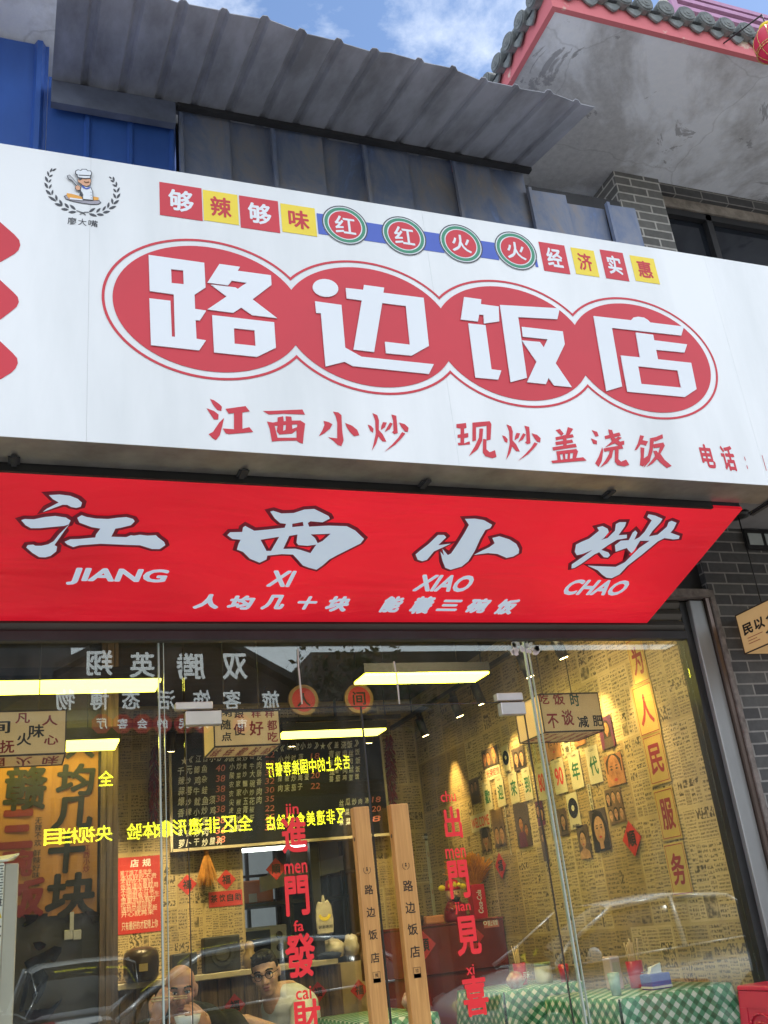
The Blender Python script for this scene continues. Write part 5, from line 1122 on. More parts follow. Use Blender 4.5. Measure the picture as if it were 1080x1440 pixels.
M_cgreen = mat('deep_green_ink', (.012, .11, .055), .55); M_cred = mat('bright_red_ink', (.52, .025, .025), .55)
for i, (ch, tl, br, m_) in enumerate((('歡', (85,412), (160,572), M_cgreen), ('迎', (165,378), (242,548), M_cgreen), ('來', (245,345), (330,528), M_cgreen), ('到', (333,322), (415,508), M_cgreen), ('80', (420,298), (508,508), M_cred), ('90', (520,265), (632,462), M_cred), ('年', (625,225), (737,432), M_cgreen), ('代', (735,192), (856,398), M_cgreen))):
    nm = ['green character for joy, the first welcome card', 'green character on the second welcome card', 'green character for come on third welcome card', 'green character for arrive beside the dark glass seam', 'red number 80', 'red number 90', 'green character for year', 'green character for generation, last of the welcome row'][i]
    o_, a, c = card(tl, br, M_card, 'cream card with the '+nm, 'card'); w, h = c[0]-a[0], a[1]-c[1]
    lettering('character', RW, [(ch, (a[0]+w*.17, a[1]-h*.27), (c[0]-w*.17, c[1]+h*.22))], m_, o_, OFF+.002, .03, px=False)
    lettering('caption', RW, [('欢迎来到', (a[0]+w*.3, a[1]-h*.08), (c[0]-w*.3, a[1]-h*.14))], M_inkb, o_, OFF+.002, .0, px=False)
def strip(tl, br, s, m_, label, vert=True, mcard=M_card):
    o_, a, c = card(tl, br, mcard, label, 'card'); w, h = c[0]-a[0], a[1]-c[1]
    if vert:
        n = len(s); its = [(ch, (a[0]+w*.22, a[1]-h*(.03+.94*i/n)), (c[0]-w*.22, a[1]-h*(.03+.94*(i+.78)/n))) for i, ch in enumerate(s)]
    else: its = [(s, (a[0]+w*.05, a[1]-h*.2), (c[0]-w*.05, c[1]+h*.2))]
    lettering('writing', RW, its, m_, o_, OFF+.002, .02, px=False)
strip((10,622), (145,690), 'WELCOME', M_cred, 'cream strip printed WELCOME in red letters', False); strip((105,318), (207,365), '光荣绽放', M_cred, 'cream strip with red characters under the three face photo', False)
strip((358,128), (396,292), '我不知', M_inkb, 'first cream lyric strip under the lightbox, next to couple photo'); strip((400,128), (440,295), '岁月不老', M_inkb, 'second cream lyric strip under the lightbox, next to orange portrait')
strip((592,125), (655,222), '随缘', M_inkb, 'short cream lyric strip between two orange pictures'); strip((230,560), (270,865), '岁月流金岁', M_inkb, 'long cream lyric strip between couple picture and dark film poster', True)
strip((273,562), (279.5,850), '岁', M_inkb, 'thin cream strip edge against the dark film poster') if False else None
strip((492,520), (532,742), '大江东去', M_inkb, 'cream lyric strip beside the narrow purple picture'); strip((536,505), (578,742), '浪奔浪流', M_inkb, 'cream lyric strip beside the brown portrait of a woman'); strip((750,418), (800,590), '往事如歌', M_inkb, 'cream lyric strip above the largest woman portrait')
M_gold = mat('gold_card', (.50, .35, .10), .55, var=.08); M_cmar = mat('maroon_print_card', (.30, .03, .04), .55)
for i, (ch, tl, br) in enumerate((('为', (881,902), (916,957)), ('人', (889,968), (932,1028)), ('民', (904,1037), (946,1098)), ('服', (920,1112), (962,1178)), ('务', (934,1187), (978,1258)))):
    o_, a, c = poster(RW, tl, br, M_gold, 'card', 'tall gold card with the '+['first and topmost big red character, for', 'second big red character, people', 'third big red character, citizen', 'fourth big red character, serve', 'fifth and lowest big red character, duty'][i], 'card', .0015, OFF, 'column of gold cards with big red characters')
    w, h = c[0]-a[0], a[1]-c[1]; lettering('character', RW, [(ch, (a[0]+w*.18, a[1]-h*.2), (c[0]-w*.18, c[1]+h*.2))], M_cmar, o_, OFF+.002, .035, px=False)
    flat('border', RW, [[(a[0]+w*.05, c[1]+h*.04), (c[0]-w*.05, c[1]+h*.04), (c[0]-w*.05, a[1]-h*.04), (a[0]+w*.05, a[1]-h*.04)], [(a[0]+w*.07, c[1]+h*.055), (c[0]-w*.07, c[1]+h*.055), (c[0]-w*.07, a[1]-h*.055), (a[0]+w*.07, a[1]-h*.055)]], M_cmar, o_, OFF+.002, .0004, px=False)
# ---------------------------------------------------------------- tables under gingham cloths
def gingham():
    m, t, p = nodes('green_gingham'); l = t.links.new; uv = NN(t, 'ShaderNodeUVMap')
    mp = NN(t, 'ShaderNodeMapping', {'Rotation': (0, 0, pi/4), 'Scale': (1/.052, 1/.052, 1)}); l(uv.outputs[0], mp.inputs[0]); s = NN(t, 'ShaderNodeSeparateXYZ'); l(mp.outputs[0], s.inputs[0]); hs = []
    for ax in 'XY':
        f = NN(t, 'ShaderNodeMath', operation='FRACT'); l(s.outputs[ax], f.inputs[0]); g = NN(t, 'ShaderNodeMath', operation='GREATER_THAN'); g.inputs[1].default_value = .5; l(f.outputs[0], g.inputs[0]); hs.append(g)
    a = NN(t, 'ShaderNodeMath', operation='ADD'); l(hs[0].outputs[0], a.inputs[0]); l(hs[1].outputs[0], a.inputs[1])
    h = NN(t, 'ShaderNodeMath', operation='MULTIPLY'); h.inputs[1].default_value = .5; l(a.outputs[0], h.inputs[0])
    r = NN(t, 'ShaderNodeValToRGB'); e = r.color_ramp.elements; e[0].color = (.62, .64, .58, 1); e[1].color = (.006, .13, .055, 1); x = e.new(.5); x.color = (.09, .30, .17, 1); l(h.outputs[0], r.inputs[0]); l(r.outputs[0], p.inputs['Base Color']); p.inputs['Roughness'].default_value = .5
    bn = NN(t, 'ShaderNodeTexNoise', {'Scale': 9, 'Detail': 5, 'Distortion': .8}); l(uv.outputs[0], bn.inputs['Vector']); bb = NN(t, 'ShaderNodeBump', {'Strength': .6, 'Distance': .02}); l(bn.outputs['Fac'], bb.inputs['Height']); l(bb.outputs[0], p.inputs['Normal'])
    return m
M_ging = gingham(); M_leg = mat('table_leg_steel', (.03, .03, .032), .4, .4)
TZ = 1.05
def table(x0, x1, y0, y1, label, first=None):  # label: which table
    t = thing('dining_table', label+' table', 'table', ((x0+x1)/2, (y0+y1)/2, FLOOR), 'small square dining tables')
    b = MB(); b.box((x0+.02, y0+.02, TZ-.035), (x1-.02, y1-.02, TZ-.004)); b.build('tabletop', M_leg, t)
    for sx in (x0+.06, x1-.06):
        for sy in (y0+.06, y1-.06): b = MB(); b.tube((sx, sy, FLOOR), (sx, sy, TZ-.036), .016, .016, 10); b.build('leg', M_leg, t)
    b = MB(); n = 28; per = []
    def rim(k, d, z): # around the rectangle with rippled hem
        pass
    pts = []
    sides = [((x0, y0), (x1, y0)), ((x1, y0), (x1, y1)), ((x1, y1), (x0, y1)), ((x0, y1), (x0, y0))]
    b.face([(x0, y0, TZ), (x1, y0, TZ), (x1, y1, TZ), (x0, y1, TZ)], [(x0, y0), (x1, y0), (x1, y1), (x0, y1)])
    for si, (p, q) in enumerate(sides):
        dx, dy = q[0]-p[0], q[1]-p[1]; L_ = math.hypot(dx, dy); nx, ny = dy/L_, -dx/L_; rows = []
        for j in range(7):
            f = j/6; row = []
            for i in range(n+1):
                s = i/n; cor_ = max(0, 1-abs(min(s, 1-s))/.16); drop = .30+.10*cor_**2
                bul = .006+f*(.018+.014*sin(s*17+si*2)*(.4+f)+.035*cor_**2)
                ext = (s-.5)*2*.03*f
                row.append((p[0]+dx*s+nx*bul+dx/L_*ext, p[1]+dy*s+ny*bul+dy/L_*ext, TZ-drop*f if j else TZ))
            rows.append(row)
        for j in range(6):
            for i in range(n):
                qd = [rows[j+1][i], rows[j+1][i+1], rows[j][i+1], rows[j][i]]
                uv = [((p[0]+dx*ss)+nx*dd, (p[1]+dy*ss)+ny*dd) for ss, dd in ((i/n, .055*(j+1)), ((i+1)/n, .055*(j+1)), ((i+1)/n, .055*j), (i/n, .055*j))]
                b.face(qd, uv)
    bmesh.ops.remove_doubles(b.b, verts=b.b.verts, dist=.0004)
    cl = b.build('tablecloth', M_ging, None); tag(cl, label+' cloth', 'tablecloth', 'green gingham tablecloths'); 
    sol = cl.modifiers.new('thickness', 'SOLIDIFY'); sol.thickness = .0015; sol.offset = -1
    for p in cl.data.polygons: p.use_smooth = True
    return t
FARR = PZ(548, 1417, TZ); NRR = PZ(613, 1423, TZ)
table(2.80, 3.33, 5.87, 6.55, 'green gingham far counter side')
table(2.70, 3.33, 4.44, 5.15, 'green gingham near window side')
table(FARR.x-.42, (FARR.x+NRR.x)/2, NRR.y, FARR.y, 'green gingham middle table behind the pull bars,')
table(.72, 1.22, 5.02, 5.62, 'green gingham table between the two diners,')
# table things
M_cup = mat('red_plastic', (.50, .012, .03), .3, var=.05); M_napk = mat('tissue', (.75, .74, .72), .8); M_wbox = mat('blue_tissue_box', (.04, .08, .42), .45); M_stickm = mat('bamboo', (.62, .44, .22), .6)
def cupsticks(x, y, s, label, n=16):
    t = thing('chopstick_holder', label, 'chopstick holder', (x, y, TZ), 'red chopstick holders')
    b = MB(); b.lathe((x, y, TZ+.001), [(.032*s, 0), (.036*s, .004), (.041*s, .12*s), (.037*s, .121*s), (.034*s, .02)], 20); b.build('cup', M_cup, t)
    b = MB(); R = random.Random(int(x*100))
    for i in range(n):
        a_, r = R.uniform(0, 6.3), R.uniform(0, .024*s); b.tube((x+cos(a_)*r*.6, y+sin(a_)*r*.6, TZ+.02), (x+cos(a_)*r*1.7, y+sin(a_)*r*1.7, TZ+R.uniform(.19, .225)*s), .0028, .0034, 5)
    b.build('chopsticks', M_stickm, t)
    Pl = Plane((0, y-.0415*s, 0), (1, 0, 0), (0, 0, 1))
    lettering('script', Plane((0, y-.0375*s, 0), (1, 0, 0), (0, -.035, 1)), [('可乐', (x-.02*s, TZ+.075*s), (x+.02*s, TZ+.04*s))], M_napk, t, .002, .02, .2, px=False)
def tissue(x, y, label, w=.115):
    t = thing('tissue_box', label, 'tissue box', (x, y, TZ), 'tissue boxes on the tables')
    b = MB(); b.box((x-w/2, y-.05, TZ+.001), (x+w/2, y+.05, TZ+.07)); b.build('box', M_wbox, t, bevel=.004)
    b = MB(); b.box((x-w/2-.0008, y-.0508, TZ+.006), (x+w/2+.0008, y+.0508, TZ+.016)); b.build('white_band', M_napk, t)
    b = MB(); b.hexa([(x-.035, y-.012, TZ+.071), (x+.035, y-.012, TZ+.071), (x+.035, y+.012, TZ+.071), (x-.035, y+.012, TZ+.071), (x-.02, y-.012, TZ+.098), (x+.042, y-.004, TZ+.115), (x+.042, y+.003, TZ+.115), (x-.025, y+.006, TZ+.10)]); b.build('tissue', M_napk, t)
q = PZ(938, 1384, TZ); q = Vector((min(q.x, 3.22), min(q.y, 5.0), 0)); c_ = PX(938, 1378, 3.2); 
cupsticks(3.08, 4.86, 1.05, 'red chopstick holder on the near table beside blue tissue box'); tissue(3.06, 4.66, 'blue tissue box beside the pale dispenser on the near table')
t = thing('napkin_dispenser', 'pale upright napkin dispenser behind the red chopstick holder', 'dispenser', (3.0, 4.93, TZ)); b = MB(); b.box((2.965, 4.90, TZ+.001), (3.025, 4.98, TZ+.16)); b.build('body', mat('pale_pink_plastic', (.58, .42, .38), .5, var=.2), t, bevel=.006); b = MB(); b.box((2.975, 4.898, TZ+.06), (3.015, 4.8995, TZ+.13)); b.build('slot', M_card, t)
def tumbler(x, y, label, m_, h=.10, r=.03):
    t = thing('glass_tumbler', label, 'tumbler', (x, y, TZ), None); b = MB(); b.lathe((x, y, TZ+.001), [(r*.75, 0), (r, h), (r*.9, h), (r*.66, .008)], 18); b.build('body', m_, t); return t
tumbler(2.80, 4.62, 'small pale green tumbler on the corner of the near table', mat('green_tint_glass', (.35, .48, .40), .15, spec=.7)).name = 'glass_tumbler'
cupsticks(3.10, 6.22, 1.05, 'red chopstick holder on the far corner table', 10)
t = thing('sauce_jar', 'wide pale jar with green lid on the far corner table', 'jar', (3.2, 6.1, TZ)); b = MB(); b.lathe((3.2, 6.1, TZ+.001), [(.05, 0), (.055, .02), (.055, .09), (.05, .1)], 20); b.build('body', mat('jar_plastic', (.55, .50, .30), .35), t); b = MB(); b.lathe((3.2, 6.1, TZ+.1015), [(.053, 0), (.053, .018)], 20); b.build('lid', mat('olive_lid', (.28, .34, .12), .4), t)
t = thing('red_beaker', 'plain red beaker beside the pale jar on the far table', 'beaker', (3.27, 5.98, TZ)); b = MB(); b.lathe((3.28, 5.98, TZ+.001), [(.026, 0), (.033, .10), (.029, .10), (.024, .008)], 18); b.build('body', M_cup, t)
M_bag = mat('clear_wrap', (.62, .52, .50), .25, col2=(.45, .12, .14), scale=18)
def wrap(x, y, label):
    t = thing('wrapped_bowl_set', label, 'tableware set', (x, y, TZ), 'shrink wrapped bowl sets'); b = MB(); R = random.Random(int(x*77)); b.lathe((x, y, TZ+.001), [(.03, 0), (.052, .03), (.06, .045), (.05, .06), (.03, .085), (.012, .09)], 14)
    for v in b.b.verts: v.co += Vector((R.uniform(-.006, .006), R.uniform(-.006, .006), R.uniform(0, .005)))
    b.build('wrapping', M_bag, t)
wrap(2.95, 6.0, 'shrink wrapped bowl set on the far corner table'); wrap(FARR.x-.02, NRR.y+.3, 'shrink wrapped bowl set on the middle table by the pull bars')
# ---------------------------------------------------------------- plastic stools (a stack outside at the right, seats for the diners)
M_stool = mat('red_stool_plastic', (.48, .018, .045), .28, var=.08, coat=.2)
def stool(x, y, z, label, group=None):
    t = thing('plastic_stool', label, 'stool', (x, y, z), group or 'red plastic stools'); H = .45; a, c = .125, .165
    b = MB(); top = [(-a, -a, H), (a, -a, H), (a, a, H), (-a, a, H)]
    b.hexa([(x-a-.004, y-a-.004, z+H-.02), (x+a+.004, y-a-.004, z+H-.02), (x+a+.004, y+a+.004, z+H-.02), (x-a-.004, y+a+.004, z+H-.02), (x-a, y-a, z+H), (x+a, y-a, z+H), (x+a, y+a, z+H), (x-a, y+a, z+H)]); b.build('seat', M_stool, t, bevel=.006, seg=2)
    for k in range(4):
        M_ = Matrix.Translation((x, y, z)) @ Matrix.Rotation(k*pi/2, 4, 'Z'); b = MB(); th = .006
        def P(u, f): w = a+(c-a)*f; return M_ @ Vector((u*w, -w, H-.021-(H-.021)*f))
        def pan(u0, f0, u1, f1, o=0, dp=th):
            q = [P(u0, f1), P(u1, f1), P(u1, f0), P(u0, f0)]; n = M_.to_3x3() @ Vector((0, -1, 0)); b.prism([p+n*o for p in q], -n*dp)
        pan(-1, 0, 1, .15); pan(-1, .151, -.62, 1); pan(.62, .151, 1, 1); pan(-.619, .151, .619, .58, -.004)
        for j in range(5):
            f0 = .2+j*.075
            arc = [(cos(t_)*.5, f0+.1*(1-sin(t_))) for t_ in [pi*i/8 for i in range(9)]]
            pts = [P(u_, min(f_, .57)) + (M_.to_3x3() @ Vector((0, -.001, 0))) for u_, f_ in arc]
            b.path(pts, .0045, 5)
        b.build('leg', M_stool, t)
    return t
sx, sy = 3.145, 3.86
for i in range(4): stool(sx, sy, .13+i*.165, ['lowest', 'second lowest', 'second highest', 'topmost'][i]+' red plastic stool in the stack beside the grey brick pier', 'stacked red stools')
stool(.55, 5.12, FLOOR, 'red plastic stool under the bald diner'); stool(1.52, 5.98, FLOOR, 'red plastic stool under the diner in grey T-shirt')
# ---------------------------------------------------------------- standing air conditioner at the far left
ac = thing('standing_air_conditioner', 'tall white standing air conditioner in front of an orange banner', 'air conditioner', (-.2, 4.75, FLOOR)); M_ac = mat('white_appliance', (.88, .88, .86), .35, var=.03); M_ac2 = mat('warm_grey_appliance', (.58, .53, .48), .4, var=.05)
xe = PY(27, 1210, 4.6).x; za = PY(10, 1212, 4.6).z; xf = PY(11, 1212, 4.6).x
b = MB(); b.prism([(-.48, 4.60, FLOOR), (xf-.012, 4.60, FLOOR), (xf-.012, 4.70, FLOOR), (-.48, 4.70, FLOOR)], (0, 0, za-FLOOR)); b.build('front_panel', M_ac, ac, bevel=.008, seg=2)
b = MB(); b.prism([(xf-.011, 4.612, FLOOR), (xe, 4.625, FLOOR), (xe, 4.98, FLOOR), (-.48, 4.98, FLOOR), (-.48, 4.701, FLOOR), (xf-.011, 4.701, FLOOR)], (0, 0, za-.005-FLOOR)); b.build('cabinet', M_ac2, ac, bevel=.005)
b = MB(); b.prism([(-.48, 4.595, za+.002), (xf+.0, 4.595, za+.002), (xe, 4.66, za+.030), (xe-.02, 4.95, za+.035), (-.48, 4.95, za+.002)], (0, 0, .008)); b.build('top_cover', M_ac, ac)
AP_ = Plane((0, 4.60, 0), (1, 0, 0), (0, 0, 1))
a = AP_.uv(11, 1290); flat('warning_triangle', AP_, [[(xf-.036, a[1]), (xf-.014, a[1]), (xf-.025, a[1]+.034)]], M_yel, ac, .001, .0006, px=False); flat('warning_bolt', AP_, [[(xf-.027, a[1]+.006), (xf-.023, a[1]+.006), (xf-.024, a[1]+.022), (xf-.026, a[1]+.022)]], M_inkb, ac, .002, .0005, px=False)
b = MB(); z = a[1]+.20
for i in range(15): b.box((xf-.032+.004*(i % 3), 4.5985, z-i*.011), (xf-.014-.003*(i % 2), 4.5992, z-i*.011+.004))
b.box((xf-.034, 4.5985, a[1]+.05), (xf-.02, 4.5992, a[1]+.075)); b.box((xf-.036, 4.5985, a[1]-.035), (xf-.014, 4.5992, a[1]-.029)); b.box((xf-.036, 4.5985, a[1]-.07), (xf-.014, 4.5992, a[1]-.064)); b.build('small_print', M_char, ac)
# ---------------------------------------------------------------- cash counter, its goods, the licence board
M_lac = mat('red_lacquer', (.17, .022, .018), .22, col2=(.11, .014, .012), scale=4, coat=.4); ct = thing('cash_counter', 'dark red lacquered cash counter against the papered wall', 'counter', (2.95, 7.2, FLOOR))
cz = 1.45; cy = 6.95; cx0 = PY(535, 1305, cy).x
b = MB(); b.box((cx0, cy, FLOOR), (XW-.012, cy+.42, cz-.31)); b.build('base', M_lac, ct)
b = MB(); b.box((cx0-.02, cy-.02, cz-.308), (XW-.011, cy+.44, cz-.005)); b.box((cx0-.03, cy-.03, cz-.0045), (XW-.011, cy+.45, cz+.012)); b.build('upper_front', M_lac, ct, bevel=.004)
CP = Plane((0, cy-.021, 0), (1, 0, 0), (0, 0, 1))
diamond(CP, (596,1329), 20, '順', 'red paper diamond on the counter front by the pull bar', .001); diamond(CP, (664,1318), 20, '福', 'red paper diamond on the counter front behind the joy wish', .001)
a, c = CP.uv(679,1291), CP.uv(702,1303); b = MB(); b.prect(CP, a[0], a[1], c[0], c[1], .0005, .002); o_ = b.build('no_smoking_label', mat('salmon_label', (.50, .13, .10), .5)); tag(o_, 'small salmon no smoking label on the corner of the counter', 'label'); lettering('writing', CP, [('禁止吸烟', (685,1294), (700,1301))], M_napk, o_, .0025, .02); u, v = CP.uv(682, 1298); flat('symbol', CP, [ellipse((u, v), .014, .014, 16), ellipse((u, v), .009, .009, 16)], M_napk, o_, .0025, .0005, px=False)
def onc(px_, dy=.2): return PY(px_, 1290, cy+dy).x
x = PY(588, 1292, cy+.15).x; t = thing('clay_teapot', 'small dark clay teapot beside the orange parcel on counter', 'teapot', (x, cy+.15, cz+.012)); b = MB(); b.lathe((x, cy+.15, cz+.0125), [(.03, 0), (.052, .03), (.045, .06), (.02, .075), (.008, .08), (.01, .092)], 18); b.build('body', mat('dark_clay', (.05, .03, .025), .4), t); b = MB(); b.tube((x+.04, cy+.15, cz+.045), (x+.085, cy+.15, cz+.075), .012, .007, 10); b.build('spout', bpy.data.materials['dark_clay'], t)
x = PY(608, 1290, cy+.12).x; t = thing('orange_parcel', 'small orange parcel lying on the red counter', 'parcel', (x, cy+.12, cz+.012)); b = MB(); b.box((x-.075, cy+.07, cz+.0125), (x+.075, cy+.17, cz+.07)); b.build('wrapping', mat('orange_wrap', (.52, .20, .10), .5, var=.2), t, bevel=.012, seg=2)
# figurine of the god of wealth: robe, head, hat with gold wings
x = PY(641, 1290, cy+.16).x; y = cy+.16; z = cz+.0125; t = thing('wealth_figurine', 'little smiling figurine in a red and yellow hat on counter', 'figurine', (x, y, z)); M_rob = mat('robe_red', (.25, .015, .03), .35); M_fsk = mat('figurine_skin', (.60, .36, .25), .4)
b = MB(); b.lathe((x, y, z), [(.075, 0), (.085, .02), (.08, .08), (.055, .13), (.04, .145)], 20); b.tube((x-.06, y-.02, z+.1), (x-.035, y-.075, z+.07), .026, .02, 10); b.tube((x+.06, y-.02, z+.1), (x+.035, y-.075, z+.07), .026, .02, 10); b.build('robe', M_rob, t)
b = MB(); b.ell((x, y-.005, z+.185), (.056, .052, .052)); b.ell((x, y-.058, z+.18), (.009, .009, .009)); b.build('head', M_fsk, t)
b = MB()
for sx_ in (-1, 1): b.ell((x+sx_*.02, y-.052, z+.195), (.007, .004, .006))
b.ell((x, y-.055, z+.162), (.014, .004, .004)); b.lathe((x, y-.042, z+.115), [(.004, 0), (.03, .03), (.034, .045)], 10); b.build('beard_and_eyes', M_inkb, t)
b = MB(); b.lathe((x, y, z+.215), [(.058, 0), (.062, .012), (.052, .03), (.045, .065), (.02, .075)], 18); b.build('hat', M_cup, t)
b = MB()
for sx_ in (-1, 1): b.ell((x+sx_*.082, y, z+.235), (.03, .012, .02)); b.ell((x+sx_*.035, y-.048, z+.245), (.016, .01, .016))
b.ell((x, y-.056, z+.25), (.014, .01, .02)); b.build('gold_wings', M_yel, t)
x = PY(674, 1290, cy+.18).x; y = cy+.18; t = thing('drink_can_vase', 'tall red tin with white script holding orange dried grass', 'vase', (x, y, cz+.012)); b = MB(); b.box((x-.055, y-.045, cz+.0125), (x+.055, y+.045, cz+.25)); b.build('tin', M_cup, t, bevel=.008, seg=2)
VP = Plane((0, y-.045, 0), (0, 0, 1), (-1, 0, 0)); lettering('script', Plane((x, y-.045, 0), (0, 0, 1), (-1, 0, 0)), [('Coca-Cola', (cz+.05, .02), (cz+.21, -.02))], M_napk, t, .001, .03, .2, px=False)
b = MB(); R = random.Random(9)
for i in range(330):
    a_ = R.uniform(0, 2*pi); r = R.uniform(.0, .16)**.9; h = R.uniform(.12, .24)*(1-r*1.2); p0 = Vector((x+cos(a_)*.02, y+sin(a_)*.02, cz+.24)); e = Vector((x+cos(a_)*r*1.25, y+sin(a_)*r*.9, cz+.25+h)); m_ = (p0+e)/2+Vector((0, 0, .02)); b.tube(p0, m_, .002, .002, 4, False); b.tube(m_, e, .002, .0045, 4, False); 
b.build('dried_grass', mat('orange_dried_grass', (.75, .30, .02), .7, var=.35, scale=30), t)
LB = Plane((0, YB-.006, 0), (1, 0, 0), (0, 0, 1))
lb = thing('licence_board', 'cream licence board with black heading strip on the back wall', 'notice board', LB.at(*LB.uv(612, 1285))); a, c = LB.uv(600, 1172), LB.uv(631, 1290); c = (min(c[0], XW-.03), c[1]); b = MB(); b.prect(LB, a[0], a[1]-.06, c[0], c[1], 0, .006); b.build('board', mat('grey_cream_paper', (.46, .44, .36), .6, var=.1), lb); b = MB(); b.prect(LB, a[0], a[1], c[0], a[1]-.057, 0, .008); b.build('heading', M_inkb, lb)
lettering('heading_writing', LB, [('食品安全信息公示', (a[0]+.02, a[1]-.018), (c[0]-.02, a[1]-.042))], M_napk, lb, .0085, .02, px=False)
for k, dz in enumerate((.10, .40)):
    b = MB(); w = c[0]-a[0]; b.prect(LB, a[0]+w*.1, a[1]-dz, a[0]+w*.85, a[1]-dz-.26, .0062, .009); s_ = b.build('licence', M_card, lb); lettering('title', LB, [('营业执照' if k == 0 else '许可证', (a[0]+w*.25, a[1]-dz-.05), (a[0]+w*.7, a[1]-dz-.09))], M_inkr, s_, .0095, .01, px=False)
# ---------------------------------------------------------------- things on the ledge and in the kitchen
def on_ledge(px_, y=YB-.05): return PY(px_, 1365, y).x
M_spk = mat('speaker_black', (.018, .018, .02), .6)
def bassbox(px0, px1, h, label, ring=True):
    x0, x1 = on_ledge(px0), on_ledge(px1); t = thing('black_speaker', label, 'speaker', ((x0+x1)/2, YB-.03, ledge_z), 'black speaker boxes on the ledge'); b = MB(); b.box((x0, YB-.14, ledge_z+.001), (x1, YB-.003, ledge_z+h)); b.build('cabinet', M_spk, t, bevel=.012, seg=2)
    P = Plane((0, YB-.14, 0), (1, 0, 0), (0, 0, 1)); u, v = (x0+x1)/2, ledge_z+h*.5
    b = MB(); flat('driver', P, [ellipse((u, v), h*.34, h*.34, 24), ellipse((u, v), h*.25, h*.25, 24)], M_dark, t, .0005, .006, px=False); b.b.free(); flat('cone', P, [ellipse((u, v), h*.2, h*.2, 20)], mat('cone_grey', (.06, .06, .065), .5), t, .0005, .003, px=False)
bassbox(240, 275, .16, 'small black speaker on the ledge behind the bald diner'); bassbox(285, 336, .25, 'large black speaker on the ledge between the two diners')
x0, x1 = on_ledge(177), on_ledge(216); t = thing('rice_cooker', 'dark rice cooker with gold panel standing under the red poster', 'rice cooker', ((x0+x1)/2, YB-.08, ledge_z)); b = MB(); b.lathe(((x0+x1)/2, YB-.135, ledge_z+.001), [(.10, 0), (.125, .03), (.13, .16), (.12, .2), (.07, .23), (.02, .235)], 24); b.build('body', mat('bronze_brown', (.055, .04, .03), .3, .3), t); b = MB(); b.box(((x0+x1)/2-.03, YB-.272, ledge_z+.07), ((x0+x1)/2+.03, YB-.262, ledge_z+.12)); b.build('panel', mat('gold_panel', (.35, .27, .12), .4), t)
x = on_ledge(351); t = thing('gourd_vase', 'round pale brown gourd vase on the ledge beside speaker', 'vase', (x, YB-.08, ledge_z)); b = MB(); b.lathe((x, YB-.08, ledge_z+.001), [(.035, 0), (.06, .04), (.055, .09), (.03, .12), (.04, .15), (.03, .18), (.015, .19)], 18); b.build('body', mat('gourd', (.28, .19, .09), .35), t)
# bag with smiling face hanging in the opening
HP = Plane((0, YB-.01, 0), (1, 0, 0), (0, 0, 1)); a, c = HP.uv(443, 1272), HP.uv(468, 1312); t = thing('hanging_carrier_bag', 'translucent white carrier bag with yellow smile hanging in the opening', 'carrier bag', HP.at((a[0]+c[0])/2, c[1])); M_pb = mat('thin_white_plastic', (.58, .53, .44), .35, col2=(.42, .37, .30), scale=12, bump=.5, bscale=25)
u0, u1, v1, v0 = a[0], c[0], a[1], c[1]; w = u1-u0
b = MB(); b.prism([HP.at(u, v, .004) for u, v in ((u0, v0), (u1, v0), (u1+.008, v0+.1), (u1-.004, v1-.02), (u1-.03, v1+.03), (u0+w*.62, v1+.012), (u0+w*.55, v1+.065), (u0+w*.45, v1+.065), (u0+w*.38, v1+.008), (u0+.02, v1+.02), (u0, v1-.03), (u0-.006, v0+.1))], (0, -.025, 0)); b.build('bag', M_pb, t, bevel=.006)
u, v = (u0+u1)/2, v0+(v1-v0)*.62; flat('smile', HP, [[(u+cos(t_)*.05, v+sin(t_)*.045) for t_ in [pi+pi*i/12 for i in range(13)]]+[(u+cos(t_)*.032, v+.008+sin(t_)*.025) for t_ in [2*pi-pi*i/12 for i in range(13)]]], M_yel, t, .031, .0008, px=False); lettering('thanks', HP, [('谢谢惠顾', (u-.06, v-.075), (u+.06, v-.1))], M_inkb, t, .031, .01, px=False)
b = MB(); b.tube(HP.at(u, v1+.064, .015), HP.at(u, open_top-.01, .015), .002, .002, 5); b.build('hook_wire', M_dark, t)
def lumpbag(px0, px1, h, label, m_, y=YB+.08, nm='plastic_bag', cat='bag'):
    x0, x1 = on_ledge(px0, y), on_ledge(px1, y); R = random.Random(px0); b = MB(); cx_ = (x0+x1)/2
    b.ell((0, 0, 0), ((x1-x0)/2, .09, h*.55), nu=18, nv=10)
    for v in b.b.verts:
        n = R.uniform(.82, 1.12); v.co = Vector((cx_+v.co.x*n, y+v.co.y*n, max(ledge_z+.001, ledge_z+h*.42+v.co.z*n)))
    o_ = b.build(nm, m_); tag(o_, label, cat)
lumpbag(455, 487, .15, 'crumpled white carrier bags on the ledge over a blue cloth', M_pb); lumpbag(486, 507, .17, 'heap of white carrier bags half behind a wooden pull bar', M_pb)
lumpbag(447, 482, .055, 'folded dark blue cloth on the ledge below carrier bags', mat('navy_cloth', (.012, .025, .075), .8), YB-.08, 'folded_cloth', 'cloth')
lumpbag(519, 533, .20, 'white carrier bags between the two wooden pull bars', M_pb)
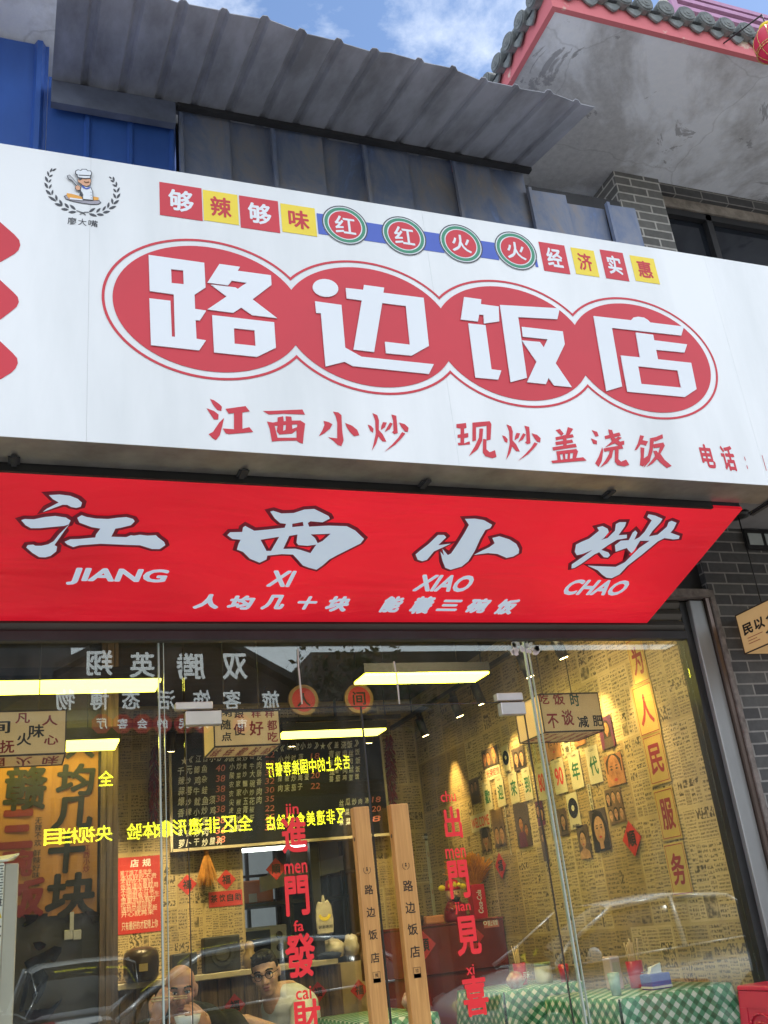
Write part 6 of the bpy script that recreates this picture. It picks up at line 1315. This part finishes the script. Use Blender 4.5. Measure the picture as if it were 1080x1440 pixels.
# kitchen rack, microwave, orange appliance
kx0 = oL+.02; rk = thing('kitchen_rack', 'black steel kitchen rack beyond the serving opening', 'rack', (kx0+.5, YB+1.0, FLOOR)); b = MB()
for xx in (kx0+.05, kx0+.55, kx0+1.05):
    for yy in (YB+.8, YB+1.25): b.box((xx, yy, FLOOR), (xx+.035, yy+.035, 2.25))
for zz_ in (.9, 1.30, 1.76): b.box((kx0+.04, YB+.79, zz_), (kx0+1.1, YB+1.295, zz_+.03))
b.build('frame', M_blk, rk)
t = thing('microwave_oven', 'grey white microwave on the kitchen rack', 'microwave', (kx0+.3, YB+1, 1.33)); M_mw = mat('white_grey_enamel', (.42, .43, .42), .35); b = MB(); b.box((kx0+.1, YB+.82, 1.331), (kx0+.52, YB+1.15, 1.60)); b.build('case', M_mw, t, bevel=.008); b = MB(); b.box((kx0+.12, YB+.812, 1.36), (kx0+.37, YB+.8195, 1.57)); b.build('door', M_glassdk, t)
b = MB()
for z in (1.42, 1.52): b.tube((kx0+.45, YB+.8195, z), (kx0+.45, YB+.80, z), .03, .026, 16)
b.build('dial', M_dark, t)
t = thing('orange_cabinet', 'orange boxy appliance on top of the kitchen rack', 'appliance', (kx0+.3, YB+1, 1.79)); b = MB(); b.box((kx0-.02, YB+.82, 1.7905), (kx0+.42, YB+1.2, 1.98)); b.build('case', mat('orange_enamel', (.42, .13, .035), .4, var=.2), t, bevel=.01); b = MB(); b.box((kx0+.2, YB+.812, 1.80), (kx0+.27, YB+.8195, 1.87)); b.build('dial_plate', M_mw, t)
lm = thing('kitchen_tube_lamp', 'small white tube lamp glowing in the kitchen', 'ceiling lamp', (kx0+.3, YB+.6, 2.25)); b = MB(); b.tube((kx0+.05, YB+.7, 2.22), (kx0+.7, YB+.7, 2.22), .016, .016, 10); b.build('tube', mat('white_tube', (.9, .9, .9), .4, emit=(1, .97, .9), es=5), lm); b = MB(); b.box((kx0+.03, YB+.68, 2.238), (kx0+.72, YB+.72, 2.27)); b.tube((kx0+.3, YB+.7, 2.27), (kx0+.3, YB+.7, CEIL), .004, .004, 6); b.build('holder', M_mw, lm)
t = thing('grey_meter_box', 'grey meter box hanging on the dark wall behind counter', 'meter box', (2.9, YB+2.4, 1.9)); KW = Plane((0, YB+2.45, 0), (1, 0, 0), (0, 0, 1)); a, c = KW.uv(586, 1220), KW.uv(596, 1240); b = MB(); b.prect(KW, a[0], a[1], c[0], c[1], .0005, .08); b.build('case', M_mw, t, bevel=.006); a, c = KW.uv(591, 1242), KW.uv(600, 1258); b = MB(); b.prect(KW, a[0], a[1], c[0], c[1], .0005, .1); b.build('cover', M_ledge, t, bevel=.006)
# ---------------------------------------------------------------- the two diners
def remesh(mb, vox, name, m_, parent, smooth=4, sub=0):
    me = mb.mesh(recalc=True); o_ = bpy.data.objects.new('tmp', me); COL.objects.link(o_)
    r = o_.modifiers.new('r', 'REMESH'); r.mode = 'VOXEL'; r.voxel_size = vox; r.use_smooth_shade = True
    s = o_.modifiers.new('s', 'SMOOTH'); s.factor = .5; s.iterations = smooth
    bpy.context.view_layer.update(); dg = bpy.context.evaluated_depsgraph_get(); m2 = bpy.data.meshes.new_from_object(o_.evaluated_get(dg)); bpy.data.objects.remove(o_); bpy.data.meshes.remove(me)
    return fin(name, m2, m_, parent, smooth=True)
def cap(b, p0, p1, r0, r1, n=14):
    b.tube(p0, p1, r0, r1, n); b.ell(p0, (r0, r0, r0), nu=n, nv=8); b.ell(p1, (r1, r1, r1), nu=n, nv=8)
def skin_mat(name, c, c2):
    m = mat(name, c, .48, col2=c2, scale=9, bump=.05, bscale=120); p = m.node_tree.nodes['Principled BSDF']; p.inputs['Subsurface Weight'].default_value = .12; p.inputs['Subsurface Radius'].default_value = (.02, .008, .004); p.inputs['Subsurface Scale'].default_value = .5; return m
M_sk1 = skin_mat('tanned_skin', (.46, .24, .155), (.38, .185, .115)); M_sk2 = skin_mat('fair_skin', (.56, .34, .235), (.48, .27, .18))
M_eye = mat('eye_white', (.7, .68, .65), .2); M_iris = mat('dark_iris', (.012, .008, .006), .15); M_hair = mat('black_hair', (.012, .011, .012), .45, bump=.5, bscale=140); M_lip = mat('lips', (.36, .12, .10), .45)
def head(b, H, wide=1.0):
    f = lambda x, y, z: H @ Vector((x*wide, y, z)); R = H.to_3x3()
    b.ell(f(0, .012, .045), (.077*wide, .096, .082), R); b.ell(f(0, -.012, -.025), (.066*wide, .078, .085), R); b.ell(f(0, -.035, -.075), (.046*wide, .05, .04), R); b.ell(f(0, -.062, -.098), (.024, .022, .018), R)
    b.ell(f(0, -.076, .035), (.05*wide, .018, .014), R)
    for s in (-1, 1): b.ell(f(s*.036, -.058, -.022), (.028, .026, .026), R); b.ell(f(s*.077, .012, -.002), (.011, .022, .033), R); b.ell(f(s*.085, .02, .008), (.006, .014, .022), R); b.ell(f(s*.014, -.096, -.032), (.011, .012, .009), R)
    cap(b, f(0, -.086, .022), f(0, -.108, -.026), .0085, .0125, 10)
    b.ell(f(0, -.084, -.056), (.026, .012, .008), R); b.ell(f(0, -.083, -.068), (.022, .011, .008), R)
    cap(b, f(0, .02, -.06), f(0, .035, -.19), .052, .058)
def face_parts(t, H, wide=1.0, open_=0):
    f = lambda x, y, z: H @ Vector((x*wide, y, z)); R = H.to_3x3()
    b = MB()
    for s in (-1, 1): b.ell(f(s*.032, -.0735, .012), (.015, .010, .0075), R)
    b.build('eye', M_eye, t); b = MB()
    for s in (-1, 1): b.ell(f(s*.032, -.0825, .012), (.0062, .003, .0066), R)
    b.build('iris', M_iris, t); b = MB()
    for s in (-1, 1):
        b.path([f(s*.048, -.0755, .0155), f(s*.040, -.0825, .0205), f(s*.030, -.0855, .021), f(s*.018, -.0845, .0155)], .0022, 6)
        b.path([f(s*.056, -.075, .033), f(s*.045, -.0845, .040), f(s*.030, -.0915, .0415), f(s*.016, -.094, .036)], .0042, 6)
    b.build('eyebrow', M_hair, t); b = MB()
    b.ell(f(0, -.0925, -.0575), (.022, .0065, .005), R); b.ell(f(0, -.0915, -.068-open_), (.018, .006, .0055), R); b.build('mouth', M_lip, t)
def hand(b, W, D, Up, side, curl, spread=.0, tips=None):
    """palm at wrist W, fingers along D, back of hand towards Up"""
    D = D.normalized(); X = D.cross(Up).normalized()*side; Up = X.cross(D).normalized()*side
    pc = W+D*.045; M_ = Matrix((X, D, Up)).transposed()
    b.ell(pc, (.040, .052, .016), M_); b.ell(W+D*.07, (.040, .022, .014), M_)
    for i, (ox, L_, r) in enumerate(((-.031, .072, .0082), (-.0105, .082, .0088), (.0105, .076, .0085), (.031, .058, .0074))):
        p = W+D*.078+X*ox; c_ = curl[i] if isinstance(curl, (list, tuple)) else curl; d = (D+X*ox*spread*8).normalized(); seg = (.42, .33, .25); ang = 0
        for s_ in seg:
            ang += c_; dd = d*cos(ang)-Up*sin(ang); q = p+dd*L_*s_; cap(b, p, q, r, r*.93, 8); p = q; r *= .93
    p = W+D*.022-X*.034; q = p+(D*.6-X*.55-Up*.35).normalized()*.036; e = q+(D*.85-X*.05-Up*.5).normalized()*.032; cap(b, p, q, .012, .0105, 8); cap(b, q, e, .0105, .008, 8)
# --- bald diner in the black T-shirt
hc = PY(254, 1395, 5.0)
H1 = Matrix.Translation(hc) @ Matrix.Rotation(radians(-8), 4, 'Z') @ Matrix.Rotation(radians(10), 4, 'X') @ Matrix.Scale(.88, 4)
p1 = thing('person', 'bald diner in a black T-shirt eating with chopsticks', 'person', (hc.x, hc.y+.12, FLOOR)); p1g = None
sh = Vector((hc.x+.06, hc.y+.13, hc.z-.135))       # chest top
hip = Vector((hc.x-.12, hc.y+.22, FLOOR+.53))
b = MB(); head(b, H1, 1.0)
cap(b, hc+Vector((0, .04, -.12)), sh+Vector((0, .02, .02)), .056, .075)
for k in range(6): f = k/5; c_ = sh.lerp(hip, f); b.ell(c_+Vector((0, 0, -.03)), (.165+.01*f, .115+.02*f, .1))
sL_, sR_ = sh+Vector((-.19, .01, -.035)), sh+Vector((.19, .03, -.04))
hl = PY(223, 1420, 4.84); hr = PY(281, 1437, 4.84)
eL = Vector((sL_.x-.035, 4.93, hl.z-.21)); eR = Vector((sR_.x+.05, 4.93, hr.z-.17))
for s_, e_, h_ in ((sL_, eL, hl), (sR_, eR, hr)): cap(b, s_, e_, .056, .045); cap(b, e_, h_+Vector((0, .02, -.03)), .044, .030)
hand(b, hl+Vector((-.01, .01, -.035)), Vector((.35, -.15, .9)), Vector((-.5, -.8, .1)), 1, [.5, .55, .7, .8])
hand(b, hr+Vector((.03, .01, -.045)), Vector((-.45, -.1, .85)), Vector((.5, -.75, .2)), -1, [.35, .4, .42, .45])
for s_ in (-1, 1):
    k_ = hip+Vector((.16*s_*.7+.22, -.30, .0)); cap(b, hip+Vector((.09*s_, 0, -.01)), k_, .085, .065); cap(b, k_, Vector((k_.x, k_.y+.06, FLOOR+.09)), .062, .045); b.ell((k_.x, k_.y+.0, FLOOR+.04), (.05, .13, .045))
body = remesh(b, .0052, 'body', M_sk1, p1, 3)
face_parts(body, H1)
M_ts1 = mat('black_cotton', (.005, .0055, .0075), .85, bump=.3, bscale=25)
b = MB()
for k in range(6): f = k/5; c_ = sh.lerp(hip, f); b.ell(c_+Vector((0, 0, -.03)), (.182+.014*f, .130+.022*f, .105))
b.ell(sh+Vector((0, .02, .02)), (.15, .095, .065)); b.ell(sh+Vector((-.02, -.03, .045)), (.098, .09, .05))
for s_, e_ in ((sL_, eL), (sR_, eR)): cap(b, s_, s_.lerp(e_, .95), .076, .070)
shirt = remesh(b, .009, 'tshirt', M_ts1, p1, 6)
M_tr = mat('dark_trousers', (.025, .028, .038), .85)
b = MB()
for s_ in (-1, 1): k_ = hip+Vector((.16*s_*.7+.22, -.30, .0)); cap(b, hip+Vector((.09*s_, 0, -.012)), k_, .094, .074); cap(b, k_, Vector((k_.x, k_.y+.05, FLOOR+.13)), .071, .056)
b.ell(hip+Vector((0, .02, -.0)), (.20, .15, .085)); remesh(b, .011, 'trousers', M_tr, p1, 5)
SP_ = Plane((sh.x, sh.y-.137, sh.z-.1), (1, 0, 0), (0, -.12, 1)); lettering('shirt_script', SP_, [('EXTRO', (-.13, -.02), (.05, -.075))], M_card, shirt, .012, .02, .2, px=False)
# chopsticks at the lips, bowl in the other hand
t = thing('chopsticks', 'pair of bamboo chopsticks held at the bald diner lips', 'chopsticks', PY(222, 1408, 4.80)); c1, c2 = PY(213, 1408, 4.78), PY(263, 1403, hc.y-.115); b = MB(); b.tube(c1, c2, .0036, .0024, 7); b.tube(c1+Vector((.004, .004, .012)), c2+Vector((0, 0, .008)), .0036, .0024, 7); b.build('sticks', M_stickm, t)
bw_ = PY(264, 1440, 4.79); M_porc = mat('white_porcelain', (.72, .70, .66), .15, var=.02); t = thing('rice_bowl', 'white porcelain bowl held up by the bald diner', 'bowl', bw_)
b = MB(); b.lathe((bw_.x, bw_.y, bw_.z-.03), [(.026, 0), (.03, .006), (.05, .035), (.058, .064), (.0545, .064), (.046, .036), (.02, .012)], 28); b.build('body', M_porc, t); b = MB(); b.lathe((bw_.x, bw_.y, bw_.z-.0), [(.03, 0), (.049, .018), (.03, .027), (.01, .03)], 16); b.build('rice', M_napk, t)
# --- diner in the grey T-shirt with glasses
hc = PY(374, 1370, 5.9)
H2 = Matrix.Translation(hc) @ Matrix.Rotation(radians(-20), 4, 'Z') @ Matrix.Rotation(radians(10), 4, 'X') @ Matrix.Rotation(radians(-9), 4, 'Y') @ Matrix.Scale(.9, 4)
p2 = thing('person', 'diner with black glasses and grey T-shirt turning to look out', 'person', (hc.x+.15, hc.y+.1, FLOOR))
sh = Vector((hc.x+.15, hc.y+.10, hc.z-.15)); hip = Vector((hc.x+.19, hc.y+.14, FLOOR+.53))
b = MB(); head(b, H2, 1.03)
cap(b, hc+Vector((.03, .03, -.10)), sh+Vector((0, .01, .03)), .055, .075)
for k in range(6): f = k/5; c_ = sh.lerp(hip, f); b.ell(c_+Vector((0, 0, -.03)), (.150+.01*f, .135+.01*f, .1))
sL_, sR_ = sh+Vector((-.10, -.13, -.045)), sh+Vector((.115, .13, -.03))
sL_ = sh+Vector((.03, -.175, -.05))
hh = PY(333, 1431, 5.72); eL = Vector((hc.x+.10, 5.60, .97)); 
cap(b, sL_, eL, .056, .045); cap(b, eL, hh+Vector((.05, .0, -.02)), .045, .031); hand(b, hh+Vector((.045, 0, -.012)), Vector((-.9, -.1, .38)), Vector((.2, -.35, .85)), 1, [.55, .6, .62, .65])
eR = sR_+Vector((-.03, .05, -.24)); cap(b, sR_, eR, .056, .045); cap(b, eR, eR+Vector((-.22, -.06, -.03)), .045, .031); hand(b, eR+Vector((-.22, -.06, -.03)), Vector((-.9, -.2, -.1)), Vector((0, 0, 1)), -1, .4)
for s_ in (-1, 1):
    k_ = hip+Vector((-.40, .1*s_-.03, .0)); cap(b, hip+Vector((0, .09*s_, -.01)), k_, .085, .065); cap(b, k_, Vector((k_.x+.04, k_.y, FLOOR+.09)), .062, .045); b.ell((k_.x-.02, k_.y, FLOOR+.04), (.13, .05, .045))
body = remesh(b, .0055, 'body', M_sk2, p2, 3); face_parts(body, H2, 1.03, .004)
M_ts2 = mat('grey_marl_cotton', (.62, .62, .60), .85, col2=(.52, .52, .50), scale=16, bump=.35, bscale=12)
b = MB()
for k in range(6): f = k/5; c_ = sh.lerp(hip, f); b.ell(c_+Vector((0, 0, -.03)), (.168+.014*f, .152+.012*f, .105))
b.ell(sh+Vector((0, .01, .025)), (.11, .135, .068)); b.ell(sh+Vector((-.05, -.025, .045)), (.092, .092, .05))
cap(b, sL_, sL_.lerp(eL, .75), .072, .070); cap(b, sR_, sR_.lerp(eR, .8), .072, .070); remesh(b, .0095, 'tshirt', M_ts2, p2, 6)
b = MB()
for s_ in (-1, 1): k_ = hip+Vector((-.40, .1*s_-.03, .0)); cap(b, hip+Vector((0, .09*s_, -.012)), k_, .094, .074); cap(b, k_, Vector((k_.x+.035, k_.y, FLOOR+.13)), .071, .056)
b.ell(hip, (.16, .2, .085)); remesh(b, .011, 'trousers', M_tr, p2, 5)
# hair cap: upper part of the head, short sides
f = lambda x, y, z: H2 @ Vector((x, y, z)); R = H2.to_3x3(); b = MB()
b.ell(f(0, .022, .066), (.083, .098, .078), R); b.ell(f(0, -.035, .105), (.066, .052, .030), R); b.ell(f(0, .06, .0), (.074, .06, .075), R)
for s in (-1, 1): b.ell(f(s*.073, .022, .04), (.012, .035, .035), R)
RH = random.Random(2)
for i in range(60): a_ = RH.uniform(-1, 1); c_ = f(a_*.06, -.06+RH.uniform(-.03, .09), .115+RH.uniform(-.01, .015)); b.ell(c_, (.010, .016, .008), R, 6, 5)
hr_ = remesh(b, .006, 'hair', M_hair, body, 1)
b = MB()
for s in (-1, 1):
    pts = [f(s*.034+cos(t_)*.0225, -.100, .010+sin(t_)*.0205) for t_ in [2*pi*i/22 for i in range(23)]]; b.path(pts, .0021, 6)
    b.path([f(s*.056, -.099, .015), f(s*.081, -.06, .017), f(s*.084, .012, .014)], .0021, 6)
b.path([f(-.012, -.1005, .014), f(0, -.1025, .017), f(.012, -.1005, .014)], .0021, 6)
g_ = b.build('spectacles', M_blk, p2); 
# table top clutter by the frame edge
x, y = PY(207, 1437, 4.9).x, 4.9; z = 1.05
t = thing('water_bottle', 'clear water bottle with blue cap beside the bald diner', 'bottle', (x+.18, 5.06, TZ)); xx, yy = .76, 5.10; zz0 = TZ+.001
b = MB(); b.lathe((xx, yy, zz0), [(.028, 0), (.03, .01), (.03, .09), (.028, .1), (.012, .13), (.012, .14)], 18); b.build('body', mat('clear_plastic', (.5, .58, .6), .1, spec=.8), t); b = MB(); b.lathe((xx, yy, zz0+.1405), [(.0145, 0), (.0145, .018)], 16); b.build('cap', mat('blue_cap', (.03, .12, .5), .4), t)
t = thing('dish_bowl', 'white bowl of food on the diners table', 'bowl', (1.0, 5.3, TZ)); b = MB(); b.lathe((1.0, 5.3, TZ+.0005), [(.04, 0), (.045, .006), (.085, .045), (.08, .045), (.04, .012)], 24); b.build('body', M_porc, t); b = MB(); b.lathe((1.0, 5.3, TZ+.022), [(.05, 0), (.062, .012), (.03, .022), (.01, .025)], 14); b.build('food', mat('stir_fry', (.25, .13, .04), .5, var=.6, scale=60), t)
# ---------------------------------------------------------------- across the street (what the glass reflects)
YO = -9.0; VO = 2*YG-YO
def mir(x, y, Yv=VO): p = PY(x, y, Yv); return (p.x, p.z)
OP = Plane((0, YO, 0), (-1, 0, 0), (0, 0, 1))         # faces the shop: reads from +x to -x
ob = thing('gabled_restaurant', 'brown gabled building across the street mirrored in the glass', 'building', (2.6, YO-2, 0))
M_obr = brick('brown_brick', (.10, .065, .045), (.13, .085, .06), (.16, .13, .11), .4, .12, .008); M_otile = mat('dark_roof_tile', (.05, .05, .052), .8, var=.4, scale=6, stretch=(6, 1, 1))
ax, az = mir(235, 872); rx, rz_ = mir(405, 965); lx, lz = mir(100, 940)
b = MB(); b.prism([(lx-1.4, YO, 0), (rx+2.4, YO, 0), (rx+2.4, YO, rz_-1.0), (rx, YO, rz_), (ax, YO, az), (lx, YO, lz), (lx-1.4, YO, lz-.9)], (0, -6, 0)); b.build('wall', M_obr, ob)
b = MB()
for (x0, z0), (x1, z1) in (((ax, az), (rx+.3, rz_-.15)), ((lx-.3, lz-.15), (ax, az))):
    b.prism([(x0, YO+.3, z0+.02), (x1, YO+.3, z1+.02), (x1, YO+.3, z1+.16), (x0, YO+.3, z0+.16)], (0, -6.5, 0))
b.build('roof', M_otile, ob)
z1, z0 = mir(250, 968)[1], mir(250, 1004)[1]
b = MB(); b.hexa([(lx-1.4, YO+1.1, z0-.35), (rx+2.4, YO+1.1, z0-.35), (rx+2.4, YO+.002, z0-.35), (lx-1.4, YO+.002, z0-.35), (lx-1.4, YO+1.1, z0-.3), (rx+2.4, YO+1.1, z0-.3), (rx+2.4, YO+.002, z1-.35), (lx-1.4, YO+.002, z1-.35)]); b.build('canopy', M_otile, ob)
for zz_ in (mir(300, 1072)[1], mir(300, 1152)[1]): pass
M_letters = mat('white_letters', (.8, .8, .8), .5, emit=(1, 1, 1), es=1.0)
def oline(nm, items, m_, o0, bold, h=None):
    its = []
    for ch, x, y, w, hh in items:
        cx_, cz_ = mir(x, y, VO-o0); k = (VO-o0)/1383*1.02; its.append((ch, (-(cx_)-w*k/2, cz_+hh*k/2), (-(cx_)+w*k/2, cz_-hh*k/2)))
    return lettering(nm, OP, its, m_, ob, o0, bold, px=False)
oline('roof_letters', [('双', 330, 937, 36, 38), ('腾', 268, 937, 40, 38), ('英', 200, 935, 34, 36), ('翔', 140, 932, 34, 36)], M_letters, .35, .03)
oline('second_letters', [('旅', 381, 985, 26, 28), ('客', 326, 984, 26, 28), ('饰', 284, 984, 24, 27), ('活', 234, 984, 24, 27), ('态', 184, 984, 24, 26), ('博', 140, 984, 24, 28), ('物', 92, 984, 24, 28)], M_letters, 1.12, .025)
its = [('市', 340), ('人', 286), ('民', 258), ('的', 228), ('会', 200), ('客', 172), ('厅', 143)]
for ch, x in its:
    cx_, cz_ = mir(x, 1018, VO-1.16); k = (VO-1.16)/1383
    o_ = flat('octagon', OP, [ellipse((-cx_, cz_), 14*k, 14*k, 8, pi/8)], mat('octagon_red', (.30, .03, .03), .5, emit=(.8, .05, .05), es=.35), ob, 1.16, .02, px=False)
    lettering('character', OP, [(ch, (-cx_-7*k, cz_+7*k), (-cx_+7*k, cz_-7*k))], M_letters, o_, 1.183, .03, px=False)
M_ledtxt = mat('led_yellow', (.3, .3, .02), .5, emit=(1, .92, .03), es=7)
ledg = thing('led_ticker', 'yellow scrolling letters of the ticker across the street', 'led sign', (3, YO+1.2, 3))
LP = Plane((0, YO+1.2, 0), (-1, 0, 0), (0, 0, 1)); VL = 2*YG-(YO+1.2)
b = MB()
for y0, y1 in ((1060, 1100), (1136, 1180)):
    za_, zb2 = PY(300, y0, VL).z, PY(300, y1, VL).z; b.box((-6, YO+1.12, zb2-.1), (rx+2.4, YO+1.195, za_+.1))
b.build('panel', M_blk, ledg)
def led_line(s, xs, xe, ys, ye, h, th=13):
    its = []; n = len(s)
    for i, ch in enumerate(s):
        f = (i+.5)/n; x, y = xs+(xe-xs)*f, ys+(ye-ys)*f; p = PY(x, y, VL); k = VL/1383; w = abs(xe-xs)/n*.90
        its.append((ch, (-p.x-w*k/2, p.z+h*k/2), (-p.x+w*k/2, p.z-h*k/2)))
    return its
lettering('ticker', LP, led_line('舌尖上的中国推荐餐厅', 493, 374, 1071, 1084, 20)+led_line('全', 160, 138, 1094, 1095, 20)+led_line('区非遗美食体验店', 486, 374, 1146, 1158, 20)+led_line('全区非遗形象', 356, 218, 1156, 1166, 21)+led_line('象体验', 244, 178, 1165, 1170, 21)+led_line('央视栏目', 158, 62, 1171, 1178, 20), M_ledtxt, ledg, .004, .022, px=False)
# lower shop front of that building: dark openings
b = MB(); k0 = MB()
for i in range(6): x0 = lx-1+i*1.5; b.box((x0, YO+.001, .1), (x0+1.25, YO+.03, 2.4))
b.build('window', M_glassdk, ob); k0.b.free()
# a plainer block further along the street, a tree
blk = thing('apartment_block', 'grey apartment block down the street beside the gabled building', 'building', (-4, -16, 0)); gx, gz = mir(100, 905, 2*YG+14)
b = MB(); b.box((gx-9, -22, 0), (gx, -14, gz)); b.build('wall', mat('grey_render_wall', (.13, .13, .14), .8, var=.2), blk)
b = MB()
for i in range(5):
    for j in range(3): b.box((gx-1.6-i*1.7, -13.999, 1.2+j*2.4), (gx-.5-i*1.7, -13.96, 2.6+j*2.4))
b.build('window', M_glassdk, blk)
blk2 = thing('corner_block', 'brown corner building mirrored behind the tree', 'building', (9, -14, 0)); gx2, gz2 = mir(418, 905, 2*YG+12)
b = MB(); b.box((gx2+.3, -20, 0), (gx2+14, -12, gz2-.2)); b.build('wall', mat('brown_render', (.11, .085, .065), .8, var=.2), blk2)
b = MB()
for i in range(5):
    for j in range(2): b.box((gx2+1.2+i*2.3, -11.999, 1+j*3), (gx2+2.6+i*2.3, -11.96, 2.8+j*3))
b.build('window', M_glassdk, blk2)
tr = thing('street_tree', 'leafy street tree across the road mirrored above the door', 'tree', (mir(425, 950, 2*YG+10)[0]+.8, -10.5, 0)); tx = tr.location.x
M_bark = mat('bark', (.09, .07, .05), .9, bump=.6, bscale=20); M_leaf = mat('leaf_green', (.05, .09, .03), .6, col2=(.025, .05, .018), scale=3)
b = MB(); b.tube((tx, -10.5, 0), (tx+.1, -10.5, 3), .18, .13, 10)
R = random.Random(12); lim = []
for i in range(7): a_ = i*.9; e = Vector((tx+cos(a_)*1.1, -10.5+sin(a_)*1.1, 5.2+R.uniform(-.6, 1))); b.tube((tx+.1, -10.5, 2.8), e, .09, .03, 7); lim.append(e)
b.build('trunk', M_bark, tr); b = MB()
for i in range(2600):
    c_ = R.choice(lim); v = Vector((R.gauss(0, .55), R.gauss(0, .55), R.gauss(.25, .5))); p = c_+v; d = Vector((R.uniform(-1, 1), R.uniform(-1, 1), R.uniform(-1, 1))).normalized(); o_ = d.orthogonal().normalized(); s_ = R.uniform(.05, .11); b.face([p-d*s_, p+o_*s_*.5, p+d*s_, p-o_*s_*.5])
b.build('crown', M_leaf, tr)
# cars parked along the kerb and one across the road
M_gl = mat('car_glass', (.012, .014, .016), .05, spec=.8); M_tyre = mat('tyre', (.015, .015, .015), .85); M_rim = mat('alloy', (.45, .46, .48), .3, .8); M_trim = mat('bright_trim', (.72, .73, .75), .28, .8); M_tail = mat('tail_lamp', (.35, .01, .01), .15, spec=.7); M_plate = mat('blue_plate', (.02, .05, .35), .4)
def car(name, label, loc, rot, paint, tr_=.026):
    t = thing(name, label, 'car', (0, 0, 0), 'parked cars')
    # side profile stations: x, floor z, belt half width, belt z, roof half width, roof z
    st = [(-2.12, .40, .70, .62, .0, .62), (-2.02, .28, .80, .86, .0, .86), (-1.72, .24, .86, .98, .60, 1.22), (-1.3, .22, .89, .98, .64, 1.47), (-.5, .22, .90, .96, .66, 1.53), (.3, .22, .90, .94, .64, 1.47), (.85, .22, .89, .92, .60, 1.16), (1.15, .24, .88, .92, .0, .95), (1.75, .26, .84, .82, .0, .84), (2.08, .32, .74, .66, .0, .66), (2.16, .42, .66, .52, .0, .52)]
    def ring(s, low):
        x, zf, w, zb3, wr, zr = s
        if low: return [(x, -w*.92, zf), (x, -w, zf+(zb3-zf)*.45), (x, -w*.97, zb3), (x, 0, zb3+.03), (x, w*.97, zb3), (x, w, zf+(zb3-zf)*.45), (x, w*.92, zf)]
    b = MB(); rows = [[b.b.verts.new(p) for p in ring(s, 1)] for s in st]
    for p, q in zip(rows, rows[1:]):
        for i in range(6): b.b.faces.new((p[i], p[i+1], q[i+1], q[i])).smooth = True
        b.b.faces.new((p[6], p[0], q[0], q[6]))
    b.b.faces.new(rows[0][::-1]); b.b.faces.new(rows[-1])
    o_ = b.build('body', paint, t); m_ = o_.modifiers.new('s', 'SUBSURF'); m_.levels = m_.render_levels = 1
    cab = [s for s in st if s[4] > 0]; cab = [(-1.98, 0, .78, .93, .70, .95)]+cab+[(1.12, 0, .80, .93, .70, .95)]
    b = MB(); rows = []
    for x, zf, w, zb3, wr, zr in cab: rows.append([b.b.verts.new(p) for p in ((x, -w*.94, zb3-.01), (x, -wr, zr-.05), (x, -wr*.8, zr), (x, 0, zr+.015), (x, wr*.8, zr), (x, wr, zr-.05), (x, w*.94, zb3-.01))])
    for k, (p, q) in enumerate(zip(rows, rows[1:])):
        for i in range(6):
            fc = b.b.faces.new((p[i], p[i+1], q[i+1], q[i])); fc.smooth = True
            fc.material_index = 0 if (i in (1, 2, 3, 4) and 1 < k < len(rows)-3) else 1
    b.b.faces.new(rows[0][::-1]); b.b.faces.new(rows[-1]); b.build('cabin', [paint, M_gl], t)
    b = MB()
    for s in (-1, 1):
        P = [Vector((x, s*(wr+.012), zr-.045)) for x, zf, w, zb3, wr, zr in cab[1:-1]]; P = [Vector((-1.95, s*.75, .95))]+P+[Vector((1.12, s*.78, .95))]
        b.path(P, tr_, 6); b.path([Vector((x, s*(w*.955+.008), zb3+.005)) for x, zf, w, zb3, wr, zr in cab[:-1]], .012, 6)
        b.path([Vector((-.45, s*.865, .96)), Vector((-.5, s*.672, 1.49))], .03, 6)
    b.build('window_trim', M_trim, t)
    for sx in (-1.32, 1.32):
        for s in (-1, 1):
            b = MB(); b.tube((sx, s*.70, .32), (sx, s*.905, .32), .32, .32, 24); wh = b.build('wheel', M_tyre, t); b = MB(); b.tube((sx, s*.9055, .32), (sx, s*.915, .32), .21, .19, 20); b.build('rim', M_rim, wh)
    for s in (-1, 1):
        b = MB(); b.hexa([(-2.13, s*.42, .70), (-2.02, s*.80, .70), (-1.9, s*.86, .74), (-2.0, s*.42, .74), (-2.09, s*.42, .84), (-1.99, s*.80, .86), (-1.86, s*.83, .88), (-1.95, s*.42, .88)]); b.build('tail_light', M_tail, t)
        b = MB(); b.hexa([(2.13, s*.40, .58), (2.0, s*.72, .60), (1.86, s*.78, .62), (1.9, s*.42, .6), (2.08, s*.40, .66), (1.95, s*.72, .70), (1.8, s*.78, .74), (1.85, s*.42, .72)]); b.build('headlight', M_rim, t)
        b = MB(); b.ell((.78, s*1.0, 1.0), (.06, .11, .075)); b.box((.75, min(s*.86, s*.95), .965), (.81, max(s*.86, s*.95), .985)); b.build('mirror', paint, t)
    b = MB(); b.box((-2.16, -.22, .58), (-2.125, .22, .72)); b.build('number_plate', M_plate, t)
    t.location = loc; t.rotation_euler = (0, 0, rot); return t
def paint(n, c): return mat(n, c, .25, var=.02, scale=1, coat=.8)
car('parked_car', 'dark silver hatchback with bright window trim mirrored over the diners', (2.15, -2.75, .0), pi, paint('dark_silver_paint', (.06, .062, .068)))
car('parked_car', 'white car parked at the kerb mirrored over the gingham tables', (6.6, -2.4, .0), pi, paint('white_paint', (.86, .87, .88)))
hx, hz = mir(118, 1375, 2*YG+5.2)
car('parked_car', 'white hatchback with blue plate seen from behind across the road', (hx, -7.4, .0), -pi/2-.05, paint('white_hatch_paint', (.84, .85, .86)), .008)
# ---------------------------------------------------------------- air: nothing to build, the day is clear
